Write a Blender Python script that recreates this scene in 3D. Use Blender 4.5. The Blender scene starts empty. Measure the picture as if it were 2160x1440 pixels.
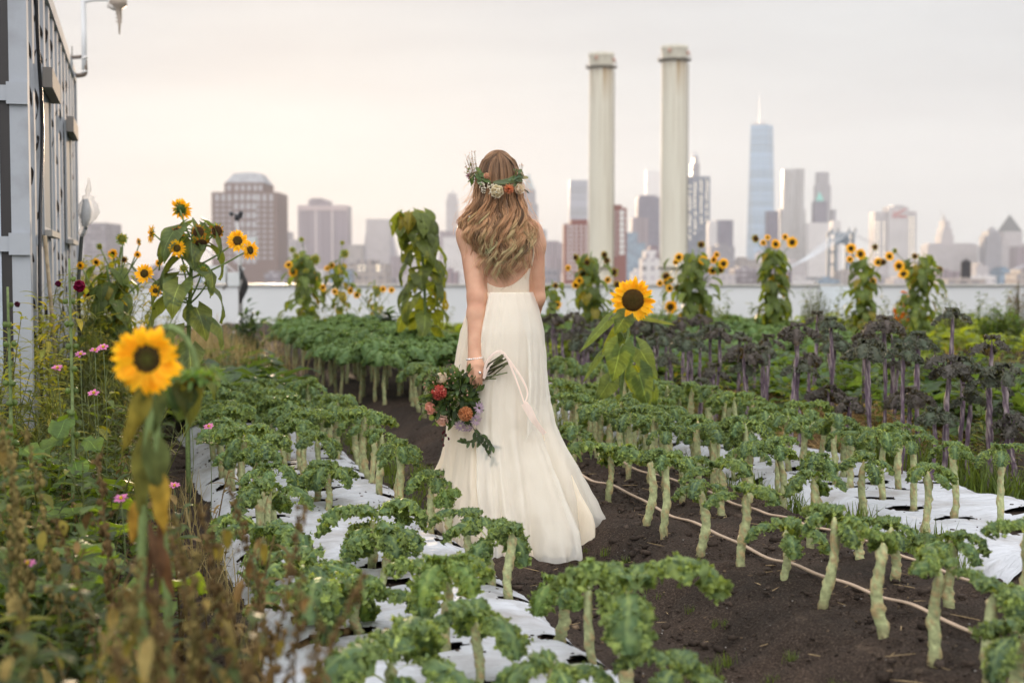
import bpy, math, random
import numpy as np
from mathutils import Vector, Matrix, noise as mnoise
R = math.radians
PI = math.pi
scene = bpy.context.scene
COL = scene.collection

# ---------------------------------------------------------------- camera
PITCH = math.atan(155/3000)
cam_d = bpy.data.cameras.new('camera'); cam = bpy.data.objects.new('camera', cam_d); COL.objects.link(cam)
cam.location = (0, 0, 1.2); cam.rotation_euler = (R(90)-PITCH, 0, 0)
cam_d.lens = 50; cam_d.sensor_width = 36; cam_d.clip_start = .05; cam_d.clip_end = 40000
cam_d.dof.use_dof = True; cam_d.dof.focus_distance = 6.0; cam_d.dof.aperture_fstop = 2.6; cam_d.dof.aperture_blades = 0
scene.camera = cam

# ---------------------------------------------------------------- sky, sun, exposure
SUN_EL, SUN_AZ = R(5.5), R(-9.3)            # azimuth from +Y towards +X
w = bpy.data.worlds.new('World'); scene.world = w; w.use_nodes = True
nt = w.node_tree; N = nt.nodes; L = nt.links
for n in list(N): N.remove(n)
out = N.new('ShaderNodeOutputWorld')
sky = N.new('ShaderNodeTexSky'); sky.sky_type = 'NISHITA'; sky.sun_disc = False
sky.sun_elevation = SUN_EL; sky.sun_rotation = SUN_AZ; sky.air_density = 1.0; sky.dust_density = 2.2; sky.ozone_density = 1.0
bg1 = N.new('ShaderNodeBackground'); bg1.inputs[1].default_value = 0.05
L.new(sky.outputs[0], bg1.inputs[0])
# thin bright overcast veil of high cloud over the clear sky
tc = N.new('ShaderNodeTexCoord'); sep = N.new('ShaderNodeSeparateXYZ'); L.new(tc.outputs['Generated'], sep.inputs[0])
mp = N.new('ShaderNodeMapping'); mp.inputs['Scale'].default_value = (2.2, 2.2, 14); mp.inputs['Rotation'].default_value = (0, R(-9), 0)
L.new(tc.outputs['Generated'], mp.inputs[0])
nz = N.new('ShaderNodeTexNoise'); nz.inputs['Scale'].default_value = 1.6; nz.inputs['Detail'].default_value = 4; L.new(mp.outputs[0], nz.inputs['Vector'])
rampz = N.new('ShaderNodeValToRGB')          # by height: warm low air to white to pale blue overhead
e = rampz.color_ramp.elements
e[0].position = 0.0; e[0].color = (.645, .665, .67, 1)
e[1].position = 1.0; e[1].color = (1.50, 1.49, 1.50, 1)
for p, c in ((.06, (.65, .675, .69, 1)), (.16, (.685, .71, .73, 1)), (.26, (.72, .74, .78, 1)), (.42, (1.22, 1.20, 1.18, 1)), (.6, (1.49, 1.47, 1.47, 1))):
    q = e.new(p); q.color = c
L.new(sep.outputs['Z'], rampz.inputs[0])
rampc = N.new('ShaderNodeValToRGB'); rampc.color_ramp.elements[0].position = .35; rampc.color_ramp.elements[1].position = .7
rampc.color_ramp.elements[0].color = (.86, .855, .875, 1); rampc.color_ramp.elements[1].color = (1.02, 1.02, 1.02, 1)
L.new(nz.outputs['Fac'], rampc.inputs[0])
mulc = N.new('ShaderNodeMix'); mulc.data_type = 'RGBA'; mulc.blend_type = 'MULTIPLY'; mulc.inputs[0].default_value = 1
L.new(rampz.outputs[0], mulc.inputs[6]); L.new(rampc.outputs[0], mulc.inputs[7])
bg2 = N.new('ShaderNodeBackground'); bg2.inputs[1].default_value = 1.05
# unseen sky opposite the sun, brightened as added fill on camera-facing surfaces
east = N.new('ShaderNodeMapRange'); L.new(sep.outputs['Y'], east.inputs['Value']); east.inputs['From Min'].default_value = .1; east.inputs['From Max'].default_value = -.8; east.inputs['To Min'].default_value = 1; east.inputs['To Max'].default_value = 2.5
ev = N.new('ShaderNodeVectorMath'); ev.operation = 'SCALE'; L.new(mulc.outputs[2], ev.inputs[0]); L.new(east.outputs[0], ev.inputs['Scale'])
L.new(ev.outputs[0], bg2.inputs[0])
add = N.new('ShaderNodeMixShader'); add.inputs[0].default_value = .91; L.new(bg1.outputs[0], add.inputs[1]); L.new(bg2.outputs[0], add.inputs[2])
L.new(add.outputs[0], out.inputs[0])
sun_d = bpy.data.lights.new('sun', 'SUN'); sun = bpy.data.objects.new('sun', sun_d); COL.objects.link(sun)
sun_d.energy = 5.0; sun_d.angle = R(0.6); sun_d.color = (1, .74, .50)
sun_dir = Vector((math.sin(SUN_AZ)*math.cos(SUN_EL), math.cos(SUN_AZ)*math.cos(SUN_EL), math.sin(SUN_EL)))
sun.rotation_euler = sun_dir.to_track_quat('Z', 'Y').to_euler()
sun.location = (-6, 30, 8)
vs = scene.view_settings; vs.view_transform = 'Standard'; vs.look = 'None'; vs.exposure = 0; vs.gamma = 1; vs.use_curve_mapping = False
cy = scene.cycles; cy.max_bounces = 8; cy.diffuse_bounces = 4; cy.glossy_bounces = 3; cy.transmission_bounces = 5; cy.transparent_max_bounces = 12
cy.volume_bounces = 1; cy.sample_clamp_indirect = 6
cy.use_denoising = True

# ---------------------------------------------------------------- layout frames
def at(px, py, Y):
    """a point seen at that place of the photograph, at distance Y along the view"""
    dx = (px-1080)/3000; dy = (720-py)/3000
    d = Vector((dx, math.cos(PITCH)+dy*math.sin(PITCH), -math.sin(PITCH)+dy*math.cos(PITCH)))
    return Vector((0, 0, 1.2)) + d*(Y/d.y)
def on_ground(px, py, z=0.0):
    dx = (px-1080)/3000; dy = (720-py)/3000
    d = Vector((dx, math.cos(PITCH)+dy*math.sin(PITCH), -math.sin(PITCH)+dy*math.cos(PITCH)))
    return Vector((0, 0, 1.2)) + d*((z-1.2)/d.z)
BA = math.atan(830/3000)
EU = Vector((-math.sin(BA), math.cos(BA), 0)); EV = Vector((math.cos(BA), math.sin(BA), 0))
def W(u, v, z=0): return EU*u + EV*v + Vector((0, 0, z))
def UV(p): return p.dot(EU), p.dot(EV)
def sstep(a, b, x):
    t = np.clip((x-a)/(b-a), 0, 1); return t*t*(3-2*t)
def zg(u, v):
    """ground height by bed coordinates (arrays or scalars)"""
    u = np.asarray(u, float); v = np.asarray(v, float)
    z = .075*sstep(.36, .56, v)*(1-sstep(1.22, 1.44, v))
    z = z + .135*sstep(1.74, 2.08, v)*(1-sstep(2.8, 3.08, v))
    z = z + .085*sstep(3.16, 3.36, v)*(1-sstep(4.05, 4.3, v))
    z = z + .06*sstep(4.5, 5.2, v)
    z = z + .05*(1-sstep(-.3, .3, v))
    z = z + .006*np.sin(u*3.1+v*2.3) + .005*np.sin(u*7.3-v*5.1) + .004*np.sin(u*13.7+v*9.9)
    return z
def gz(p):
    u, v = UV(p); return float(zg(u, v))

# ---------------------------------------------------------------- object helpers
def tag(o, label=None, cat=None, group=None, kind=None):
    if label: o['label'] = label
    if cat: o['category'] = cat
    if group: o['group'] = group
    if kind: o['kind'] = kind
    return o
def thing(name, label, cat, loc=(0, 0, 0), rz=0, group=None):
    o = bpy.data.objects.new(name, None); COL.objects.link(o); o.location = loc; o.rotation_euler = (0, 0, rz)
    o.empty_display_size = .1
    return tag(o, label, cat, group)
def child(name, me, parent):
    o = bpy.data.objects.new(name, me); COL.objects.link(o); o.parent = parent; return o
def copy_tree(o, parent=None):
    c = o.copy(); COL.objects.link(c)
    if parent is not None: c.parent = parent
    for ch in [x for x in o.children]: copy_tree(ch, c)
    return c

class MB:
    """collects geometry for ONE mesh"""
    def __init__(s): s.v = []; s.f = []; s.c = []; s.l = []; s.m = []; s.n = 0
    def add(s, v, f, col=(.5, .5, .5), luv=None, mi=0):
        v = np.asarray(v, float).reshape(-1, 3); n = len(v)
        c = np.asarray(col, float)
        if c.ndim == 1: c = np.tile(c, (n, 1))
        l = np.tile(np.array([0., .5]), (n, 1)) if luv is None else np.asarray(luv, float)
        s.v.append(v); s.c.append(c); s.l.append(l)
        if isinstance(f, np.ndarray): f = [f]
        for a in f:
            a = np.asarray(a, int)
            if len(a): s.f.append(a+s.n); s.m.append(np.full(len(a), mi))
        s.n += n
        return s
    def geo(s):
        return dict(v=np.concatenate(s.v), f=s.f, c=np.concatenate(s.c), l=np.concatenate(s.l))
    def inst(s, g, M, cmul=1.0, mi=0):
        M = np.array(M)
        return s.add(g['v'] @ M[:3, :3].T + M[:3, 3], g['f'], g['c']*cmul, g['l'], mi)
    def mesh(s, name, mats, smooth=True):
        me = bpy.data.meshes.new(name)
        V = np.concatenate(s.v); me.vertices.add(len(V)); me.vertices.foreach_set('co', V.ravel())
        li = np.concatenate([a.ravel() for a in s.f]); sizes = np.concatenate([np.full(len(a), a.shape[1]) for a in s.f])
        me.loops.add(len(li)); me.loops.foreach_set('vertex_index', li.astype(np.int32))
        me.polygons.add(len(sizes)); st = np.concatenate([[0], np.cumsum(sizes)[:-1]])
        me.polygons.foreach_set('loop_start', st.astype(np.int32))
        me.polygons.foreach_set('material_index', np.concatenate(s.m).astype(np.int32))
        me.polygons.foreach_set('use_smooth', np.full(len(sizes), smooth))
        a = me.attributes.new('col', 'FLOAT_COLOR', 'POINT')
        a.data.foreach_set('color', np.concatenate([np.concatenate(s.c), np.ones((len(V), 1))], 1).ravel().astype(np.float32))
        a = me.attributes.new('luv', 'FLOAT2', 'POINT'); a.data.foreach_set('vector', np.concatenate(s.l).ravel().astype(np.float32))
        for m in (mats if isinstance(mats, (list, tuple)) else [mats]): me.materials.append(m)
        me.update(calc_edges=True); me.validate()
        return me
    def build(s, name, mats, parent=None, smooth=True):
        return child(name, s.mesh(name, mats, smooth), parent)

def grid_faces(nu, nv, wrap=False):
    i = np.arange(nu)[:, None]; m = nv if wrap else nv+1
    j = np.arange(nv)[None, :]
    a = i*m+j; b = i*m+(j+1) % m; c = (i+1)*m+(j+1) % m; d = (i+1)*m+j
    return np.stack([a, b, c, d], -1).reshape(-1, 4)
def norm(a): return a/np.maximum(np.linalg.norm(a, axis=-1, keepdims=True), 1e-9)
def tube_geo(P, rad, sides=6, cap=True):
    P = np.asarray(P, float); n = len(P); rad = np.broadcast_to(np.asarray(rad, float), (n,))
    T = np.gradient(P, axis=0); T = norm(T)
    up = np.array([0, 0, 1.]) if abs(T[:, 2]).mean() < .8 else np.array([1., 0, 0])
    X = norm(np.cross(T, up)); Y = np.cross(X, T)
    a = np.arange(sides)/sides*2*PI
    V = P[:, None] + rad[:, None, None]*(np.cos(a)[None, :, None]*X[:, None]+np.sin(a)[None, :, None]*Y[:, None])
    F = [grid_faces(n-1, sides, True)]
    V = V.reshape(-1, 3)
    if cap:
        V = np.concatenate([V, P[:1], P[-1:]]); k = np.arange(sides)
        F.append(np.stack([np.full(sides, n*sides), (k+1) % sides, k], 1))
        o = (n-1)*sides
        F.append(np.stack([np.full(sides, n*sides+1), o+k, o+(k+1) % sides], 1))
    return V, F
def add_tube(mb, P, rad, sides=6, col=(.5, .5, .5), mi=0):
    V, F = tube_geo(P, rad, sides); c = np.asarray(col, float)
    if c.ndim == 2:
        c = np.concatenate([np.repeat(c, sides, 0), c[:1], c[-1:]])
    mb.add(V, F, c, None, mi)
def add_box(mb, lo, hi, col=(.5, .5, .5), mi=0, M=None, luv_m=False):
    lo = np.array(lo, float); hi = np.array(hi, float)
    V = []; F = []; Lu = []
    def q(a, b, c, d, w_, h_):
        k = len(V); V.extend([a, b, c, d]); F.append([k, k+1, k+2, k+3]); Lu.extend([(0, 0), (w_, 0), (w_, h_), (0, h_)])
    x0, y0, z0 = lo; x1, y1, z1 = hi; dx, dy, dz = hi-lo
    q((x0, y0, z0), (x1, y0, z0), (x1, y0, z1), (x0, y0, z1), dx, dz)
    q((x1, y0, z0), (x1, y1, z0), (x1, y1, z1), (x1, y0, z1), dy, dz)
    q((x1, y1, z0), (x0, y1, z0), (x0, y1, z1), (x1, y1, z1), dx, dz)
    q((x0, y1, z0), (x0, y0, z0), (x0, y0, z1), (x0, y1, z1), dy, dz)
    q((x0, y0, z1), (x1, y0, z1), (x1, y1, z1), (x0, y1, z1), dx, -1)
    q((x0, y1, z0), (x1, y1, z0), (x1, y0, z0), (x0, y0, z0), dx, -1)
    V = np.array(V, float)
    if M is not None: M = np.array(M); V = V @ M[:3, :3].T + M[:3, 3]
    mb.add(V, np.array(F), col, np.array(Lu), mi)
def frame(pos, d, up=(0, 0, 1), s=1.0):
    """matrix with local Y along d, local Z near up"""
    d = np.asarray(d, float); d = d/np.linalg.norm(d); up = np.asarray(up, float)
    x = np.cross(d, up); nx = np.linalg.norm(x)
    if nx < 1e-4: x = np.cross(d, np.array([1., 0, 0])); nx = np.linalg.norm(x)
    x /= nx; z = np.cross(x, d)
    M = np.eye(4); M[:3, 0] = x*s; M[:3, 1] = d*s; M[:3, 2] = z*s; M[:3, 3] = np.asarray(pos, float)
    return M
def spline(pts, n):
    pts = np.asarray(pts, float); k = len(pts)
    t = np.linspace(0, k-1, n); i = np.clip(t.astype(int), 0, k-2); f = (t-i)[:, None]
    P = np.concatenate([2*pts[:1]-pts[1:2], pts, 2*pts[-1:]-pts[-2:-1]])
    p0, p1, p2, p3 = P[i], P[i+1], P[i+2], P[i+3]
    return .5*((2*p1)+(-p0+p2)*f+(2*p0-5*p1+4*p2-p3)*f**2+(-p0+3*p1-3*p2+p3)*f**3)
def vnoise(P, scale, seed=0):
    return np.array([mnoise.noise(Vector(p)*scale+Vector((seed*7.3, seed*3.1, seed*1.7))) for p in P])

# ---------------------------------------------------------------- materials
def newmat(name):
    m = bpy.data.materials.new(name); m.use_nodes = True
    n = m.node_tree.nodes; n.clear(); o = n.new('ShaderNodeOutputMaterial')
    return m, n, m.node_tree.links, o
def bump(n, l, scale, strength, dist=.01, detail=4, coord=None, kind='noise'):
    t = n.new('ShaderNodeTexNoise') if kind == 'noise' else n.new('ShaderNodeTexVoronoi')
    t.inputs['Scale'].default_value = scale
    if kind == 'noise': t.inputs['Detail'].default_value = detail
    if coord is not None: l.new(coord, t.inputs['Vector'])
    b = n.new('ShaderNodeBump'); b.inputs['Strength'].default_value = strength; b.inputs['Distance'].default_value = dist
    l.new(t.outputs[0], b.inputs['Height']); return b, t
def colmat(name, rough=.55, trans=0.0, spec=.3, nscale=30, namt=.25, bumps=(0, 0), veins=0.0, tcol=(1.25, 1.3, .55), sheen=0):
    """surface whose own colour is the 'col' attribute, mottled by noise; trans = share of light let through"""
    m, n, l, o = newmat(name)
    at_ = n.new('ShaderNodeAttribute'); at_.attribute_name = 'col'
    co = n.new('ShaderNodeTexCoord')
    nz = n.new('ShaderNodeTexNoise'); nz.inputs['Scale'].default_value = nscale; nz.inputs['Detail'].default_value = 3
    l.new(co.outputs['Object'], nz.inputs['Vector'])
    mr = n.new('ShaderNodeMapRange'); mr.inputs['From Min'].default_value = .25; mr.inputs['From Max'].default_value = .75
    mr.inputs['To Min'].default_value = 1-namt; mr.inputs['To Max'].default_value = 1+namt
    l.new(nz.outputs['Fac'], mr.inputs['Value'])
    vm = n.new('ShaderNodeVectorMath'); vm.operation = 'SCALE'; l.new(at_.outputs['Color'], vm.inputs[0]); l.new(mr.outputs[0], vm.inputs['Scale'])
    colout = vm.outputs[0]
    if veins:
        lu = n.new('ShaderNodeAttribute'); lu.attribute_name = 'luv'
        sx = n.new('ShaderNodeSeparateXYZ'); l.new(lu.outputs['Vector'], sx.inputs[0])
        ab = n.new('ShaderNodeMath'); ab.operation = 'ABSOLUTE'; l.new(sx.outputs['Y'], ab.inputs[0])
        ma = n.new('ShaderNodeMath'); ma.operation = 'MULTIPLY_ADD'; l.new(ab.outputs[0], ma.inputs[0]); ma.inputs[1].default_value = -.28; l.new(sx.outputs['X'], ma.inputs[2])
        mu = n.new('ShaderNodeMath'); mu.operation = 'MULTIPLY'; l.new(ma.outputs[0], mu.inputs[0]); mu.inputs[1].default_value = 8
        pp = n.new('ShaderNodeMath'); pp.operation = 'PINGPONG'; l.new(mu.outputs[0], pp.inputs[0]); pp.inputs[1].default_value = .5
        m1 = n.new('ShaderNodeMapRange'); l.new(pp.outputs[0], m1.inputs['Value']); m1.inputs['From Min'].default_value = .06; m1.inputs['From Max'].default_value = .0; m1.inputs['To Max'].default_value = .55
        m2 = n.new('ShaderNodeMapRange'); l.new(ab.outputs[0], m2.inputs['Value']); m2.inputs['From Min'].default_value = .045; m2.inputs['From Max'].default_value = .015
        mx = n.new('ShaderNodeMath'); mx.operation = 'MAXIMUM'; l.new(m1.outputs[0], mx.inputs[0]); l.new(m2.outputs[0], mx.inputs[1])
        sc = n.new('ShaderNodeMath'); sc.operation = 'MULTIPLY_ADD'; l.new(mx.outputs[0], sc.inputs[0]); sc.inputs[1].default_value = veins; sc.inputs[2].default_value = 1
        vv = n.new('ShaderNodeVectorMath'); vv.operation = 'SCALE'; l.new(colout, vv.inputs[0]); l.new(sc.outputs[0], vv.inputs['Scale']); colout = vv.outputs[0]
    p = n.new('ShaderNodeBsdfPrincipled'); l.new(colout, p.inputs['Base Color']); p.inputs['Roughness'].default_value = rough
    p.inputs['Specular IOR Level'].default_value = spec
    if sheen: p.inputs['Sheen Weight'].default_value = sheen
    if bumps[1]:
        b, t = bump(n, l, bumps[0], bumps[1], .004, coord=co.outputs['Object']); l.new(b.outputs[0], p.inputs['Normal'])
    if trans:
        tr = n.new('ShaderNodeBsdfTranslucent')
        tv = n.new('ShaderNodeVectorMath'); tv.operation = 'MULTIPLY'; l.new(colout, tv.inputs[0]); tv.inputs[1].default_value = tcol
        l.new(tv.outputs[0], tr.inputs[0])
        mix = n.new('ShaderNodeMixShader'); mix.inputs[0].default_value = trans
        l.new(p.outputs[0], mix.inputs[1]); l.new(tr.outputs[0], mix.inputs[2]); l.new(mix.outputs[0], o.inputs[0])
    else: l.new(p.outputs[0], o.inputs[0])
    return m
M_leaf = colmat('leaf_surface', .5, .48, .35, 22, .28, (60, .25), 1.1, (2.0, 1.8, .5))
M_kale = colmat('curly_leaf_surface', .55, .3, .3, 45, .3, (170, .6), 0, (1.9, 1.7, .5))
M_petal = colmat('petal_surface', .6, .45, .2, 40, .12, (0, 0), .0, (1.15, 1.05, .8))
M_stem = colmat('plant_stem_surface', .6, 0, .25, 70, .3, (90, .3))
M_dry = colmat('dry_plant_surface', .8, .25, .1, 40, .35, (0, 0), 0, (1.2, 1.1, .8))
M_matte = colmat('matte_painted_surface', .7, 0, .3, 6, .08, (40, .1))
M_disc = colmat('seed_disc_surface', .9, 0, .1, 160, .5, (300, 1))
M_metal = colmat('weathered_metal_surface', .45, 0, .5, 12, .2, (60, .1))
M_plastic = colmat('black_plastic_surface', .4, 0, .5, 12, .1)
M_wood = colmat('old_wood_surface', .8, 0, .2, 20, .3, (30, .4))
# ---------------------------------------------------------------- leaf and flower shapes
def leaf_geo(Lg, Wd, nu=8, nv=6, shape='lance', droop=.8, fold=.15, wave=.0, col=(.07, .13, .04), edge=None, rng=None, hole=0):
    t = np.linspace(0, 1, nu+1)[:, None]; s = np.linspace(-1, 1, nv+1)[None, :]
    if shape == 'lance': w = np.sin(PI*np.clip(t, 0, 1)**.8)**.9+.02
    elif shape == 'oval': w = np.sin(PI*np.clip(t*.97+.015, 0, 1)**.9)**.6
    elif shape == 'heart': w = np.clip((t+.02)/.2, 0, 1)**.45*(1-np.clip((t-.15)/.85, 0, 1)**1.35)+.012
    elif shape == 'round': w = np.sqrt(np.clip(1-(2*t-1)**2, 0, 1))+.02
    else: w = np.ones_like(t)
    X = s*w*Wd/2
    Yl = t*Lg+0*s
    if shape in ('heart', 'round'): Yl = Yl-(.22 if shape == 'heart' else .15)*Lg*np.abs(s)**1.6*(1-t)**3*1.6
    Z = -fold*np.abs(X)*0+fold*np.abs(s)*w*Wd/2
    if wave:
        ph = rng.uniform(0, 6, 2) if rng is not None else (0, 1)
        Z = Z+wave*Wd*np.abs(s)**2*np.sin(t*13+ph[0]+s*2)+wave*.6*Wd*np.sin(t*6+s*3+ph[1])
    # bend along the length
    a = -droop*np.clip(Yl/Lg, -.3, 1.1)*.5*1.0
    y = np.where(np.abs(a) > 1e-5, Yl*np.sinc(a/PI), Yl)*np.cos(a)
    z = np.where(np.abs(a) > 1e-5, Yl*np.sinc(a/PI), 0)*np.sin(a)
    V = np.stack([X+0*Yl, y-Z*np.sin(2*a), z+Z*np.cos(2*a)], -1).reshape(-1, 3)
    F = grid_faces(nu, nv)
    c = np.tile(np.array(col, float), (len(V), 1))
    if edge is not None:
        k = (np.abs(s)+0*t).reshape(-1, 1)**3*.7+((t+0*s).reshape(-1, 1)**5)*.3
        c = c*(1-k)+np.array(edge)*k
    luv = np.stack([t+0*s, s+0*t], -1).reshape(-1, 2)
    if hole and rng is not None:
        keep = np.ones(len(F), bool); idx = rng.choice(len(F), hole, replace=False); keep[idx] = False; F = F[keep]
    return dict(v=V, f=[F], c=c, l=luv)

def kale_leaf_geo(rng, Lg, Wd, col, rim, e0=1.0, e1=1.5, nu=22, nv=14, frill=95):
    t = np.linspace(0, 1, nu+1)
    ang = e0-(e0+e1)*t**1.05
    ds = Lg/nu
    y = np.concatenate([[0], np.cumsum(np.cos(ang[:-1])*ds)]); z = np.concatenate([[0], np.cumsum(np.sin(ang[:-1])*ds)])
    w = np.clip((t-.16)/.22, 0, 1)**.75*np.sqrt(np.clip(1-((t-.62)/.42)**2*.75, .05, 1))
    w = np.where(t > .97, w*.7, w)*Wd/2+.0045
    s = np.linspace(-1, 1, nv+1)[None, :]
    blade = np.clip((t-.14)/.12, 0, 1)[:, None]
    ph = rng.uniform(0, 6.3, 8); T = t[:, None]
    jag = 1+blade*(.16*np.sin(T*31+ph[0]+2*s)+.12*np.sin(T*57+ph[1]))*np.abs(s)
    X = s*w[:, None]*jag*(1-.22*np.abs(s)*blade)
    N0 = -.55*w[:, None]*np.abs(s)**1.7*blade      # sides hang
    ruf = blade*np.abs(s)**1.1*Wd*(.10*np.sin(T*24+ph[2]+s*3)+.085*np.sin(T*41+ph[3]-s*5)+.06*np.sin(T*67+ph[4]+s*9))
    ruf = ruf+blade*Wd*.035*np.sin(T*30+ph[5])*np.sin(s*7+ph[6])
    rn = rng.normal(0, 1, (nu+1, nv+1))
    Nn = N0+ruf+blade*rn*.0042*(.35+np.abs(s))
    X = X+blade*rng.normal(0, .0035, (nu+1, nv+1))
    along = blade*rng.normal(0, .004, (nu+1, nv+1))*np.abs(s)
    ca, sa = np.cos(ang)[:, None], np.sin(ang)[:, None]
    V = np.stack([X, y[:, None]-Nn*sa+along*ca, z[:, None]+Nn*ca+along*sa], -1).reshape(-1, 3)
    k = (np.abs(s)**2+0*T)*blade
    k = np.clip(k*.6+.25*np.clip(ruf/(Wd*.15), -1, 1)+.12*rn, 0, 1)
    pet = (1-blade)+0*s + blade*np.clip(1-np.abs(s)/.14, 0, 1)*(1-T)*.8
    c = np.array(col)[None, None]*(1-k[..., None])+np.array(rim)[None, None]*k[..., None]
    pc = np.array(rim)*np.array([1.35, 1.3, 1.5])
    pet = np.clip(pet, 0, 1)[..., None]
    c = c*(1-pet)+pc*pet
    g = dict(v=V, f=[grid_faces(nu, nv)], c=c.reshape(-1, 3), l=np.stack([T+0*s, s+0*T], -1).reshape(-1, 2))
    if frill:
        # crumpled frills crowding the blade
        mb = MB(); mb.inst(g, np.eye(4)); G = V.reshape(nu+1, nv+1, 3)
        a = np.linspace(-1, 1, 4)
        gx, gy = np.meshgrid(a, a, indexing='ij'); F = grid_faces(3, 3)
        for q in range(frill):
            i = rng.integers(int(nu*.24), nu); sj = np.sign(rng.normal())*rng.uniform(.12, 1)**.6; j = int(round((sj+1)/2*nv))
            pnt = G[i, j]; r = Wd*rng.uniform(.032, .062)
            nrm = np.array([sj*.9, -math.sin(ang[i]), math.cos(ang[i])])+rng.normal(0, .6, 3); nrm /= np.linalg.norm(nrm)
            x = np.cross(nrm, rng.normal(0, 1, 3)); x /= np.linalg.norm(x); y_ = np.cross(nrm, x)
            hgt = r*(rng.normal(0, .42, gx.shape)+.35*(gx*gx+gy*gy)*rng.choice([-1, 1]))
            P = pnt+r*.3*nrm+(r*gx)[..., None]*x+(r*gy)[..., None]*y_+hgt[..., None]*nrm+rng.normal(0, r*.18, gx.shape+(3,))
            kk = np.clip(rng.uniform(.1, .75)+.35*abs(sj)-.2, 0, 1)
            mb.add(P.reshape(-1, 3), F, (np.array(col)*(1-kk)+np.array(rim)*kk)*rng.uniform(.85, 1.15))
        g = mb.geo()
    return g

def rotz(a):
    c, s = math.cos(a), math.sin(a); return np.array([[c, -s, 0, 0], [s, c, 0, 0], [0, 0, 1, 0], [0, 0, 0, 1.]])
def trans(x, y, z): M = np.eye(4); M[:3, 3] = (x, y, z); return M
def scl(s): M = np.eye(4); M[0, 0] = M[1, 1] = M[2, 2] = s; return M
def rotx(a):
    c, s = math.cos(a), math.sin(a); return np.array([[1, 0, 0, 0], [0, c, -s, 0], [0, s, c, 0], [0, 0, 0, 1.]])
def roty(a):
    c, s = math.cos(a), math.sin(a); return np.array([[c, 0, s, 0], [0, 1, 0, 0], [-s, 0, c, 0], [0, 0, 0, 1.]])

def blob_geo(rng, r, seg=8, rings=6, col=(.5, .5, .5), rough=.15, sq=(1, 1, 1)):
    th = np.linspace(0, PI, rings+1)[:, None]; a = np.arange(seg)[None, :]/seg*2*PI
    k = 1+rough*rng.normal(0, 1, (rings+1, seg)); k[0] = k[0, 0]; k[-1] = k[-1, 0]
    V = np.stack([np.sin(th)*np.cos(a)*k*sq[0], np.sin(th)*np.sin(a)*k*sq[1], np.cos(th)*k*sq[2]], -1).reshape(-1, 3)*r
    return dict(v=V, f=[grid_faces(rings, seg, True)], c=np.tile(np.array(col, float), (len(V), 1)), l=np.tile(np.array([0, .5]), (len(V), 1)))

def flower_head_geo(rng, Rr, disc=.42, npet=20, layers=2, petal=(.85, .42, .015), petal2=(.9, .55, .03), cup=.15, ragged=.12, nu=6, width=.2):
    """petals in the XY plane about +Z"""
    mb = MB()
    for la in range(layers):
        for k in range(npet):
            a = (k+.5*la)/npet*2*PI+rng.normal(0, .07)
            if rng.random() < ragged*.4: continue
            ln = Rr*(1-disc*.85)*rng.uniform(.82, 1.08)*(1-.06*la)
            c = np.array(petal)*(1-.5*rng.random())+np.array(petal2)*.5*rng.random()
            c = np.array(petal)+(np.array(petal2)-np.array(petal))*rng.random()
            g = leaf_geo(ln, Rr*width*rng.uniform(.8, 1.2), nu, 2, 'lance', rng.normal(.3, .35), .25, 0, c, np.array(petal2), rng)
            tw = rng.normal(0, .25)
            M = rotz(a) @ trans(0, Rr*disc*.82, .004*la) @ rotx(cup+.18*la+rng.normal(0, .12)) @ roty(tw)
            mb.inst(g, M)
    return mb
def disc_geo(rng, r, dome=.35, col=(.045, .028, .008), mid=(.07, .06, .012), seg=28, rings=9):
    q = np.linspace(0, 1, rings+1)[:, None]; a = np.arange(seg)[None, :]/seg*2*PI
    rr = r*q*(1+0*a); h = dome*r*np.sqrt(np.clip(1-q**2*.92, 0, 1))+rng.normal(0, r*.02, (rings+1, seg))*(q > 0)
    V = np.stack([rr*np.cos(a), rr*np.sin(a), h], -1).reshape(-1, 3)
    k = ((1-q)**1.5+0*a).reshape(-1, 1)
    return dict(v=V, f=[grid_faces(rings, seg, True)], c=np.array(col)*(1-k)+np.array(mid)*k, l=np.tile(np.array([0, .5]), (len(V), 1)))
def sepal_geo(rng, r, n=16, col=(.11, .19, .05)):
    mb = MB()
    bl = blob_geo(rng, r*.62, 14, 6, col, .03, (1, 1, .34)); M = trans(0, 0, -r*.12); mb.inst(bl, M)
    for la in range(2):
        for k in range(n):
            g = leaf_geo(r*rng.uniform(.5, .75), r*.2, 4, 2, 'lance', rng.normal(.3, .4), .2, 0, np.array(col)*rng.uniform(.7, 1.3), None, rng)
            mb.inst(g, rotz((k+.5*la)/n*2*PI+rng.normal(0, .1)) @ trans(0, r*.5, -r*.12) @ rotx(-.25+.25*la+rng.normal(0, .2)))
    return mb.geo()

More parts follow.
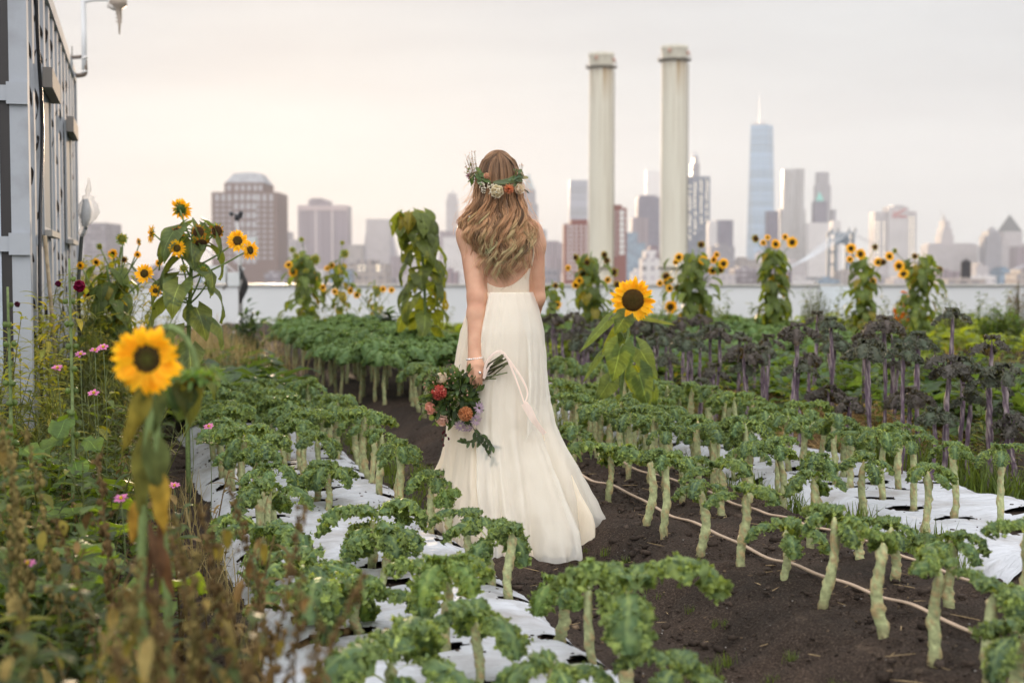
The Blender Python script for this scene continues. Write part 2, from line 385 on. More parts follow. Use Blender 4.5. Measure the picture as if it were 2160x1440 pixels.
def make_sunflower(name, label, base, stem_pts, stem_r, leaves, heads, rng, group=None, leafcol=(.10, .14, .036), cat='sunflower', leaf_yellow=0.0, extra=None, res=(10, 8), holes=0, twigs=()):
    """stem_pts and heads are local to base; leaves: (h along 0..1, azimuth, length, width, droop, pitch)"""
    root = thing(name, label, cat, base, 0, group)
    sm = MB(); P = spline(stem_pts, 22)
    gc = np.array([.16, .22, .075])
    add_tube(sm, P, np.linspace(stem_r, stem_r*.6, len(P)), 8, gc)
    fm = MB()
    for (h, az, ln, wd, droop, pitch) in leaves:
        k = h*(len(P)-1); i = int(min(k, len(P)-2)); p = P[i]+(P[i+1]-P[i])*(k-i)
        d = np.array([math.cos(az)*math.cos(pitch), math.sin(az)*math.cos(pitch), math.sin(pitch)])
        pl = ln*rng.uniform(.45, .7)
        q1 = p+d*pl*.6; q2 = p+np.array([d[0]*pl, d[1]*pl, d[2]*pl*.7])
        add_tube(sm, spline([p, q1, q2], 6), np.linspace(stem_r*.3, stem_r*.2, 6), 5, gc*1.1)
        c = np.array(leafcol)*rng.uniform(.75, 1.25)
        if rng.random() < leaf_yellow: c = np.array([.26, .22, .03])*rng.uniform(.6, 1.1)
        g = leaf_geo(ln, wd, res[0], res[1], 'heart', droop, rng.uniform(-.5, .25), .05, c, c*1.2, rng, holes)
        d2 = np.array([d[0], d[1], -.35-droop*.35]); side = np.array([-d[1], d[0], 0])*rng.normal(0, .35)
        fm.inst(g, frame(q2, d2, np.array([d[0]*.8, d[1]*.8, 1.0])+side))
    for (a_, b_, r_) in twigs:
        add_tube(sm, spline([a_, (np.array(a_)+np.array(b_))/2+np.array([0, 0, -.01]), b_], 8), np.linspace(r_, r_*.7, 8), 5, gc)
    sm.build('stem', M_stem, root)
    if fm.n: fm.build('foliage', M_leaf, root)
    for hd in heads:
        pos, nrm, Rr, kind = hd
        M = frame(pos, (0, 1, 0)); z = np.asarray(nrm, float); z = z/np.linalg.norm(z)
        x = np.cross((0, 0, 1.), z); x = x/np.linalg.norm(x) if np.linalg.norm(x) > 1e-3 else np.array([1., 0, 0])
        yv = np.cross(z, x); M = np.eye(4); M[:3, 0] = x; M[:3, 1] = yv; M[:3, 2] = z; M[:3, 3] = pos
        M = M @ rotz(rng.uniform(0, 6))
        if kind == 'bud': dr, npt, dc, dm = .62, 14, (.11, .13, .02), (.15, .16, .03)
        elif kind == 'spent': dr, npt, dc, dm = .6, 18, (.06, .03, .012), (.04, .025, .01)
        elif kind == 'big': dr, npt, dc, dm = .47, 22, (.06, .032, .008), (.055, .04, .01)
        elif kind == 'near': dr, npt, dc, dm = .42, 21, (.035, .018, .008), (.07, .075, .015)
        elif kind == 'far': dr, npt, dc, dm = .44, 15, (.05, .03, .01), (.05, .035, .01)
        else: dr, npt, dc, dm = .40, 17, (.06, .035, .01), (.06, .05, .012)
        pet = MB()
        if kind == 'bud':
            pb = flower_head_geo(rng, Rr*.95, .6, 12, 1, (.6, .42, .02), (.7, .5, .03), .9)
        elif kind == 'spent':
            pb = flower_head_geo(rng, Rr*1.0, .62, 13, 2, (.5, .19, .01), (.62, .28, .02), -.5, .5, 6, .15)
        else:
            pb = flower_head_geo(rng, Rr, dr, npt, 2, (.85, .40, .008), (.93, .56, .02), .12, .12, 6 if kind in ('big', 'near') else 4, .22 if kind != 'near' else .26)
        pet.inst(pb.geo(), M)
        fo = pet.build('flower_head', M_petal, root)
        d = MB(); d.inst(disc_geo(rng, Rr*dr, .4 if kind != 'near' else .2, dc, dm), M); d.build('seed_disc', M_disc, fo)
        sp = MB(); sp.inst(sepal_geo(rng, Rr*dr*1.5, 12), M); sp.build('sepals', M_leaf, fo)
    return root
# ---------------------------------------------------------------- ground
def soil_mat():
    m, n, l, o = newmat('dark_potting_soil')
    co = n.new('ShaderNodeTexCoord')
    a = n.new('ShaderNodeTexNoise'); a.inputs['Scale'].default_value = 140; a.inputs['Detail'].default_value = 6; a.inputs['Roughness'].default_value = .7; l.new(co.outputs['Object'], a.inputs['Vector'])
    b = n.new('ShaderNodeTexNoise'); b.inputs['Scale'].default_value = 2.2; b.inputs['Detail'].default_value = 5; l.new(co.outputs['Object'], b.inputs['Vector'])
    r1 = n.new('ShaderNodeValToRGB'); e = r1.color_ramp.elements
    e[0].position = .36; e[0].color = (.018, .013, .010, 1); e[1].position = .74; e[1].color = (.20, .165, .135, 1)
    q = e.new(.55); q.color = (.050, .037, .028, 1); l.new(a.outputs[0], r1.inputs[0])
    r2 = n.new('ShaderNodeValToRGB'); e = r2.color_ramp.elements
    e[0].position = .35; e[0].color = (.7, .68, .66, 1); e[1].position = .68; e[1].color = (1.55, 1.4, 1.3, 1); l.new(b.outputs[0], r2.inputs[0])
    mx = n.new('ShaderNodeMix'); mx.data_type = 'RGBA'; mx.blend_type = 'MULTIPLY'; mx.inputs[0].default_value = 1
    l.new(r1.outputs[0], mx.inputs[6]); l.new(r2.outputs[0], mx.inputs[7])
    p = n.new('ShaderNodeBsdfPrincipled'); l.new(mx.outputs[2], p.inputs['Base Color']); p.inputs['Roughness'].default_value = .9; p.inputs['Specular IOR Level'].default_value = .2
    v = n.new('ShaderNodeTexVoronoi'); v.inputs['Scale'].default_value = 110; l.new(co.outputs['Object'], v.inputs['Vector'])
    ad = n.new('ShaderNodeMath'); ad.operation = 'MULTIPLY_ADD'; l.new(v.outputs['Distance'], ad.inputs[0]); ad.inputs[1].default_value = -.6; l.new(a.outputs[0], ad.inputs[2])
    bp = n.new('ShaderNodeBump'); bp.inputs['Strength'].default_value = .9; bp.inputs['Distance'].default_value = .012; l.new(ad.outputs[0], bp.inputs['Height'])
    l.new(bp.outputs[0], p.inputs['Normal']); l.new(p.outputs[0], o.inputs[0]); return m
M_soil = soil_mat()
rng = np.random.default_rng(11)
def dense(a, b, c, d, st, co):
    x = list(np.arange(b, c, st)); s = st; q = b
    lo = []
    while q > a: s = min(s*1.35, co); q -= s; lo.append(q)
    hi = []; q = c; s = st
    while q < d: s = min(s*1.25, co); q += s; hi.append(q)
    return np.array(lo[::-1]+x+hi)
def soil_surface():
    U = dense(-4, 2.6, 11, 31, .03, .6); Vv = dense(-17, .1, 4.5, 24, .03, .6)
    gu, gv = np.meshgrid(U, Vv, indexing='ij')
    z = zg(gu, gv)
    P = np.stack([gu, gv, 0*gu], -1).reshape(-1, 3)
    near = ((gu > 2) & (gu < 12) & (gv > -.5) & (gv < 5)).reshape(-1)
    nzv = np.zeros(len(P)); nzv[near] = vnoise(P[near], 3.2, 1)*.03+vnoise(P[near], 9, 2)*.016+vnoise(P[near], 26, 3)*.009
    film = sstep(.26, .4, gv)*(1-sstep(1.36, 1.5, gv))+sstep(3.05, 3.16, gv)*(1-sstep(4.18, 4.32, gv))
    z = z+nzv.reshape(z.shape)*(1-.85*np.clip(film, 0, 1))
    z += rng.normal(0, .003, z.shape)*(1-.8*np.clip(film, 0, 1))
    P3 = np.array(EU)[None, None]*gu[..., None]+np.array(EV)[None, None]*gv[..., None]; P3[..., 2] = z
    lim = (P3[..., 1] < 28.1)
    mb = MB(); F = grid_faces(len(U)-1, len(Vv)-1)
    ok = lim.reshape(-1)[F].all(1)
    mb.add(P3.reshape(-1, 3), F[ok], (.05, .04, .03)); return mb
o = soil_surface().build('garden_soil', M_soil); tag(o, kind='structure')
# clods, woodchips and pale grit lying on the bare soil
M_crumb = colmat('soil_crumb_surface', .9, 0, .1, 90, .4)
cr = MB()
tet = [blob_geo(rng, 1, 5, 3, (1, 1, 1), .25) for _ in range(6)]
for k in range(11000):
    u = rng.uniform(2.7, 9.5); lane = rng.random()
    v = rng.uniform(1.36, 3.2) if lane < .85 else rng.uniform(-.1, .42)
    if u > 6.5 and rng.random() < .5: continue
    r = rng.uniform(.0025, .006)*(1+2.2*(rng.random() < .05))
    c = np.array([.042, .031, .024])*rng.uniform(.5, 1.8)
    q = rng.random()
    if q < .05: c = np.array([.26, .24, .22])*rng.uniform(.6, 1.3); r = min(r, .004)*.8
    elif q < .12: c = np.array([.14, .10, .065])*rng.uniform(.6, 1.3)
    M = np.array(Matrix.Translation(W(u, v, float(zg(u, v))+r*.3)) @ Matrix.Rotation(rng.uniform(0, 6), 4, 'Z'))
    S = np.diag([r*rng.uniform(.8, 1.8), r, r*rng.uniform(.5, .9), 1]); cr.inst(tet[k % 6], M @ S, c)
for k in range(420):
    u, v = rng.uniform(2.8, 8), rng.uniform(1.4, 3.15); r = rng.uniform(.007, .02)**1; M = np.array(Matrix.Translation(W(u, v, float(zg(u, v))+r*.2)) @ Matrix.Rotation(rng.uniform(0, 6), 4, 'Z'))
    if k % 3 == 0: r *= .55
    cr.inst(tet[k % 6], M @ np.diag([r*1.3, r, r*.7, 1]), np.array([.045, .034, .027])*rng.uniform(.6, 1.5))
    if k % 2: cr.inst(tet[(k+1) % 6], M @ trans(.05, .03, .004) @ rotz(k) @ np.diag([rng.uniform(.015, .05), .0016, .0016, 1]), np.array([.34, .25, .14])*rng.uniform(.6, 1.2))
tag(cr.build('soil_crumbs', M_crumb), kind='stuff', label='dark soil crumbs and pale grit over the bare bed and path')

slab = MB(); add_box(slab, (-24, -5, -37), (24, 28.6, -.12), (.3, .29, .27)); tag(slab.build('rooftop_slab', M_matte), kind='structure')
# ---------------------------------------------------------------- white mulch film with planting holes
def film_mat():
    m, n, l, o = newmat('white_mulch_film')
    co = n.new('ShaderNodeTexCoord')
    p = n.new('ShaderNodeBsdfPrincipled')
    t = n.new('ShaderNodeTexNoise'); t.inputs['Scale'].default_value = 5; t.inputs['Detail'].default_value = 6; l.new(co.outputs['Object'], t.inputs['Vector'])
    r = n.new('ShaderNodeValToRGB'); e = r.color_ramp.elements
    e[0].position = .30; e[0].color = (.36, .35, .345, 1); e[1].position = .55; e[1].color = (.53, .55, .585, 1); l.new(t.outputs[0], r.inputs[0])
    l.new(r.outputs[0], p.inputs['Base Color']); p.inputs['Roughness'].default_value = .68; p.inputs['Specular IOR Level'].default_value = .2
    mp = n.new('ShaderNodeMapping'); mp.inputs['Rotation'].default_value = (0, 0, BA); mp.inputs['Scale'].default_value = (9, 26, 9); l.new(co.outputs['Object'], mp.inputs[0])
    t2 = n.new('ShaderNodeTexNoise'); t2.inputs['Scale'].default_value = 1; t2.inputs['Detail'].default_value = 5; t2.inputs['Distortion'].default_value = .6; l.new(mp.outputs[0], t2.inputs['Vector'])
    b = n.new('ShaderNodeBump'); b.inputs['Strength'].default_value = .8; b.inputs['Distance'].default_value = .03; l.new(t2.outputs[0], b.inputs['Height'])
    l.new(b.outputs[0], p.inputs['Normal']); l.new(p.outputs[0], o.inputs[0]); return m
M_film = film_mat(); spill = MB()
def film(name, label, u0, u1, v0, v1, holes, step=.015):
    U = np.arange(u0, u1, step); V = np.arange(v0, v1, step)
    gu, gv = np.meshgrid(U, V, indexing='ij'); P = np.stack([gu, gv, 0*gu], -1).reshape(-1, 3)
    gv2 = gv+.035*np.sin(gu*1.7+1)*((gv > (v0+v1)/2)*2-1)*0+.02*np.sin(gu*2.9)
    z = zg(gu, gv2)+.02+(vnoise(P*np.array([1, 2.2, 1]), 3.5, 5)*.013+vnoise(P*np.array([2.5, 1, 1]), 12, 6)*.008+vnoise(P*np.array([1, .4, 1]), 34, 7)*.004).reshape(gu.shape)
    edge = np.minimum(gv-v0, v1-gv); z = z-.022*np.clip(1-edge/.035, 0, 1)
    keep = np.ones(gu.shape, bool); rg = np.random.default_rng(5)
    for (hu, hv) in holes:
        ru = rg.uniform(.022, .045); rv = rg.uniform(.04, .095); w_ = rg.uniform(-.02, .05)
        keep &= (((gu-hu)/ru)**2+((gv-hv-w_)/rv)**2+rg.normal(0, .16, gu.shape)) > 1
    F = grid_faces(len(U)-1, len(V)-1); F = F[keep.reshape(-1)[F].all(1)]
    P3 = np.array(EU)*gu[..., None]+np.array(EV)*gv2[..., None]; P3[..., 2] = z
    for (hu, hv) in holes:
        for k in range(11):
            u_, v_ = hu+rg.normal(0, .04), hv+rg.normal(0, .09); i, j = int((u_-u0)/step), int((v_-v0)/step)
            if 0 <= i < len(U) and 0 <= j < len(V):
                q = P3[i, j]; r = rg.uniform(.002, .006); spill.inst(tet[k % 6], trans(q[0], q[1], q[2]+(r*.3 if keep[i, j] else -.012)) @ np.diag([r*1.4, r, r*.7, 1]), np.array([.085, .065, .05])*rg.uniform(.5, 1.8))
    mb = MB(); mb.add(P3.reshape(-1, 3), F, (.8, .8, .8)); ob = mb.build(name, M_film)
    return tag(ob, label, 'mulch film', 'white mulch films over the beds')

# ---------------------------------------------------------------- parapet wall
M_wall = colmat('smooth_wall_paint', .85, 0, .1, .7, .05)
wl = thing('parapet_wall', 'long low white parapet wall closing off the roof garden', 'wall', (0, 28, 0))
mb = MB(); add_box(mb, (-24, 0, -.1), (24, .25, .84), (.60, .61, .61)); mb.build('wall_face', M_wall, wl, False)
mb = MB(); add_box(mb, (-24, -.04, .842), (24, .29, .885), (.42, .40, .37)); mb.build('coping', M_metal, wl, False)
mb = MB(); add_box(mb, (6.05, -.06, -.1), (6.75, -.003, .838), (.58, .62, .64)); mb.build('pier', M_matte, wl, False)
for x in (-13, -7.5, -2.2, 3.2, 11.5):
    mb = MB(); add_box(mb, (x, -.012, -.1), (x+.03, -.003, .838), (.5, .55, .58)); mb.build('panel_joint', M_matte, wl, False)

# ---------------------------------------------------------------- city
mb = MB(); S = 6000
mb.add([(-S, -S, -37), (S, -S, -37), (S, S, -37), (-S, S, -37)], np.array([[0, 1, 2, 3]]), (.16, .15, .15)); tag(mb.build('city_ground', M_matte), kind='structure')

def facade(name, wall, glass, bay, flo, wf=.55, hf=.55, rough=.35, vary=.5):
    m, n, l, o = newmat(name)
    a = n.new('ShaderNodeAttribute'); a.attribute_name = 'luv'; sx = n.new('ShaderNodeSeparateXYZ'); l.new(a.outputs['Vector'], sx.inputs[0])
    def cell(sock, size, frac):
        d = n.new('ShaderNodeMath'); d.operation = 'DIVIDE'; l.new(sock, d.inputs[0]); d.inputs[1].default_value = size
        f = n.new('ShaderNodeMath'); f.operation = 'FRACT'; l.new(d.outputs[0], f.inputs[0])
        s = n.new('ShaderNodeMath'); s.operation = 'LESS_THAN'; l.new(f.outputs[0], s.inputs[0]); s.inputs[1].default_value = frac
        g = n.new('ShaderNodeMath'); g.operation = 'FLOOR'; l.new(d.outputs[0], g.inputs[0]); return s, g
    s1, g1 = cell(sx.outputs['X'], bay, wf); s2, g2 = cell(sx.outputs['Y'], flo, hf)
    pos = n.new('ShaderNodeMath'); pos.operation = 'GREATER_THAN'; l.new(sx.outputs['Y'], pos.inputs[0]); pos.inputs[1].default_value = 0
    m1 = n.new('ShaderNodeMath'); m1.operation = 'MULTIPLY'; l.new(s1.outputs[0], m1.inputs[0]); l.new(s2.outputs[0], m1.inputs[1])
    m2 = n.new('ShaderNodeMath'); m2.operation = 'MULTIPLY'; l.new(m1.outputs[0], m2.inputs[0]); l.new(pos.outputs[0], m2.inputs[1])
    cb = n.new('ShaderNodeCombineXYZ'); l.new(g1.outputs[0], cb.inputs[0]); l.new(g2.outputs[0], cb.inputs[1])
    wn = n.new('ShaderNodeTexWhiteNoise'); wn.noise_dimensions = '3D'; l.new(cb.outputs[0], wn.inputs['Vector'])
    mr = n.new('ShaderNodeMapRange'); l.new(wn.outputs['Value'], mr.inputs['Value']); mr.inputs['To Min'].default_value = 1-vary; mr.inputs['To Max'].default_value = 1+vary
    gv = n.new('ShaderNodeVectorMath'); gv.operation = 'SCALE'; gv.inputs[0].default_value = glass; l.new(mr.outputs[0], gv.inputs['Scale'])
    mx = n.new('ShaderNodeMix'); mx.data_type = 'RGBA'; l.new(m2.outputs[0], mx.inputs[0]); mx.inputs[6].default_value = (*wall, 1); l.new(gv.outputs[0], mx.inputs[7])
    p = n.new('ShaderNodeBsdfPrincipled'); l.new(mx.outputs[2], p.inputs['Base Color'])
    r = n.new('ShaderNodeMapRange'); l.new(m2.outputs[0], r.inputs['Value']); r.inputs['To Min'].default_value = .8; r.inputs['To Max'].default_value = rough; l.new(r.outputs[0], p.inputs['Roughness'])
    l.new(p.outputs[0], o.inputs[0]); return m
BF = dict(
 brown=facade('brown_brick_facade', (.20, .14, .12), (.33, .31, .30), 7.2, 8.0, .0, .0),
 mauve=facade('ribbed_stone_facade', (.30, .23, .24), (.16, .13, .15), 4.0, 400, .55, 1.1),
 grey=facade('grey_grid_facade', (.26, .24, .25), (.12, .12, .15), 3.6, 4.2, .55, .5),
 slab=facade('dark_slab_facade', (.20, .17, .18), (.30, .28, .29), 5, 3.6, .7, .4),
 stone=facade('pale_stone_facade', (.42, .38, .37), (.22, .20, .22), 4.4, 5, .4, .55),
 band=facade('banded_glass_facade', (.36, .35, .37), (.17, .18, .22), 400, 4.2, 1.1, .5),
 dark=facade('dark_tower_facade', (.10, .085, .12), (.16, .15, .19), 3.5, 4, .5, .5),
 blue=facade('blue_glass_facade', (.20, .25, .30), (.14, .20, .26), 3, 4, .7, .7, .15),
 glass=facade('reflective_tower_facade', (.30, .38, .47), (.17, .26, .36), 400, 5, 1.1, .85, .1, .25),
 white=facade('white_stone_facade', (.55, .52, .50), (.28, .25, .26), 4, 4.6, .45, .5),
 redgrid=facade('red_brick_facade', (.20, .075, .06), (.5, .47, .46), 5.5, 3.1, .0, .0),
 low=facade('loft_building_facade', (.34, .29, .26), (.20, .18, .18), 5, 5, .6, .55),
 constr=facade('construction_tower_facade', (.06, .08, .13), (.20, .19, .20), 6, 4.2, .35, .6, .2, .9),
 steel=facade('rippled_steel_facade', (.42, .40, .39), (.20, .19, .20), 5, 4.4, .5, .5, .3),
)
GL = BF['glass']
M_copper = colmat('green_copper_surface', .7, 0, .3, .2, .2)
M_blue = colmat('blue_bridge_steel_surface', .6, 0, .4, .2, .2)
def px_box(mb, x0, x1, top, D, depth=30, mi=0, zb=-37, taper=0, col=(.5, .5, .5), dy=0):
    a = at(x0, top, D+dy); b = at(x1, top, D+dy)
    add_box(mb, (a.x, D+dy, zb), (b.x, D+dy+depth, a.z), col, mi)
    return a.x, b.x, a.z
def building(name, label, boxes, D, mat, depth=35, roof=None, cat='building', group=None):
    c = at((boxes[0][0]+boxes[0][1])/2, 565, D)
    root = thing(name, label, cat, (c.x, D, -37), 0, group)
    for i, bx in enumerate(boxes):
        mb = MB(); x0, x1, top = bx[:3]; dy = bx[3] if len(bx) > 3 else i*2.0; zb = bx[4] if len(bx) > 4 else 600
        zbm = at(x0, zb, D).z if len(bx) > 4 else -37
        px_box(mb, x0, x1, top, D, depth-dy, 0, zbm, dy=dy)
        o = mb.build('wall' if i == 0 else 'upper_storey', mat if len(bx) < 6 else bx[5], root, False); o.location = (-c.x, -D, 37)
    return root, c
def part_px(root, c, D, name, mat, fn):
    mb = MB(); fn(mb); o = mb.build(name, mat, root, False); o.location = (-c.x, -D, 37); return o
def pyramid(mb, x0, x1, ybase, xa, xb, ytop, D, depth, dy=0, col=(.4, .4, .4)):
    a = at(x0, ybase, D); b = at(x1, ybase, D); p = at(xa, ytop, D); q = at(xb, ytop, D)
    y0, y1 = D+dy, D+dy+depth; iy = depth*.5*(1-(q.x-p.x)/max(b.x-a.x, .1))
    V = [(a.x, y0, a.z), (b.x, y0, a.z), (b.x, y1, a.z), (a.x, y1, a.z), (p.x, y0+iy, p.z), (q.x, y0+iy, p.z), (q.x, y1-iy, p.z), (p.x, y1-iy, p.z)]
    mb.add(V, np.array([[0, 1, 5, 4], [1, 2, 6, 5], [2, 3, 7, 6], [3, 0, 4, 7], [4, 5, 6, 7]]), col)
# windows as their own parts on the near, readable facades
M_wgrey = colmat('window_glass_grey_surface', .25, 0, .5, .1, .1)
M_lit = bpy.data.materials.new('lit_window_surface'); M_lit.use_nodes = True
pb = M_lit.node_tree.nodes['Principled BSDF']; pb.inputs['Base Color'].default_value = (.6, .55, .45, 1); pb.inputs['Emission Color'].default_value = (1, .86, .62, 1); pb.inputs['Emission Strength'].default_value = 1.3
def windows(root, c, D, xs, ys, wpx, hpx, mat=None, dy=-.25, name='window', col=(.42, .40, .40)):
    me = None
    for y in ys:
        for x in xs:
            p = at(x, y, D)
            if me is None:
                mb = MB(); w_, h_ = wpx/3000*D/2, hpx/3000*D/2
                add_box(mb, (-w_, -.1, -h_), (w_, .24, h_), col); me = mb.mesh(name, mat or M_wgrey, False)
            o = child(name, me, root); o.location = (p.x-c.x, dy, p.z+37)

# left slab
building('apartment_slab', 'dark grey apartment slab behind the wrapped plastic bag', [(173, 223, 470)], 1500, BF['slab'], 60)
# mansard tower
D = 1200
r, c = building('brick_tower', 'broad brown brick tower with stepped top and mansard roof', [(446, 585, 405), (473, 556, 385, 3, 405)], D, BF['brown'], 55)
part_px(r, c, D, 'roof', M_copper, lambda mb: pyramid(mb, 473, 556, 385, 487, 543, 364, D, 45, 4, (.30, .30, .31)))
part_px(r, c, D, 'roof_peak', M_copper, lambda mb: pyramid(mb, 487, 543, 364, 508, 522, 360, D, 22, 14, (.30, .30, .31)))
windows(r, c, D, (458, 471, 484, 545, 558, 572), [417], 7, 14); windows(r, c, D, (458, 471, 484, 545, 558, 572), np.arange(432, 545, 11.2), 7, 4.5)
windows(r, c, D, (498, 511, 524, 536), np.arange(416, 560, 19), 8, 13); windows(r, c, D, (482, 498, 511, 524, 537, 548), [396], 7, 11, dy=2.75)
building('stepped_block', 'low stepped block right against the broad mansard tower', [(583, 606, 488), (606, 622, 505, 1)], 1400, BF['stone'], 40)
D = 2400
r, c = building('ribbed_tower', 'wide pinkish office tower with vertical ribs and low crown', [(628, 733, 433), (650, 692, 422, 3, 433), (655, 680, 418, 4, 422)], D, BF['mauve'], 60)
part_px(r, c, D, 'corner_strip', M_matte, lambda mb: [px_box(mb, x, x+4, 436, D, .6, 0, -37, col=(.5, .42, .4), dy=-1) for x in (664, 699)])
part_px(r, c, D, 'cornice', M_matte, lambda mb: add_box(mb, (at(628, 440, D).x-.4, D-1.2, at(628, 444, D).z), (at(733, 440, D).x+.4, D, at(628, 434, D).z), (.42, .33, .32)))
building('brown_block', 'small brown office block between two larger pink towers', [(733, 762, 516)], 2200, BF['low'], 40)
D = 2600
r, c = building('sloping_tower', 'pale tower with sloped flanks standing over the lit loft building', [(772, 822, 462)], D, BF['stone'], 45)
part_px(r, c, D, 'flank', BF['stone'], lambda mb: pyramid(mb, 757, 848, 600, 772, 822, 478, D, 70, -4, (.5, .5, .5)))
building('lavender_block', 'lavender office block right of the sloped tower', [(822, 858, 540)], 2300, BF['mauve'], 40)
D = 1000
r, c = building('loft_building', 'low wide loft building with a few lit windows', [(738, 815, 556), (752, 790, 548, 4, 556)], D, BF['low'], 40)
windows(r, c, D, (758, 768, 796, 800, 796), [561, 569], 3, 3, M_lit)
D = 2900
r, c = building('art_deco_tower', 'slim pale tower with a rounded top and thin spire', [(941, 966, 420), (944, 963, 408, 2, 420)], D, BF['stone'], 25)
part_px(r, c, D, 'spire', M_metal, lambda mb: pyramid(mb, 952, 956, 408, 953.4, 954.6, 398, D, 4, 8))
building('brown_office', 'purple brown block behind the pale block by the slim spired tower', [(926, 985, 487)], 2500, BF['mauve'], 40)
building('pale_block', 'white stone block between tall leafy plant and the bride', [(934, 986, 500)], 2000, BF['white'], 40)
D = 2800
r, c = building('pinnacle_tower', 'tall pointed tower directly behind the bride and her hair', [(1100, 1135, 430), (1104, 1130, 400, 3, 430)], D, BF['grey'], 30)
part_px(r, c, D, 'spire', M_copper, lambda mb: pyramid(mb, 1104, 1128, 400, 1113, 1117, 366, D, 20, 5, (.3, .33, .33)))
building('narrow_tower', 'narrow grey tower beside the right arm of the bride', [(1137, 1153, 484)], 2500, BF['grey'], 25)
building('mauve_block', 'broad mauve block right of the bride above the parapet', [(1146, 1192, 512), (1150, 1180, 508, 3, 512)], 2100, BF['mauve'], 40)
D = 2700
r, c = building('glass_tower', 'grey banded glass tower left of the shorter smokestack', [(1201, 1240, 380)], D, BF['band'], 35)
# brick apartment complex behind the shorter smokestack
D = 800
r, c = building('brick_apartments', 'red brick apartments with white window grid behind shorter smokestack', [(1190, 1246, 472), (1205, 1240, 463, 4, 472), (1288, 1322, 438), (1288, 1312, 432, 4, 438)], D, BF['redgrid'], 25)
windows(r, c, D, (1199, 1207, 1216, 1226, 1236), np.arange(478, 590, 9), 5, 6, col=(.55, .50, .48)); windows(r, c, D, (1300,), np.arange(447, 540, 9), 3.2, 4.5, col=(.5, .48, .46), dy=3.75)
windows(r, c, D, (1313,), np.arange(448, 540, 12), 11, 10, col=(.55, .53, .50), dy=3.75)
building('violet_tower', 'dark violet office tower between the two smokestacks', [(1345, 1392, 416), (1350, 1385, 412, 4, 416)], 2500, BF['dark'], 40)
building('ribbed_block', 'grey ribbed tower before the dark violet one between smokestacks', [(1333, 1368, 459)], 2200, BF['mauve'], 30)
building('pale_tower', 'faint white tower far off left of the taller smokestack', [(1363, 1393, 360)], 5200, BF['white'], 40)
building('blue_block', 'bluish glass block low between the two smokestacks', [(1319, 1362, 512), (1322, 1345, 490, 3, 512)], 1900, BF['blue'], 40)
D = 700
r, c = building('gabled_building', 'white stone building with stepped gable between the smokestacks', [(1356, 1396, 545), (1362, 1385, 528, 2, 545)], D, BF['white'], 20)
part_px(r, c, D, 'roof', M_matte, lambda mb: pyramid(mb, 1362, 1396, 545, 1376, 1390, 518, D, 14, 5, (.16, .12, .13)))
D = 2700
r, c = building('construction_tower', 'dark blue tower under construction with rows of glinting lights', [(1451, 1498, 372), (1460, 1476, 345, 8, 372, BF['grey']), (1464, 1473, 331, 9, 345, BF['grey'])], D, BF['constr'], 40)
part_px(r, c, D, 'crane', M_metal, lambda mb: (pyramid(mb, 1462, 1476, 331, 1466, 1468, 318, D, 6, 12), add_box(mb, (at(1458, 0, D).x, D+14, at(0, 328, D).z), (at(1478, 0, D).x, D+15.5, at(0, 326, D).z))))
rg = np.random.default_rng(3)
me_l = None
for x in (1455, 1466, 1479, 1491):
    for y in np.arange(382, 505, 5.5):
        if rg.random() < .25 or (x == 1479 and y > 470): continue
        p = at(x+rg.uniform(-1.2, 1.2), y, D)
        if me_l is None:
            q = MB(); add_box(q, (-1.1, -.6, -1.3), (1.1, 0, 1.3)); me_l = q.mesh('lit_window', M_lit, False)
        o = child('lit_window', me_l, r); o.location = (p.x-c.x, -.1, p.z+37)
building('grey_midrise', 'pale grey mid-rise just right of the construction tower', [(1495, 1513, 472), (1497, 1513, 466, 3, 472)], 2400, BF['white'], 30)
building('charcoal_tower', 'flat-topped charcoal tower right of the construction tower', [(1511, 1547, 464)], 2500, BF['dark'], 35)
building('grey_block', 'low grey block below the flat-topped charcoal tower', [(1500, 1550, 520), (1515, 1535, 514, 3, 520)], 1700, BF['grey'], 35)
# tall faceted skyscraper
D = 3700
def faceted(mb):
    a = at(1582, 590, D); b = at(1636, 590, D); z0 = -37; z1 = at(0, 262, D).z; h = (b.x-a.x)/2; cx = (a.x+b.x)/2; cyy = D+h
    rot = R(12); V = []
    for k in range(4):
        an = R(45)+k*PI/2+rot; V.append((cx+math.cos(an)*h*1.28, cyy+math.sin(an)*h*1.28, z0))
    for k in range(4):
        an = k*PI/2+rot; V.append((cx+math.cos(an)*h*.93, cyy+math.sin(an)*h*.93, z1))
    F3 = []
    for k in range(4):
        F3 += [[k, (k+1) % 4, 4+(k+1) % 4], [k, 4+(k+1) % 4, 4+k]]
    V = np.array(V); lu = np.stack([V[:, 0], V[:, 2]], -1)
    mb.add(V, [np.array(F3), np.array([[4, 5, 6, 7]])], (.5, .5, .5), lu)
cx_ = at(1609, 565, D)
r = thing('glass_skyscraper', 'tallest tapering glass skyscraper with spire at right', 'building', (cx_.x, D, -37))
c = cx_
part_px(r, c, D, 'wall', GL, faceted)
part_px(r, c, D, 'parapet_ring', M_metal, lambda mb: [add_tube(mb, [(at(1609, 0, D).x+math.cos(k*PI/6)*17, D+33+math.sin(k*PI/6)*17, at(0, 263, D).z+j) for k in range(13)], .8, 4, (.5, .42, .38)) for j in (0, 4, 7)])
part_px(r, c, D, 'spire', M_metal, lambda mb: add_tube(mb, [(at(1609, 0, D).x, D+33, at(0, y, D).z) for y in (264, 240, 232, 190)], (2.2, 1.4, 1.2, .35), 6, (.5, .48, .46)))
building('brown_slab', 'narrow brown slab at foot of the tallest glass skyscraper', [(1621, 1643, 445)], 2300, BF['dark'], 30)
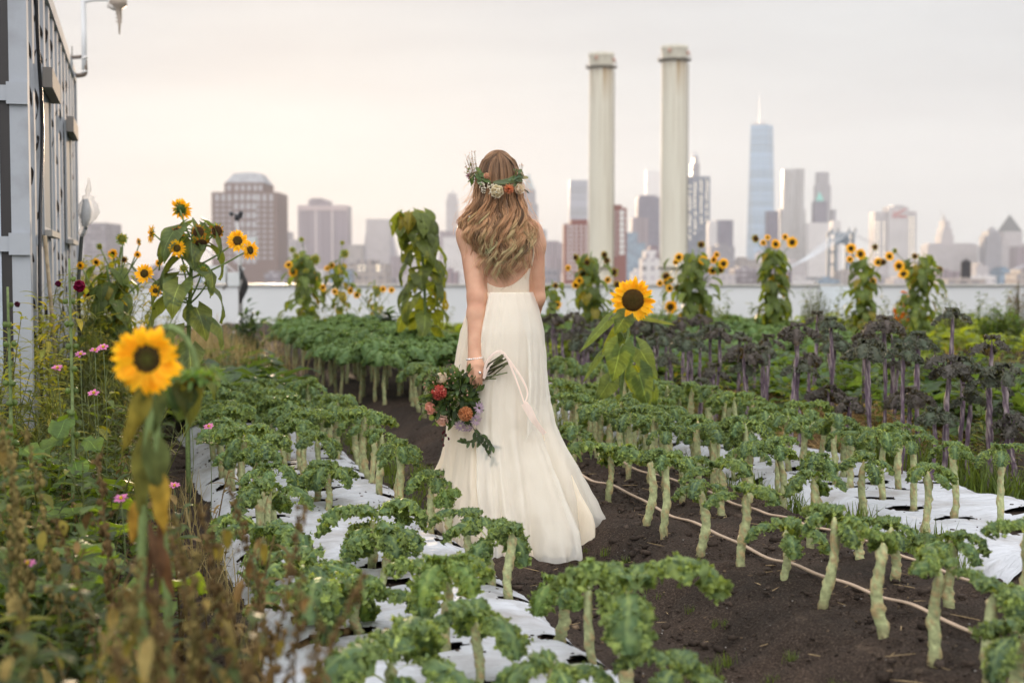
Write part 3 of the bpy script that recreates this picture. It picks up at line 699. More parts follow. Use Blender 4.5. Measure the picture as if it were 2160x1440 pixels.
# rippled steel tower
D = 3000
def ripple(mb):
    zb, zt = -37, at(0, 356, D).z
    for x0, x1, yt, dy in ((1657, 1681, 357, 0), (1678, 1702, 355, 6), (1652, 1706, 440, 8)):
        xa, xb = at(x0, 0, D).x, at(x1, 0, D).x; zt = at(0, yt, D).z; nu, nv = 40, 26
        z = np.linspace(zb, zt, nu+1)[:, None]; s = np.linspace(0, 1, nv+1)[None, :]
        X = xa+(xb-xa)*s+0*z; Y = D+dy+1.6*np.sin(s*22+np.sin(z*.035+x0)*1.4)+0*z
        V = np.stack([X, Y, z+0*s], -1).reshape(-1, 3); mb.add(V, grid_faces(nu, nv), (.5, .5, .5), np.stack([X, z+37+0*s], -1).reshape(-1, 2))
        add_box(mb, (xa+.01, D+dy+3.5, zb), (xb-.01, D+dy+28, zt-.3), (.5, .5, .5))
c = at(1680, 565, D); r = thing('rippled_tower', 'rippled steel tower right of the tallest glass skyscraper', 'building', (c.x, D, -37)); part_px(r, c, D, 'wall', BF['steel'], ripple)
D = 3300
r, c = building('slender_tower', 'slender stone tower behind the green copper pyramid roof', [(1722, 1753, 390), (1725, 1749, 363, 2, 390), (1716, 1758, 470, -2), (1755, 1764, 442, 1)], D, BF['grey'], 30)
D = 2900
r, c = building('copper_roof_tower', 'ornate pale tower with dark shrouded top and green copper pyramid', [(1706, 1758, 470), (1719, 1745, 424, 3, 470, BF['dark'])], D, BF['white'], 35)
part_px(r, c, D, 'roof', M_copper, lambda mb: (pyramid(mb, 1724, 1740, 424, 1731, 1733, 404, D, 14, 8, (.16, .42, .36))))
building('tan_midrise', 'cream mid-rise tucked behind the suspension bridge tower', [(1757, 1774, 465)], 2600, BF['white'], 30)
# suspension bridge tower
D = 1800
c = at(1780, 565, D); r = thing('bridge_tower', 'blue steel suspension bridge tower with finials and sweeping cables', 'bridge', (c.x, D, -37))
def legs(mb):
    for x0, x1 in ((1752, 1772), (1791, 1809)):
        for k in (0, 1):
            xa = at(x0+k*(x1-x0-6), 0, D).x; add_box(mb, (xa, D, -37), (xa+3.6, D+8, at(0, 489, D).z), (.05, .09, .13))
        for yy in (489, 505, 530, 555):
            add_box(mb, (at(x0+1, 0, D).x, D+1, at(0, yy+4, D).z), (at(x1-1, 0, D).x, D+7, at(0, yy, D).z), (.05, .09, .13))
part_px(r, c, D, 'leg', M_blue, legs)
def arch(mb):
    xa, xb = at(1772, 0, D).x, at(1791, 0, D).x; zt = at(0, 490, D).z; zm = at(0, 510, D).z; n_ = 12
    for k in range(n_):
        a0, a1 = PI*k/n_, PI*(k+1)/n_; xm = (xa+xb)/2; rr = (xb-xa)/2
        p0, p1 = xm-math.cos(a0)*rr, xm-math.cos(a1)*rr; z0 = zm+math.sin((a0+a1)/2)*rr*.7-6
        add_box(mb, (p0, D+1.5, z0), (p1, D+6.5, zt), (.05, .09, .13))
part_px(r, c, D, 'arch', M_blue, arch)
for x in (1755, 1768, 1792, 1805):
    part_px(r, c, D, 'finial', M_blue, lambda mb: pyramid(mb, x-2.5, x+3.5, 489, x, x+1, 479, D, 4, 2, (.05, .09, .13)))
part_px(r, c, D, 'deck', M_blue, lambda mb: add_box(mb, (at(1560, 0, D).x, D-4, at(0, 590, D).z), (at(2200, 0, D).x, D+14, at(0, 585, D).z), (.12, .13, .15)))
for k in range(4):
    p0 = at(1764+k*10, 489+k*.5, D); p1 = at(1560, 612-k*7, D-500); m_ = (p0+p1)/2; m_.z -= 9
    part_px(r, c, D, 'cable', M_metal, lambda mb: add_tube(mb, spline([p0, m_, p1], 16), .55, 5, (.62, .66, .70)))
    p0 = at(1764+k*10, 489, D+3); p1 = at(2300, 640-k*4, D+700); m_ = (p0+p1)/2; m_.z -= 35
    if k > 1: part_px(r, c, D, 'cable', M_metal, lambda mb: add_tube(mb, spline([p0, m_, p1], 16), .4, 5, (.45, .42, .42)))
for k in range(3):
    p0 = at(2190, 548+k*3, 1500); p1 = at(1990, 598, 1500); m_ = (p0+p1)/2; m_.z -= 4
    q = MB(); add_tube(q, spline([p0, m_, p1], 14), .35, 5, (.5, .5, .52)); tag(q.build('bridge_cable', M_metal), 'thin pale bridge cables rising to the right edge of view', 'cable', 'cables of the farther bridge')
# telephone company block
D = 2300
r, c = building('telephone_building', 'pale block with red lettering and three stepped windowless shafts', [(1875, 1917, 436), (1845, 1876, 447, 4), (1916, 1934, 445, 5), (1884, 1908, 433, 3, 436)], D, BF['stone'], 40)
for o in [x for x in r.children if x.name.startswith('wall')]:
    o.data.materials.clear(); o.data.materials.append(colmat('plain_limestone_surface', .8, 0, .2, .05, .1)); o.data.attributes['col'].data.foreach_set('color', np.tile(np.array([.44, .41, .40, 1], np.float32), len(o.data.vertices)))
windows(r, c, D, (1849, 1855, 1866), np.arange(470, 545, 9), 2.2, 4.5, M_lit, dy=3.7); windows(r, c, D, (1921, 1928), np.arange(460, 545, 9), 2.2, 4.5, M_lit, dy=4.7)
M_red = colmat('red_sign_surface', .5, 0, .3, 1, .05)
tcu = bpy.data.curves.new('sign_lettering', 'FONT'); tcu.body = 'verizon'; tcu.size = 8.2; tcu.extrude = .3; tcu.align_x = 'CENTER'
to = bpy.data.objects.new('sign_lettering', tcu); COL.objects.link(to)
dg = bpy.context.evaluated_depsgraph_get(); tm = bpy.data.meshes.new_from_object(to.evaluated_get(dg)); bpy.data.objects.remove(to)
tm.name = 'sign_lettering'; a_ = tm.attributes.new('col', 'FLOAT_COLOR', 'POINT'); a_.data.foreach_set('color', np.tile(np.array([.5, .05, .05, 1], np.float32), len(tm.vertices)))
tm.materials.clear(); tm.materials.append(M_red)
to = child('sign_lettering', tm, r); p = at(1897, 459, D); to.location = (p.x-c.x, -.4, p.z+37); to.rotation_euler = (R(90), 0, 0)
def check(mb):
    for (xa, ya), (xb, yb) in (((1885, 446), (1889, 452)), ((1889, 452), (1911, 441))):
        add_tube(mb, [at(xa, ya, D-.8), at(xb, yb, D-.8)], .8, 4, (.5, .05, .05))
part_px(r, c, D, 'check_mark', M_red, check)
# domed civic tower
D = 2500
r, c = building('civic_building', 'wide stone civic building with tiered wedding-cake spire', [(1957, 2064, 517), (1962, 2058, 513, 2, 517), (1985, 2012, 496, 10, 517), (1988, 2009, 482, 12, 496), (1992, 2004, 466, 14, 482)], D, BF['stone'], 45)
part_px(r, c, D, 'spire', M_matte, lambda mb: (pyramid(mb, 1993, 2003, 466, 1997, 1999, 450, D, 8, 16, (.4, .37, .35)), add_tube(mb, [(at(1998, 0, D).x, D+20, at(0, y, D).z) for y in (450, 443)], (.9, .5), 5, (.4, .37, .35))))
for x in (1986, 2010):
    part_px(r, c, D, 'pinnacle', M_matte, lambda mb: pyramid(mb, x-2, x+2, 496, x-.5, x+.5, 486, D, 4, 10, (.4, .37, .35)))
for k in range(9):
    part_px(r, c, D, 'pilaster', M_matte, lambda mb: px_box(mb, 2018+k*5, 2020+k*5, 530, D, 1.2, 0, at(0, 560, D).z, dy=-1.3, col=(.48, .44, .43)))
D = 2400
r, c = building('round_top_block', 'grey stepped block with a rounded crown left of the pyramid tower', [(2080, 2113, 497), (2085, 2108, 488, 2, 497)], D, BF['grey'], 35)
part_px(r, c, D, 'roof', M_matte, lambda mb: pyramid(mb, 2088, 2106, 488, 2095, 2099, 478, D, 16, 4, (.22, .21, .22)))
D = 2450
r, c = building('pyramid_tower', 'stone tower capped by a steep dark pyramid roof', [(2117, 2157, 488), (2108, 2170, 512, -3)], D, BF['stone'], 35)
part_px(r, c, D, 'roof', M_matte, lambda mb: pyramid(mb, 2117, 2157, 488, 2136.5, 2137.5, 452, D, 33, 0, (.10, .10, .10)))
building('edge_block', 'pale block cut off by the right edge behind pyramid tower', [(2146, 2185, 520)], 2100, BF['mauve'], 35)
# water tank on a near roof
D = 600
c = at(2037, 589, D); r = thing('water_tank', 'black rooftop water tank on short legs above the parapet', 'water tank', (c.x, D, c.z))
mb = MB(); a = np.arange(20)/20*2*PI; h = at(0, 552, D).z-c.z; rr = 2.1
prof = [(0, .6), (rr, .6), (rr*1.02, h*.5), (rr*.96, h), (rr*.5, h+.7), (0, h+1.3)]
V = np.array([[(q*math.cos(x), q*math.sin(x), z) for x in a] for q, z in prof]).reshape(-1, 3)
mb.add(V, grid_faces(5, 20, True), (.018, .016, .02)); mb.build('barrel', M_matte, r, False)
for k in range(4):
    q = MB(); x, y = math.cos(k*PI/2+.6)*1.6, math.sin(k*PI/2+.6)*1.6; add_box(q, (x-.15, y-.15, -9), (x+.15, y+.15, .59), (.03, .03, .03)); q.build('leg', M_matte, r)
building('tank_roof_building', 'low flat building carrying the black water tank', [(2000, 2080, 588)], 595, BF['low'], 30)
# band of low buildings along the foot of the skyline
rg = np.random.default_rng(8)
nouns = ['warehouse', 'brick house row', 'tenement', 'office block', 'factory', 'apartment block']
x = 150; k = 0
heads_ = ('tan', 'grey', 'pale', 'rust brown', 'mauve', 'off-white', 'slate')
lows = []
while x < 2200:
    w_ = rg.uniform(24, 60); D = rg.choice([900, 1200, 1500]); top = rg.uniform(562, 586)
    if 1590 < x < 2100: top = rg.uniform(570, 590)
    key = ('low', 'grey', 'stone', 'slab', 'mauve', 'white', 'blue')[k % 7]
    building('low_block', 'low hazy rooftop block just above the parapet wall', [(x, x+w_, top), (x+w_*.2, x+w_*.55, top-rg.uniform(3, 8), 3, top)], D+rg.uniform(-20, 20)+k*3, BF[key], 25, group='low blocks along the foot of the skyline')
    x += w_*rg.uniform(.9, 1.5); k += 1
for x0, x1, yt in ((1555, 1600, 548), (1600, 1660, 535), (1660, 1700, 552), (1150, 1200, 545), (860, 935, 548), (580, 640, 520), (224, 300, 578), (1930, 1960, 555), (2060, 2085, 560)):
    building('midrise_block', 'hazy mid-height block filling a gap in the skyline', [(x0, x1, yt), (x0+5, x0+(x1-x0)*.5, yt-6, 3, yt)], 1700+(x0 % 7)*40, BF[('stone', 'grey', 'mauve', 'low')[x0 % 4]], 30, group='mid-height blocks in gaps of the skyline')

# ---------------------------------------------------------------- the two smokestacks
def stack_mat():
    m, n, l, o = newmat('cream_stack_paint')
    co = n.new('ShaderNodeTexCoord'); mp = n.new('ShaderNodeMapping'); mp.inputs['Scale'].default_value = (1.8, 1.8, .035); l.new(co.outputs['Object'], mp.inputs[0])
    t = n.new('ShaderNodeTexNoise'); t.inputs['Scale'].default_value = 1.2; t.inputs['Detail'].default_value = 5; l.new(mp.outputs[0], t.inputs['Vector'])
    r = n.new('ShaderNodeValToRGB'); e = r.color_ramp.elements; e[0].position = .30; e[0].color = (.44, .39, .30, 1); e[1].position = .5; e[1].color = (.56, .53, .43, 1); l.new(t.outputs[0], r.inputs[0])
    # rust runs below the walkway
    a = n.new('ShaderNodeAttribute'); a.attribute_name = 'luv'; sx = n.new('ShaderNodeSeparateXYZ'); l.new(a.outputs['Vector'], sx.inputs[0])
    mp2 = n.new('ShaderNodeMapping'); mp2.inputs['Scale'].default_value = (1.6, 1.6, .02); l.new(co.outputs['Object'], mp2.inputs[0])
    t2 = n.new('ShaderNodeTexNoise'); t2.inputs['Scale'].default_value = 1; l.new(mp2.outputs[0], t2.inputs['Vector'])
    mr = n.new('ShaderNodeMapRange'); l.new(t2.outputs[0], mr.inputs['Value']); mr.inputs['From Min'].default_value = .48; mr.inputs['From Max'].default_value = .6
    m1 = n.new('ShaderNodeMapRange'); l.new(sx.outputs['X'], m1.inputs['Value']); m1.inputs['From Min'].default_value = 11; m1.inputs['From Max'].default_value = 0
    gt = n.new('ShaderNodeMath'); gt.operation = 'GREATER_THAN'; l.new(sx.outputs['X'], gt.inputs[0]); gt.inputs[1].default_value = .01
    mu = n.new('ShaderNodeMath'); mu.operation = 'MULTIPLY'; l.new(mr.outputs[0], mu.inputs[0]); l.new(m1.outputs[0], mu.inputs[1])
    mu2 = n.new('ShaderNodeMath'); mu2.operation = 'MULTIPLY'; l.new(mu.outputs[0], mu2.inputs[0]); l.new(gt.outputs[0], mu2.inputs[1])
    mx = n.new('ShaderNodeMix'); mx.data_type = 'RGBA'; l.new(mu2.outputs[0], mx.inputs[0]); l.new(r.outputs[0], mx.inputs[6]); mx.inputs[7].default_value = (.32, .20, .08, 1)
    p = n.new('ShaderNodeBsdfPrincipled'); l.new(mx.outputs[2], p.inputs['Base Color']); p.inputs['Roughness'].default_value = .6; l.new(p.outputs[0], o.inputs[0]); return m
M_stack = stack_mat()
for (xc, wt, wb, ytop, yring, D, lab, top_lab) in ((1267, 50, 54, 113, 143, 420, 'shorter cream smokestack with rusty walkway ring near its top', 0), (1420, 53, 57, 98, 128, 400, 'taller cream smokestack with rusty walkway ring near its top', 1)):
    c = at(xc, 565, D); r = thing('smokestack', lab, 'smokestack', (c.x, D, -37), 0, 'pair of cream smokestacks')
    zr = at(0, yring, D).z+37; zt = at(0, ytop, D).z+37; rt = wt/2/3000*D; rb = wb/2/3000*D; n_ = 40; a = np.arange(n_)/n_*2*PI
    def lathe(mb, prof, col, lu=None):
        V = np.array([[(q*math.cos(x), q*math.sin(x), z) for x in a] for q, z in prof]).reshape(-1, 3)
        l_ = None if lu is None else np.repeat(np.array([[u_, 0] for u_ in lu], float), n_, 0)
        mb.add(V, grid_faces(len(prof)-1, n_, True), col, l_)
    mb = MB(); zs = np.linspace(zr, 0, 14); zs[1:3] = (zr-6, zr-12); lathe(mb, [(rt+(rb-rt)*(1-z/zr), z) for z in zs][::-1], (.6, .6, .5), [zr-z+.02 for z in zs][::-1]); mb.build('shaft', M_stack, r)
    mb = MB(); lathe(mb, [(rt*.985, zr+.3), (rt*1.03, zr+.9), (rt*1.03, zt-1.1), (rt*1.08, zt-.9), (rt*1.08, zt), (rt*.9, zt), (rt*.9, zt-2)], (.6, .6, .5), [0]*7); mb.build('rim', M_stack, r)
    mb = MB(); lathe(mb, [(rt, zr-.5), (rt*1.32, zr-.1), (rt*1.34, zr+.15), (rt, zr+.15)], (.10, .085, .06)); mb.build('walkway', M_metal, r)
    mb = MB(); add_box(mb, (-.05, -.05, .1), (.05, .05, 1.1), (.2, .17, .13)); mp_ = mb.mesh('railing_post', M_metal)
    for k in range(16):
        o = child('railing_post', mp_, r); o.location = (math.cos(k*PI/8)*rt*1.3, math.sin(k*PI/8)*rt*1.3, zr)
    mb = MB(); add_box(mb, (rb*.97, -.5, 8), (rb*1.0+.14, .1, zr-1), (.20, .18, .13)); mb.build('ladder', M_wall, r)
    for (dx, zz) in ((-.45, zt-1.6), (.98, zt-2.0)):
        mb = MB(); y = -math.sqrt(max(0, 1.1-dx*dx))*rt; g = blob_geo(rg, .5, 8, 5, (.45, .22, .16), .08); mb.inst(g, trans(dx*rt*1.06, y*.98, zz)); add_box(mb, (dx*rt*1.06-.9, y*.98-.12, zz-.9), (dx*rt*1.06+.7, y*.98+.12, zz-.65), (.35, .28, .2)); mb.build('beacon', M_matte, r)
    mb = MB(); zl = at(0, 563, D).z+37; lathe(mb, [(rb*.97, zl-.5), (rb*1.25, zl-.3), (rb*1.25, zl), (rb*.97, zl)], (.16, .13, .10)); mb.build('lower_walkway', M_metal, r)
# ---------------------------------------------------------------- curly kale
rng = np.random.default_rng(21)
ORD = ('first second third fourth fifth sixth seventh eighth ninth tenth eleventh twelfth thirteenth fourteenth fifteenth sixteenth seventeenth '
       'eighteenth nineteenth twentieth twenty-first twenty-second twenty-third twenty-fourth twenty-fifth twenty-sixth twenty-seventh twenty-eighth twenty-ninth thirtieth '
       'thirty-first thirty-second thirty-third thirty-fourth thirty-fifth thirty-sixth thirty-seventh thirty-eighth thirty-ninth fortieth forty-first forty-second forty-third forty-fourth forty-fifth forty-sixth forty-seventh forty-eighth forty-ninth fiftieth fifty-first fifty-second fifty-third fifty-fourth fifty-fifth fifty-sixth fifty-seventh fifty-eighth fifty-ninth sixtieth sixty-first sixty-second sixty-third sixty-fourth sixty-fifth sixty-sixth sixty-seventh sixty-eighth sixty-ninth seventieth seventy-first seventy-second seventy-third seventy-fourth seventy-fifth seventy-sixth seventy-seventh seventy-eighth seventy-ninth eightieth').split()
def kale_crown(rng, n, Lg, Wd, col, rim, spread=(.5, 1.15), res=(22, 14), lop=None, frill=165):
    mb = MB()
    a0 = rng.uniform(0, 6)
    for k in range(n):
        az = a0+k*2*PI/n+rng.normal(0, .3) if lop is None else lop+rng.normal(0, .5)
        g = kale_leaf_geo(rng, Lg*rng.uniform(.75, 1.15), Wd*rng.uniform(.8, 1.15), np.array(col)*rng.uniform(.8, 1.2), np.array(rim)*rng.uniform(.85, 1.15),
                          rng.uniform(*spread), rng.uniform(1.2, 2.0), *res, frill=frill)
        mb.inst(g, rotz(az) @ trans(0, .006, rng.uniform(-.05, .005)))
    # young heart leaves
    for k in range(5):
        g = kale_leaf_geo(rng, Lg*.36, Wd*.6, np.array(col), np.array(rim), 1.2, .3, 12, 8, 40)
        mb.inst(g, rotz(rng.uniform(0, 6)) @ trans(0, .004, 0))
    return mb
def kale_stem(rng, h, r, col, scar, bend=.006, bumps=1.0):
    nz_ = 22; sd = 9
    t = np.linspace(0, 1, nz_); ph = rng.uniform(0, 6, 2); b = rng.normal(0, bend, 2)
    P = np.stack([b[0]*np.sin(t*2.2)*(1)+.006*np.sin(t*7+ph[0]), b[1]*np.sin(t*2.2)+.006*np.sin(t*6+ph[1]), t*h-.03*(1-t)], -1)
    V, F = tube_geo(P, r*(1.0-.12*t+.08*np.sin(t*9+ph[0]))*np.where(t > .9, 1-.75*(t-.9)/.1, 1), sd)
    ctr = np.repeat(P, sd, 0); d = V[:nz_*sd]-ctr
    bp = 1+bumps*np.maximum(0, rng.normal(0, .13, nz_*sd)); bp[rng.random(nz_*sd) < .2] += .36*bumps
    V[:nz_*sd] = ctr+d*bp[:, None]
    c = np.array(col)[None]*np.ones((len(V), 1)); c = c*(1+.15*rng.normal(0, 1, (len(V), 1)))
    hot = np.zeros(len(V)); hot[:nz_*sd] = (bp > 1.22); hot = hot[:, None]
    c = c*(1-hot)+np.array(scar)*hot
    base = np.clip(1-(V[:, 2:3]/h)/.12, 0, 1)
    c = c*(1-base*.5)+np.array([.16, .10, .05])*base*.5
    mb = MB(); mb.add(V, F, np.clip(c, .005, 1)); return mb, P[-1]
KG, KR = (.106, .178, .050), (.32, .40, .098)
kale_kinds = []
crown_specs = [(5, .26, .105, None), (4, .29, .115, None), (6, .25, .10, None), (4, .26, .11, None), (3, .30, .12, None), (3, .21, .10, 2.9), (2, .23, .095, 3.3), (5, .18, .10, 5.2), (6, .28, .105, None), (4, .22, .115, 3.6)]
for (n_, lg, wd, lop) in crown_specs:
    cool = rng.uniform(0, 1); col = np.array(KG)*(1-cool)+np.array((.078, .14, .078))*cool
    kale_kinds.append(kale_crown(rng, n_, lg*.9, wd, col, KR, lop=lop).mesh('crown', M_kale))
stem_kinds = []
for k in range(7):
    mb, tip = kale_stem(rng, .36, .0148, (.37, .40, .20), (.42, .32, .16)); stem_kinds.append((mb.mesh('stem', M_stem), tip))
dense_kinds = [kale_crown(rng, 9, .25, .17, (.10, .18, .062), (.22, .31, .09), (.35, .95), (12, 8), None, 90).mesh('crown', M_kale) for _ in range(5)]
def plant_kale(p, h, label, group, crowns=kale_kinds, stems=stem_kinds, kind=None, size=1.0, rz=None, girth=1.0, name='kale_plant', cat='kale'):
    r = thing(name, label, cat, p, rng.uniform(0, 6) if rz is None else rz, group)
    r.rotation_euler[0] = rng.normal(0, .032); r.rotation_euler[1] = rng.normal(0, .032)
    me, tip = stems[rng.integers(len(stems))]
    s = child('stem', me, r); s.scale = (girth, girth, h/.36)
    c = child('crown', crowns[(rng.integers(len(crowns)) if crowns is not kale_kinds else (0, 1, 2, 3, 4, 8)[rng.integers(6)]) if kind is None else kind], r); c.location = (tip[0]*girth, tip[1]*girth, tip[2]*h/.36+.004); c.scale = (size,)*3
    return r
rows = {}
def row_add(key, u, v, h, **kw): rows.setdefault(key, []).append((u, v, h, kw))
def from_px(key, lst, z):
    for (bx, by, ty, *k) in lst:
        p = on_ground(bx, by, z); u, v = UV(p)
        h = (by-ty)/3000*p.y
        kw = {}
        if k: kw['kind'] = k[0]
        if len(k) > 1: kw['size'] = k[1]
        if len(k) > 2: kw['rz'] = k[2]
        row_add(key, u, v, h, **kw)
# left film bed
from_px('A3', [(1425, 1560, 1385, 3), (1318, 1490, 1240, 4, 1.15), (1250, 1410, 1230, 0), (1185, 1345, 1212, 6, .9, 0), (1070, 1262, 1110, 7), (1035, 1232, 1110, 1, .9), (997, 1203, 1085, 3), (945, 1150, 1040, 9), (905, 1120, 1000, 2)], .08)
from_px('A2', [(1160, 1560, 1400, 2), (1012, 1470, 1310, 1), (945, 1382, 1195, 6, 1.1, 0.2), (898, 1330, 1215, 4), (805, 1235, 1120, 0), (788, 1200, 1090, 8, 1.1), (690, 1075, 985, 2), (672, 1060, 990, 0)], .08)
from_px('A1', [(830, 1540, 1385, 8, 1.2), (690, 1360, 1260, 4, 1.15), (757, 1350, 1270, 1), (640, 1310, 1180, 2, 1.1), (560, 1220, 1110, 8, 1.15)], .08)
def fill(key, v, u0, u1, step, h0, h1, pskip=0, jit=.03, **kw):
    u = u0
    while u < u1:
        if rng.random() >= pskip: row_add(key, u+rng.normal(0, jit), v+rng.normal(0, jit), rng.uniform(h0, h1), **kw)
        u += step*rng.uniform(.85, 1.15)
def top_u(key): return max(u for u, *_ in rows[key])
fill('A3', 1.25, top_u('A3')+.3, 9.9, .26, .24, .36, .03)
fill('A2', .92, top_u('A2')+.33, 10, .21, .24, .36, .03)
fill('A1', .58, top_u('A1')+.5, 10, .21, .24, .36, .03)
# bare bed with drip lines
from_px('B1', [(2150, 1520, 1330, 3), (2085, 1450, 1255, 7, .9), (1967, 1400, 1200, 4), (1860, 1343, 1145, 9), (1740, 1280, 1085, 0), (1653, 1230, 1115, 1), (1566, 1203, 1045, 4), (1483, 1172, 1030, 3), (1402, 1137, 965, 0), (1368, 1112, 965, 7), (1285, 1060, 960, 4, 1.05), (1212, 990, 915, 8)], .13)
from_px('B2', [(2150, 1330, 1120, 4), (2005, 1287, 1140, 2), (1890, 1225, 1110, 0), (1808, 1192, 1115, 7, .85), (1712, 1166, 1015, 1), (1525, 1090, 990, 4), (1442, 1060, 965, 2)], .13)
fill('B1', 2.15, top_u('B1')+.3, 10.6, .23, .27, .36)
fill('B2', 2.56, top_u('B2')+.3, 10.6, .25, .27, .36)
fill('B3', 2.95, 5.4, 10.6, .27, .27, .36, .1)
# right film bed, green row
fill('C1', 3.5, 5.2, 12, .25, .26, .36, .04)
fill('C0', 3.22, 5.2, 10.5, .27, .26, .34, .1)
fill('C2', 3.74, 6.2, 12, .30, .24, .32, .1)
fill('B4', 2.78, 5.6, 9, .33, .24, .32, .2)
names = {'A3': ('aisle-side row', 'film bed beside the weeds'), 'A2': ('middle row', 'film bed beside the weeds'), 'A1': ('weed-side row', 'film bed beside the weeds'),
         'B1': ('aisle-side row', 'bare drip-line bed'), 'B2': ('middle row', 'bare drip-line bed'), 'B3': ('far-side row', 'bare drip-line bed'),
         'C1': ('inner row', 'film bed below purple kale'), 'C2': ('purple-side row', 'film bed below purple kale'), 'B4': ('sparse extra row', 'bare drip-line bed'), 'C0': ('outer row', 'film bed below purple kale')}
holesA, holesC = [], []
for key, lst in rows.items():
    lst.sort(key=lambda q: q[0])
    for i, (u, v, h, kw) in enumerate(lst):
        p = W(u, v); p.z = float(zg(u, v))
        if key[0] == 'A': holesA.append((u, v))
        if key[0] == 'C': holesC.append((u, v))
        kw.setdefault('size', rng.uniform(.58, .82)*(1.2 if key in ('A1', 'A2') else 1))
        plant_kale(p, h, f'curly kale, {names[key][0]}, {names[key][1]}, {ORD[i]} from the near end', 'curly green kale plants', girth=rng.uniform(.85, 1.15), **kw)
film('mulch_film', 'white film over the bed beside the weeds, torn planting holes', 2.6, 10.2, .40, 1.37, holesA)
holesC += [(u, 3.98+rng.normal(0, .04)) for u in np.arange(5.5, 12, .9)]
film('mulch_film', 'white film strip running under the purple kale stems', 4.6, 13, 3.18, 4.16, holesC, .018)
tag(spill.build('spilled_soil', M_crumb), 'dark soil spilled on the white films round the planting holes', kind='stuff')
# the dense block further along the same bed
u = 10.9
while u < 17.2:
    for v in (1.95, 2.25, 2.55, 2.85):
        uu = u+rng.normal(0, .06); vv = v+rng.normal(0, .05); p = W(uu, vv); p.z = float(zg(uu, vv))
        plant_kale(p, rng.uniform(.38, .47), 'curly kale packed in the dense green block behind the bride', 'kale in the dense block behind the bride', dense_kinds, size=rng.uniform(.95, 1.2), girth=.95)
    u += .36
# dense curly green kale across the right half, behind the purple stems
u = 14.5
while u < 21:
    for v in np.arange(5.4, 9.2, .55):
        uu = u+rng.normal(0, .1); vv = v+rng.normal(0, .1); p = W(uu, vv); p.z = float(zg(uu, vv))
        if p.x > 5.4-(p.y-14)*.1: continue
        plant_kale(p, rng.uniform(.3, .42), 'curly kale in the green patch behind the purple kale stems', 'kale in the patch behind the purple kale', dense_kinds, size=rng.uniform(1.2, 1.6), girth=1)
    u += .75
# ---------------------------------------------------------------- purple kale on tall stems
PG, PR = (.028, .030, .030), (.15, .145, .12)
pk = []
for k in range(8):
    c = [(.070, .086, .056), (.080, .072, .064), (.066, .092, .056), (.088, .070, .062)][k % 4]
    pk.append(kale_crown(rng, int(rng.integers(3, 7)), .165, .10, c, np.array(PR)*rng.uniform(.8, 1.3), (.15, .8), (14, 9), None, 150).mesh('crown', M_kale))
pst = []
for k in range(7):
    mb, tip = kale_stem(rng, .36, .0128, (.115, .078, .105), (.33, .27, .27), .02, 1.1); pst.append((mb.mesh('stem', M_stem), tip))
pur = []
from_pur = [(1562, 918, 760), (1582, 922, 735), (1612, 918, 728), (1662, 950, 690), (1692, 948, 765), (1742, 935, 790), (1792, 975, 850), (1838, 965, 700), (1897, 1000, 730), (1905, 985, 800), (1968, 1012, 860), (1985, 1005, 735), (2040, 1000, 800), (2090, 1008, 760), (2112, 1000, 820), (2150, 1020, 840), (1478, 905, 800), (1500, 890, 770)]
for (bx, by, ty) in from_pur:
    p = on_ground(bx, by, .09); u, v = UV(p); pur.append(('front', u, v, (by-ty)/3000*p.y))
u = 6.4
while u < 15.5:
    for row, v in (('second', 4.42), ('third', 4.8)):
        if rng.random() < .72: pur.append((row, u+rng.normal(0, .08), v+rng.normal(0, .07), rng.uniform(.55, .93)*(1 if u < 9.5 else .8)))
    if u > 9.3 and rng.random() < .8: pur.append(('front', u+rng.normal(0, .07), 3.98+rng.normal(0, .05), rng.uniform(.42, .62)))
    u += .27
cnt = {}
for row, u, v, h in sorted(pur, key=lambda q: q[1]):
    i = cnt.get(row, 0); cnt[row] = i+1
    p = W(u, v); p.z = float(zg(u, v))
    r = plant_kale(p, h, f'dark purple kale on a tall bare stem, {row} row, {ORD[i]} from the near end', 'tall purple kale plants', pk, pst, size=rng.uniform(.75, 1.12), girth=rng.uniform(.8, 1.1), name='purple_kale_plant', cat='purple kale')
# ---------------------------------------------------------------- drip lines
M_drip = colmat('tan_drip_tape_surface', .5, 0, .4, 9, .2)
for lab, pts in (('tan drip line lying on bare soil beside the bride', [(2320, 1480), (2160, 1400), (1960, 1302), (1830, 1255), (1700, 1218), (1600, 1178), (1490, 1128), (1400, 1085), (1310, 1042), (1240, 1018), (1180, 985)]),
                 ('tan drip line farther from the bride across bare soil', [(2260, 1345), (2120, 1265), (1960, 1205), (1840, 1163), (1740, 1128), (1640, 1098), (1560, 1070), (1450, 1032), (1340, 998), (1260, 950)])):
    P = []
    for (x, y) in pts:
        q = on_ground(x, y, .14); P.append((q.x, q.y, gz(q)+.028))
    P = spline(P, 90); P[:, 2] += .004*np.sin(np.arange(90)*.7); mb = MB(); V, F = tube_geo(P, .0085, 8)
    c = np.repeat(P, 8, 0); V[:720, 2] = c[:, 2]+(V[:720, 2]-c[:, 2])*.6
    mb.add(V, F, (.46, .34, .24)); tag(mb.build('drip_line', M_drip), lab, 'drip line', 'tan drip lines on the bare bed')
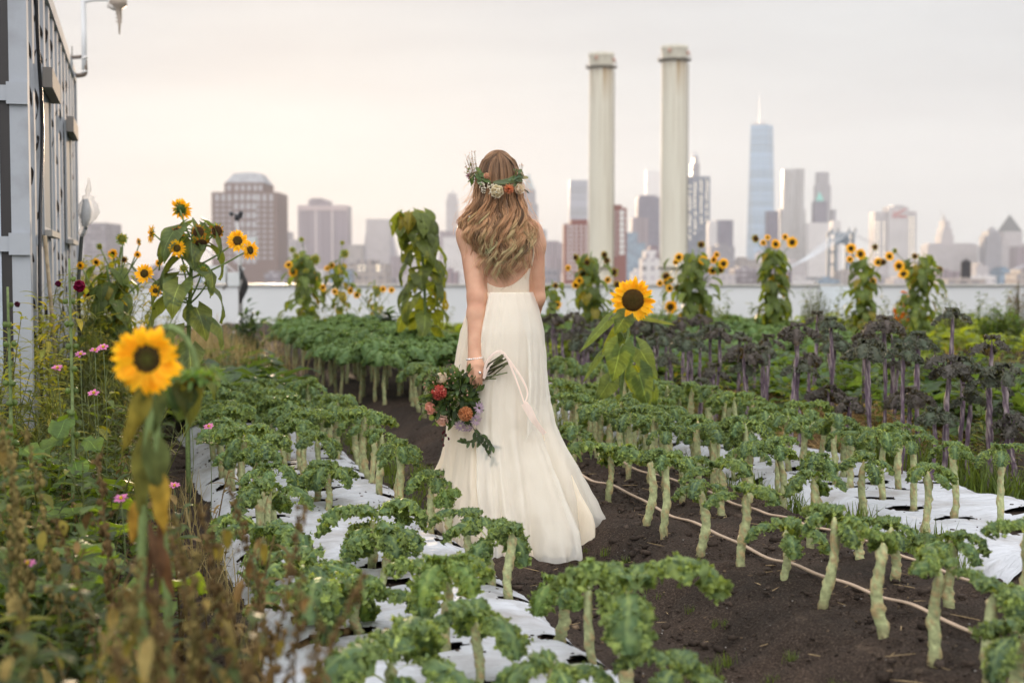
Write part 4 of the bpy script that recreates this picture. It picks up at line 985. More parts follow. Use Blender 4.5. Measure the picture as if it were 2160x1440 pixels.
# ---------------------------------------------------------------- the bride, seen from behind
import openvdb as vdb
rng = np.random.default_rng(5)
PX, PY = -.045, 6.1                               # where she stands in the aisle
def bp(px, py, y=0.0):
    """local point on her at a photograph position, y metres beyond her standing line"""
    k = (6.07+y)/3000
    return np.array([(px-1080)*k-PX, y, 1.2+(565-py)*k])
class SDF:
    def __init__(s, lo, hi, h):
        s.h = h; s.lo = np.array(lo); n = np.ceil((np.array(hi)-s.lo)/h).astype(int)+1
        s.ax = [s.lo[i]+np.arange(n[i])*h for i in range(3)]; s.g = np.full(n, .2, np.float32)
    def _box(s, lo, hi):
        i0 = [max(0, int((lo[i]-s.lo[i])/s.h)) for i in range(3)]; i1 = [min(len(s.ax[i]), int((hi[i]-s.lo[i])/s.h)+2) for i in range(3)]
        sl = tuple(slice(a, b) for a, b in zip(i0, i1)); return sl, np.meshgrid(*[s.ax[i][sl[i]] for i in range(3)], indexing='ij')
    def _mix(s, sl, d, k):
        a = s.g[sl]; hh = np.clip(.5+.5*(a-d)/k, 0, 1); s.g[sl] = (a*(1-hh)+d*hh-k*hh*(1-hh)).astype(np.float32)
    def cap(s, a, b, ra, rb, k=.02, flat=None):
        a = np.array(a, float); b = np.array(b, float); r = max(ra, rb)+.09
        sl, (X, Y, Z) = s._box(np.minimum(a, b)-r, np.maximum(a, b)+r)
        ba = b-a; L2 = max((ba**2).sum(), 1e-9); t = np.clip(((X-a[0])*ba[0]+(Y-a[1])*ba[1]+(Z-a[2])*ba[2])/L2, 0, 1)
        d = np.sqrt((X-a[0]-t*ba[0])**2+(Y-a[1]-t*ba[1])**2+(Z-a[2]-t*ba[2])**2)-(ra+(rb-ra)*t); s._mix(sl, d, k)
    def ell(s, c, r, k=.03, rx=0):
        c = np.array(c, float); r = np.array(r, float); m = r.max()+.1
        sl, (X, Y, Z) = s._box(c-m, c+m); x, y, z = X-c[0], Y-c[1], Z-c[2]
        if rx: y, z = y*math.cos(rx)+z*math.sin(rx), -y*math.sin(rx)+z*math.cos(rx)
        q = np.sqrt((x/r[0])**2+(y/r[1])**2+(z/r[2])**2); q2 = np.sqrt((x/r[0]**2)**2+(y/r[1]**2)**2+(z/r[2]**2)**2)
        s._mix(sl, q*(q-1)/np.maximum(q2, 1e-6), k)
    def mesh(s):
        gr = vdb.FloatGrid(.2); gr.copyFromArray(s.g); p, t, q = gr.convertToPolygons(isovalue=0.0, adaptivity=0.0)
        return p*s.h+s.lo, t, q
B = SDF((-.36, -.36, -.03), (.34, .42, 1.76), .0055)
# torso, neck, head
B.ell((0, .045, 1.245), (.132, .088, .165), .03); B.ell((0, .04, 1.09), (.112, .08, .12), .05); B.ell((0, .04, .945), (.165, .115, .135), .06)
B.cap((-.125, .03, 1.352), (.115, .03, 1.345), .045, .045, .05); B.cap((0, .03, 1.36), (0, .04, 1.50), .058, .05, .04)
for sx in (-1, 1): B.ell((sx*.07, -.03, 1.27), (.045, .022, .075), .03); B.ell((sx*.062, .125, 1.255), (.052, .045, .05), .03); B.cap((sx*.03, .02, 1.41), (sx*.11, .03, 1.37), .035, .035, .05)
H = np.array([-.016, .055, 1.585])
B.ell(H, (.076, .095, .108), .02); B.ell(H+(0, .035, -.055), (.058, .06, .062), .03)
B.cap(H+(0, .088, .005), H+(0, .118, -.035), .008, .013, .012); B.ell(H+(0, .094, -.066), (.024, .012, .010), .01); B.ell(H+(0, .085, -.098), (.024, .02, .018), .02)
for sx in (-1, 1): B.ell(H+(sx*.077, .0, -.015), (.010, .022, .032), .008); B.ell(H+(sx*.031, .088, .0), (.015, .012, .01), .008)
# legs and feet
for sx in (-1, 1):
    B.cap((sx*.085, .04, .9), (sx*.075, .035, .5), .082, .052, .04); B.cap((sx*.075, .035, .5), (sx*.07, .05, .09), .05, .036, .03)
    B.cap((sx*.07, .03, .045), (sx*.08, .19, .03), .036, .026, .03)
# right arm: elbow bent, forearm carried in front of her
B.cap((.128, .03, 1.345), (.146, .045, 1.30), .047, .046, .04); B.cap((.142, .04, 1.31), (.152, .055, 1.07), .044, .036, .02)
B.cap((.152, .055, 1.07), (.118, .2, .90), .036, .025, .015); B.ell((.105, .235, .865), (.035, .035, .045), .02)
for k in range(4): B.cap((.082+k*.016, .25, .845), (.075+k*.013, .265, .80-.004*(k in (0, 3))), .0085, .007, .004)
B.cap((.08, .225, .87), (.06, .25, .83), .010, .008, .008)
# left arm hanging, hand closed round the bouquet stems
sh = np.array([-.138, .025, 1.345]); el = bp(1006, 628, -.06); wr = bp(1001, 752, -.145)
B.cap((-.125, .028, 1.35), sh, .047, .047, .04); B.ell((-.134, .02, 1.325), (.048, .05, .06), .03)
B.cap(sh, el, .048, .041, .03); m_ = el+(wr-el)*.28; B.cap(el, m_, .040, .0395, .02); B.cap(m_, wr, .0395, .0285, .02)
def K(x, y, d): return bp(860+x/5.144, 720+y/5.144, d)
palm = [K(690, 275, -.175), K(735, 262, -.182), K(775, 268, -.18), K(808, 285, -.172)]
for q in palm: B.cap(wr, q, .021, .0145, .012)
for (k0, k1, k2, r) in ((K(676, 285, -.178), K(672, 405, -.196), K(712, 500, -.184), .0098), (K(722, 275, -.184), K(728, 405, -.204), K(757, 492, -.19), .0102), (K(768, 282, -.182), K(776, 385, -.2), K(792, 462, -.187), .0098), (K(805, 295, -.174), K(812, 360, -.19), K(822, 412, -.18), .0086)):
    B.cap(k0, k1, r*1.15, r, .004); B.cap(k1, k2, r, r*.82, .003)
B.cap(K(670, 230, -.16), K(660, 330, -.145), .0125, .0115, .01); B.cap(K(660, 330, -.145), K(690, 400, -.13), .0115, .009, .004)
V, T_, Q_ = B.mesh()
# relax the voxel surface a little
def smooth(V, quads, tris, it, lam=.5):
    E_ = [quads[:, [0, 1]], quads[:, [1, 2]], quads[:, [2, 3]], quads[:, [3, 0]]]
    if len(tris): E_ += [tris[:, [0, 1]], tris[:, [1, 2]], tris[:, [2, 0]]]
    E_ = np.concatenate(E_)
    for i in range(it):
        for f in (lam, -lam*1.04):
            acc = np.zeros_like(V); cn = np.zeros(len(V))
            for a, b in ((0, 1), (1, 0)):
                for d in range(3): acc[:, d] += np.bincount(E_[:, a], V[E_[:, b], d], len(V))
                cn += np.bincount(E_[:, a], minlength=len(V))
            V = V+f*(acc/np.maximum(cn, 1)[:, None]-V)
    return V
V = smooth(V.astype(float), Q_.astype(int), T_.astype(int), 6)
person = thing('person', 'woman seen from behind in a long ivory gown, wavy blond hair', 'person', (PX, PY, 0))
def skin_mat():
    m, n, l, o = newmat('warm_tan_skin'); p = n.new('ShaderNodeBsdfPrincipled'); co = n.new('ShaderNodeTexCoord')  # mottled warm tan, the skin's own colour
    t = n.new('ShaderNodeTexNoise'); t.inputs['Scale'].default_value = 14; t.inputs['Detail'].default_value = 5; l.new(co.outputs['Object'], t.inputs['Vector'])
    r = n.new('ShaderNodeValToRGB'); e = r.color_ramp.elements; e[0].position = .3; e[0].color = (.50, .255, .16, 1); e[1].position = .72; e[1].color = (.62, .36, .235, 1); l.new(t.outputs[0], r.inputs[0])
    l.new(r.outputs[0], p.inputs['Base Color']); p.inputs['Roughness'].default_value = .5; p.inputs['Specular IOR Level'].default_value = .35
    p.inputs['Subsurface Weight'].default_value = .22; p.inputs['Subsurface Radius'].default_value = (.012, .005, .003); p.inputs['Subsurface Scale'].default_value = .6
    b, _ = bump(n, l, 240, .12, .002, coord=co.outputs['Object']); l.new(b.outputs[0], p.inputs['Normal']); l.new(p.outputs[0], o.inputs[0]); return m
M_skin = skin_mat()
mb = MB(); fl = [Q_.astype(int)[:, ::-1]]
if len(T_): fl.append(T_.astype(int)[:, ::-1])
mb.add(V, fl, (.6, .4, .3)); body = mb.build('body', M_skin, person)
M_eye = colmat('eye_surface', .15, 0, .5, 3, .02)
for sx in (-1, 1):
    mb = MB(); mb.inst(blob_geo(rng, .011, 12, 8, (.75, .74, .72), 0), trans(*(H+(sx*.031, .089, .002)))); mb.inst(blob_geo(rng, .0055, 10, 6, (.06, .09, .10), 0), trans(*(H+(sx*.031, .0965, .002)))); mb.build('eye', M_eye, person)
mb = MB(); mb.inst(blob_geo(rng, 1, 12, 6, (.45, .14, .12), 0, (.021, .006, .0065)), trans(*(H+(0, .104, -.066)))); mb.build('lips', M_skin if False else M_eye, person)

# dress -----------------------------------------------------------------
def cloth_mat(name, col, trans_, tcol, alpha=1.0, sheen=.3):
    m, n, l, o = newmat(name); p = n.new('ShaderNodeBsdfPrincipled'); p.inputs['Base Color'].default_value = (*col, 1); p.inputs['Roughness'].default_value = .75
    p.inputs['Sheen Weight'].default_value = sheen; p.inputs['Specular IOR Level'].default_value = .2
    co = n.new('ShaderNodeTexCoord'); mp = n.new('ShaderNodeMapping'); mp.inputs['Scale'].default_value = (38, 38, 2.2); l.new(co.outputs['Object'], mp.inputs[0])
    t = n.new('ShaderNodeTexNoise'); t.inputs['Scale'].default_value = 1; t.inputs['Detail'].default_value = 4; l.new(mp.outputs[0], t.inputs['Vector'])
    b = n.new('ShaderNodeBump'); b.inputs['Strength'].default_value = .5; b.inputs['Distance'].default_value = .02; l.new(t.outputs[0], b.inputs['Height']); l.new(b.outputs[0], p.inputs['Normal'])
    tr = n.new('ShaderNodeBsdfTranslucent'); tr.inputs[0].default_value = (*tcol, 1)
    mx = n.new('ShaderNodeMixShader'); mx.inputs[0].default_value = trans_; l.new(p.outputs[0], mx.inputs[1]); l.new(tr.outputs[0], mx.inputs[2]); res = mx.outputs[0]
    if alpha < 1:
        tp = n.new('ShaderNodeBsdfTransparent'); m2 = n.new('ShaderNodeMixShader'); m2.inputs[0].default_value = alpha; l.new(tp.outputs[0], m2.inputs[1]); l.new(res, m2.inputs[2]); res = m2.outputs[0]
    l.new(res, o.inputs[0]); return m
M_gown = cloth_mat('ivory_crepe', (.88, .79, .64), .28, (.95, .82, .6))
M_veil = cloth_mat('sheer_ivory_chiffon', (.87, .85, .78), .3, (.95, .9, .8), .55)
def pnoise(th, seed, freqs):
    rg = np.random.default_rng(seed); s = 0
    for f, a in freqs: s = s+a*np.sin(f*th+rg.uniform(0, 6.28))
    return s
prof = np.array([  # py, left px, right px, back depth, front depth
    (616, 1003, 1119, -.082, .125), (650, 988, 1131, -.115, .14), (700, 970, 1143, -.15, .155), (750, 960, 1148, -.165, .16), (805, 953, 1151, -.175, .165), (850, 949, 1151, -.18, .17),
    (900, 944, 1161, -.195, .18), (950, 938, 1183, -.22, .19), (1000, 930, 1207, -.25, .20), (1050, 926, 1231, -.285, .21), (1100, 930, 1250, -.315, .22), (1140, 940, 1250, -.335, .22), (1170, 950, 1244, -.345, .22), (1182, 958, 1234, -.335, .215)])
def skirt(seed, n_t, n_a, off, amp, a0=0, a1=2*PI, zmin=.012, flare=None):
    tt = np.linspace(0, 1, n_t); k = np.linspace(0, len(prof)-1, n_t)
    cols = [np.interp(k, np.arange(len(prof)), prof[:, i]) for i in range(5)]
    z = 1.2+(565-cols[0])*6.07/3000
    xl = (cols[1]-1080)*6.07/3000-PX-off; xr = (cols[2]-1080)*6.07/3000-PX+off
    # the skirt runs down to the ground whatever the depth of the hem
    zz = np.interp(np.arange(n_t), [0, n_t*.88, n_t-1], [z[0], .05, zmin])
    zz = z[0]+(zmin-z[0])*np.linspace(0, 1, n_t)**.97
    xl = np.interp(-zz, -z, xl); xr = np.interp(-zz, -z, xr); yb = np.interp(-zz, -z, cols[3])-off; yf = np.interp(-zz, -z, cols[4])+off
    wrap = abs(a1-a0-2*PI) < 1e-6
    th = a0+np.arange(n_a if wrap else n_a+1)/n_a*(a1-a0)
    warp = th+.16*pnoise(th, seed+1, [(3, 1), (5, .7), (7, .5)])
    f = pnoise(warp, seed, [(9, .5), (14, .7), (19, .8), (23, .6), (31, .4), (41, .25)])
    f2 = pnoise(warp, seed+7, [(7, .8), (11, .8), (16, .6)])
    f = np.sign(f)*np.abs(f)**.8
    T = tt[:, None]
    am = amp*(.25+1.0*T**1.1); low = np.clip((T-.35)/.65, 0, 1)
    cx = (xl+xr)[:, None]/2; ax = (xr-xl)[:, None]/2; c_, s_ = np.cos(th)[None], np.sin(th)[None]
    wT = warp[None]+.34*T**1.3
    f_ = sum(a_*np.sin(k_*wT+seed*1.3+k_) for k_, a_ in ((8, .55), (13, .7), (18, .7), (25, .5), (37, .25))); f_ = np.sign(f_)*np.abs(f_)**.75
    Rm = 1+am*f_*(.6+.4*np.sin(T*4+warp[None]*2))*.5+.55*am*low*f2[None]
    X = cx+ax*c_*np.where(np.abs(c_) > .96, 1+(Rm-1)*.35, Rm)
    cy_ = .03*(1-T); Y = cy_+np.where(s_ > 0, (yf[:, None]-cy_)*s_, (cy_-yb[:, None])*s_)*Rm
    Z = zz[:, None]+0*X+.010*T*f2[None]*np.clip((T-.8)*5, 0, 1)
    # hem billows outward where it meets the soil
    hem = np.clip((T-.93)/.07, 0, 1)
    return np.stack([X, Y, np.maximum(Z, .004)], -1), th, wrap, T
def crumple(P, th, T, seed):
    q = P.reshape(-1, 3)*np.array([1, 1, .8]); d = (vnoise(q, 9, seed)*.010+vnoise(q, 22, seed+1)*.005).reshape(P.shape[:2])*(.25+.9*T)
    d = d+.008*np.clip((T-.9)*10, 0, 1)*np.sin(th[None]*46+3*np.sin(th[None]*7))
    P = P.copy(); P[..., 0] += d*np.cos(th)[None]; P[..., 1] += d*np.sin(th)[None]; P[..., 2] = np.maximum(P[..., 2]+.6*d*np.clip((T-.85)*6, 0, 1), .004); return P
P, th, wrap, T = skirt(3, 110, 420, 0, .17)
P = crumple(P, th, T, 4)
mb = MB(); mb.add(P.reshape(-1, 3), grid_faces(109, 420, True), (.85, .8, .7)); dress = mb.build('dress', M_gown, person)
# outer sheer layer: open at the back left, trailing to her right
P2, th2, wrap2, T2 = skirt(12, 110, 360, .012, .17, R(-115), R(120), .008)
sw = np.clip((T2-.35)/.65, 0, 1); e_ = np.clip((th2[None]-R(-115))/R(25), 0, 1)
P2[..., 0] += .05*sw**1.5*(1-e_)+.012*sw*np.sin(th2[None]*3+T2*4)
P2[..., 0] += .032*sw*np.cos(th2)[None]; P2[..., 1] += .032*sw*np.sin(th2)[None]
P2[..., 1] -= .05*sw**1.6*np.clip(1-np.abs(th2[None]+R(70))/R(60), 0, 1)
P2 = crumple(P2, th2, T2, 9)
mb = MB(); mb.add(P2.reshape(-1, 3), grid_faces(109, 360), (.85, .85, .8)); mb.build('overskirt', M_veil, person)
# a loose sheer panel down her right side
pan = MB(); nu, nv = 60, 26
t = np.linspace(0, 1, nu+1)[:, None]; s = np.linspace(0, 1, nv+1)[None, :]
zt = 1.02-(1.02-.52)*t; xe = np.interp(-zt[:, 0], -np.array([1.05, .9, .72, .62, .55, .5]), [.122, .172, .196, .198, .205, .185])[:, None]
Xp = xe-(1-s)*(.05+.05*t); Yp = -.02-.13*(1-s)*(.4+t)+.01*np.sin(s*20+t*3)*t-.03; Zp = zt+.012*np.sin(s*9)*t-.05*(1-s)*t
pan.add(np.stack([Xp+0*Yp, Yp+0*Xp, Zp+0*Xp], -1).reshape(-1, 3), grid_faces(nu, nv), (.85, .85, .8)); pan.build('side_panel', M_veil, person)
# bodice
na = 160; th = np.arange(na)/na*2*PI; c_, s_ = np.cos(th), np.sin(th)
back = np.clip(-s_, 0, 1)
ztop = np.where(s_ > 0, 1.215+.085*s_**.8, 1.215-.098*np.abs(s_)**1.5)
rows_ = []
for q in np.linspace(0, 1, 16):
    z = 1.09+(ztop-1.09)*q
    ax = np.interp(z, [1.09, 1.15, 1.22, 1.30], [.121, .122, .134, .138]); bb = np.interp(z, [1.09, 1.15, 1.22, 1.30], [.091, .093, .102, .10]); bf = np.interp(z, [1.09, 1.16, 1.25, 1.31], [.095, .105, .14, .13])
    rows_.append(np.stack([ax*c_, .04+np.where(s_ > 0, bf*s_, bb*s_), z], -1))
Pb = np.array(rows_); mb = MB(); mb.add(Pb.reshape(-1, 3), grid_faces(15, na, True), (.85, .8, .7))
rim = np.array([Pb[-1], Pb[-1]+np.array([0, 0, .004])*0-(Pb[-1]-[0, .04, 0])*np.array([.05, .05, 0])]); mb.add(rim.reshape(-1, 3), grid_faces(1, na, True), (.85, .8, .7))
mb.build('bodice', M_gown, person)
mb = MB(); seam = np.array([(.1225*math.cos(a), .04+(.097 if math.sin(a) > 0 else .081)*math.sin(a), 1.093) for a in np.linspace(0, 2*PI, 80)]); add_tube(mb, seam, .0035, 6, (.85, .8, .7)); mb.build('waist_seam', M_gown, person)
def strap(name, pts):
    P = spline(pts, 26); mb = MB(); w_ = .006; V = []
    for q in P: V += [q+(-w_, 0, 0), q+(w_, 0, 0), q+(w_, 0, .002), q+(-w_, 0, .002)]
    V, F = tube_geo(P, .0045, 6); mb.add(V, F, (.85, .8, .7)); mb.build(name, M_gown, person)
strap('shoulder_strap', [(.128, .0, 1.21), (.137, -.018, 1.27), (.122, -.012, 1.34), (.10, .01, 1.398), (.09, .06, 1.395), (.085, .12, 1.33), (.08, .16, 1.28)])
strap('shoulder_strap', [(-.128, .0, 1.21), (-.132, -.03, 1.27), (-.12, -.018, 1.34), (-.10, .01, 1.402), (-.09, .06, 1.395), (-.085, .12, 1.33), (-.08, .16, 1.28)])
mb = MB(); add_tube(mb, [(.006, -.047, 1.118), (.006, -.0475, 1.105)], .0028, 6, (.75, .68, .55)); add_tube(mb, spline([(.006, -.0495, 1.11), (.007, -.075, .98), (.008, -.118, .86)], 10), .0016, 4, (.8, .74, .6)); mb.build('zip', M_gown, person)

# hair ------------------------------------------------------------------
def hair_mat():
    m, n, l, o = newmat('honey_blond_hair'); a = n.new('ShaderNodeAttribute'); a.attribute_name = 'col'
    p = n.new('ShaderNodeBsdfPrincipled'); l.new(a.outputs['Color'], p.inputs['Base Color']); p.inputs['Roughness'].default_value = .42; p.inputs['Specular IOR Level'].default_value = .5
    tr = n.new('ShaderNodeBsdfTranslucent'); l.new(a.outputs['Color'], tr.inputs[0]); mx = n.new('ShaderNodeMixShader'); mx.inputs[0].default_value = .3
    l.new(p.outputs[0], mx.inputs[1]); l.new(tr.outputs[0], mx.inputs[2]); l.new(mx.outputs[0], o.inputs[0]); return m
M_hair = hair_mat()
ROOT, MIDC, TIP = np.array([.34, .19, .098]), np.array([.76, .43, .22]), np.array([.95, .64, .38])
hairmb = MB()
zk = np.array([1.70, 1.66, 1.60, 1.54, 1.49, 1.45, 1.40, 1.36, 1.30, 1.24, 1.19, 1.14, 1.10])
lx = np.array([-.035, -.080, -.103, -.112, -.118, -.135, -.160, -.160, -.120, -.100, -.078, -.045, -.03])
rx = np.array([.015, .055, .076, .083, .086, .097, .118, .128, .126, .112, .096, .075, .05])
yk = np.array([-.01, -.045, -.063, -.066, -.062, -.066, -.078, -.090, -.100, -.098, -.094, -.09, -.09])
def hx(z, s, lay=1.0):
    l_ = np.interp(-z, -zk, lx); r_ = np.interp(-z, -zk, rx); y0 = np.interp(-z, -zk, yk); c = (l_+r_)/2; w_ = (r_-l_)/2
    ang = s*PI/2*1.02
    yf = np.interp(z, [1.40, 1.52], [.0, .055])            # side hair wraps forward on the head
    y = y0+(yf-y0)*(1-np.cos(ang))**1.4
    return c+w_*np.sin(ang)*lay, .055+(y-.055)*lay if False else y+(1-lay)*.05, z
nseg = 34
for lock in range(125):
    s0 = rng.uniform(-1, 1); s0 = np.sign(s0)*abs(s0)**.85; lay = rng.choice([.80, .9, .98, 1.03, 1.06]); zend = rng.uniform(1.135, 1.31)+.07*abs(s0)+(0 if rng.random() < .8 else .1)
    ph = 4.2*s0+1.5*lay*9+rng.normal(0, .55); wl = rng.uniform(.125, .15); am = rng.uniform(.015, .028); ph2 = rng.uniform(0, 6.28)
    drift = rng.normal(0, .07); shade = rng.normal(0, 1)
    for st in range(13):
        sj = s0+rng.normal(0, .014); ze = zend+rng.normal(0, .012)
        q = np.linspace(0, 1, nseg); z = 1.694-rng.uniform(0, .006)+(ze-1.694)*q
        s = sj*np.clip(q*9, 0, 1)**.6+drift*np.clip((1.50-z)/.4, 0, 1); s = np.clip(s, -1.05, 1.05)
        x, y, zz = hx(z, s, lay+rng.normal(0, .012))
        lo = np.clip((1.53-z)/.16, 0, 1); arc = (1.694-z)/wl*2*PI
        spread = rng.normal(0, .0046, 2)*np.clip((1.6-z)*3, .25, 1)[:, None]*(1+.8*(q[:, None] > .9))
        x = x+lo*am*np.sin(arc+ph)+spread[:, 0]; y = y+lo*am*.75*np.cos(arc+ph)+spread[:, 1]+.004*lo*np.sin(arc*.5+ph2)
        y = np.where(z > 1.45, np.minimum(y, .055-np.sqrt(np.clip(.0-(0), 0, 1))), y)
        P = np.stack([x, y, zz], -1); rad = np.full(nseg, rng.uniform(.0010, .0017)); rad[-6:] *= np.linspace(1, .3, 6)
        k = np.clip((1.62-z)/.28, 0, 1)[:, None]; c = ROOT*(1-k)+MIDC*k; k2 = np.clip((1.46-z)/.3, 0, 1)[:, None]*.65; c = c*(1-k2)+TIP*k2
        c = c*(1+.30*shade+.10*rng.normal())
        add_tube(hairmb, P, rad, 3, np.clip(c, .02, .8))
# under-cap beneath the locks, its colour darkened to paint shade into the gaps
zc = np.linspace(1.700, 1.24, 40); sc = np.linspace(-1.08, 1.08, 60); cap = []
for z in zc:
    x, y, z_ = hx(z, sc, .80 if z < 1.45 else .93+.03*math.sin(z*50)); cap.append(np.stack([x, y+.004*np.sin(sc*40), z_+0*x], -1))
cap = np.array(cap); kc = np.clip((1.62-zc)/.3, 0, 1)[:, None, None]; cc = (ROOT*.8*(1-kc)+ROOT*.7*kc)+np.zeros((40, 60, 1))
hairmb.add(cap.reshape(-1, 3), grid_faces(39, 59), cc.reshape(-1, 3))
# top of the head, combed back from the hairline
for k in range(1500):
    a = rng.uniform(-1.25, 1.25); q = np.linspace(0, 1, 14); e0 = rng.uniform(.2, 1.7)
    el_ = R(55)+e0*.25+q*R(95)          # from the front top over to the back
    rr = np.array([.084, .106, .118])*rng.uniform(1.0, 1.035)
    fx = np.sin(a)*np.sin(np.clip(q*1.1+.25, 0, 1.57)); 
    P = np.stack([H[0]+rr[0]*fx, H[1]+rr[1]*np.cos(el_)*np.sqrt(np.clip(1-fx**2*.8, 0, 1)), H[2]+rr[2]*np.sin(el_)*np.sqrt(np.clip(1-fx**2, 0, 1))], -1)
    sh_ = 1+.16*rng.normal(); add_tube(hairmb, P, rng.uniform(.0009, .0015), 3, np.clip((ROOT*.85+MIDC*.22)*sh_, .02, .7))
# flyaway strands
for k in range(190):
    s0 = rng.choice([-1, 1])*rng.uniform(.6, 1.02); z0 = rng.uniform(1.36, 1.66); q = np.linspace(0, 1, 12); z = z0-q*rng.uniform(.05, .22)
    x, y, zz = hx(z, np.full(12, s0), 1.0); o_ = np.sign(s0)*q**1.5*rng.uniform(.005, .06)
    add_tube(hairmb, np.stack([x+o_+.004*np.sin(q*6+k), y+rng.normal(0, .02)*q, zz+.02*q*rng.normal()], -1), .0006, 3, TIP)
hairmb.build('hair', M_hair, person)
# bracelet and ring
M_gem = colmat('silver_and_crystal_surface', .15, 0, .8, 300, .3); M_gem.node_tree.nodes['Principled BSDF'].inputs['Metallic'].default_value = .7
mb = MB(); wc = bp(1001, 757, -.147)
for k in range(22):
    a = k/22*2*PI; mb.inst(blob_geo(rng, .0052, 6, 4, (.75, .70, .66), .2), trans(wc[0]+.0325*math.cos(a), wc[1]+.0325*math.sin(a), wc[2]-.006*math.sin(a)*0+.004*math.cos(a)))
mb.build('bracelet', M_gem, person)
rc = K(781, 345, -.211); mb = MB(); mb.inst(blob_geo(rng, .0062, 8, 5, (.85, .83, .80), .15), trans(*rc)); add_tube(mb, [K(765, 352, -.203), K(781, 350, -.2095), K(796, 346, -.202)], .002, 5, (.7, .68, .64)); mb.build('ring', M_gem, person)
# ---------------------------------------------------------------- sunflowers
rng = np.random.default_rng(77)
def rel(base, p): return np.array(p)-np.array(base)
# the big one beyond the drip-line bed, facing the camera
Y0 = 8.6
base = at(1316, 950, Y0); base.z = gz(base)
sp_ = [(0, 0, 0), rel(base, at(1308, 860, Y0)), rel(base, at(1315, 780, Y0)), rel(base, at(1322, 720, Y0)), rel(base, at(1330, 665, Y0+.05))]
S_ = Y0/3000
lv = []
def leaf_to(px0, py0, px1, py1, wd, dy, sp_px, droop=.6):
    """a leaf whose base and tip stand at those places, dy metres nearer"""
    lv.append((px0, py0, px1, py1, wd, dy, sp_px, droop))
leaf_to(1350, 738, 1392, 800, 52, -.10, (1322, 737)); leaf_to(1308, 735, 1292, 805, 66, -.16, (1318, 730)); leaf_to(1328, 662, 1422, 683, 18, .08, (1325, 690), .2)
leaf_to(1282, 675, 1222, 740, 26, -.02, (1320, 690), .3); leaf_to(1318, 668, 1295, 705, 46, -.14, (1322, 690)); leaf_to(1305, 702, 1270, 742, 36, .05, (1318, 715)); leaf_to(1316, 705, 1310, 735, 30, .02, (1320, 712))
leaf_to(1265, 750, 1228, 806, 16, .0, (1316, 770), .4); leaf_to(1348, 788, 1370, 865, 60, -.12, (1318, 790)); leaf_to(1286, 805, 1255, 850, 46, -.08, (1312, 820)); leaf_to(1350, 832, 1346, 868, 34, -.02, (1313, 838))
leaf_to(1340, 770, 1352, 790, 30, .06, (1316, 782)); leaf_to(1380, 825, 1382, 865, 20, .02, (1318, 800)); leaf_to(1308, 842, 1290, 862, 26, -.05, (1312, 850)); leaf_to(1330, 790, 1335, 830, 30, .08, (1317, 795))
root = make_sunflower('sunflower', 'big single sunflower facing the camera above the drip-line bed', base, sp_, .0135, [], [(rel(base, at(1335, 633, Y0-.06)), (.02, -1, -.06), .146, 'big')], rng)
fm = MB(); sm = MB()
for (x0, y0, x1, y1, wd, dy, sp0, droop) in lv:
    a = rel(base, at(x0, y0, Y0+dy)); b = rel(base, at(x1, y1, Y0+dy*.9)); d = b-a; ln = np.linalg.norm(d)
    c = np.array([.082, .120, .042])*rng.uniform(.85, 1.2)
    if dy > .03: c = np.array([.12, .15, .03])
    g = leaf_geo(ln*1.08, wd*S_, 12, 8, 'heart', droop*.5, rng.uniform(-.35, -.05), .04, c, c*1.15, rng)
    fm.inst(g, frame(a, d+np.array([0, .02, 0]), np.array([rng.normal(0, .15)+d[0]*.5, -1.0, .55])))
    s0 = rel(base, at(sp0[0], sp0[1], Y0)); add_tube(sm, spline([s0, (s0+a)/2+np.array([0, -.01, .02]), a], 8), .0032, 5, (.17, .21, .08))
fm.build('foliage', M_leaf, root); sm.build('leaf_stalk', M_stem, root)

# the blurred one close to the camera, and its drooping neighbour
Y1 = 2.75
base = at(318, 1800, Y1); base.z = gz(base)
hd = rel(base, at(311, 757, Y1-.02))
sp_ = [(0, 0, 0), rel(base, at(300, 1300, Y1)), rel(base, at(305, 1000, Y1)), rel(base, at(318, 860, Y1)), rel(base, at(314, 770, Y1+.03))]
root = make_sunflower('sunflower', 'yellow sunflower in full bloom nearest the camera, with withered stem leaves', base, sp_, .011, [], [(hd, (.03, -1, .04), .072, 'near')], rng)
fm = MB()
for (x0, y0, x1, y1, wd, c, dy) in ((300, 850, 262, 960, 45, (.20, .17, .03), -.02), (325, 845, 315, 930, 55, (.085, .11, .035), .0), (330, 955, 340, 1060, 60, (.09, .11, .035), -.03), (300, 960, 285, 1120, 50, (.13, .13, .03), -.02), (335, 1030, 340, 1130, 46, (.28, .19, .03), -.03), (290, 1080, 280, 1150, 40, (.28, .17, .03), .0), (330, 1130, 345, 1240, 34, (.10, .055, .03), -.02), (310, 1170, 300, 1290, 30, (.085, .05, .03), .01), (345, 1180, 365, 1270, 28, (.11, .06, .03), .02), (320, 1240, 330, 1360, 32, (.075, .045, .03), -.02), (300, 820, 250, 700, 60, (.06, .09, .03), .06)):
    a = rel(base, at(x0, y0, Y1+dy)); b = rel(base, at(x1, y1, Y1+dy-.01)); d = b-a
    g = leaf_geo(np.linalg.norm(d)*1.05, wd*Y1/3000, 10, 8, 'heart', .5, -.3, .14, c, np.array(c)*1.2, rng); fm.inst(g, frame(a, d, (rng.normal(0, .4), -1, .3)))
fm.build('foliage', M_dry, root)
Y1 = 2.95
base = at(372, 1760, Y1); base.z = gz(base)
sp_ = [(0, 0, 0), rel(base, at(352, 1250, Y1)), rel(base, at(330, 900, Y1)), rel(base, at(318, 740, Y1)), rel(base, at(345, 690, Y1)), rel(base, at(382, 702, Y1)), rel(base, at(408, 745, Y1)), rel(base, at(416, 785, Y1))]
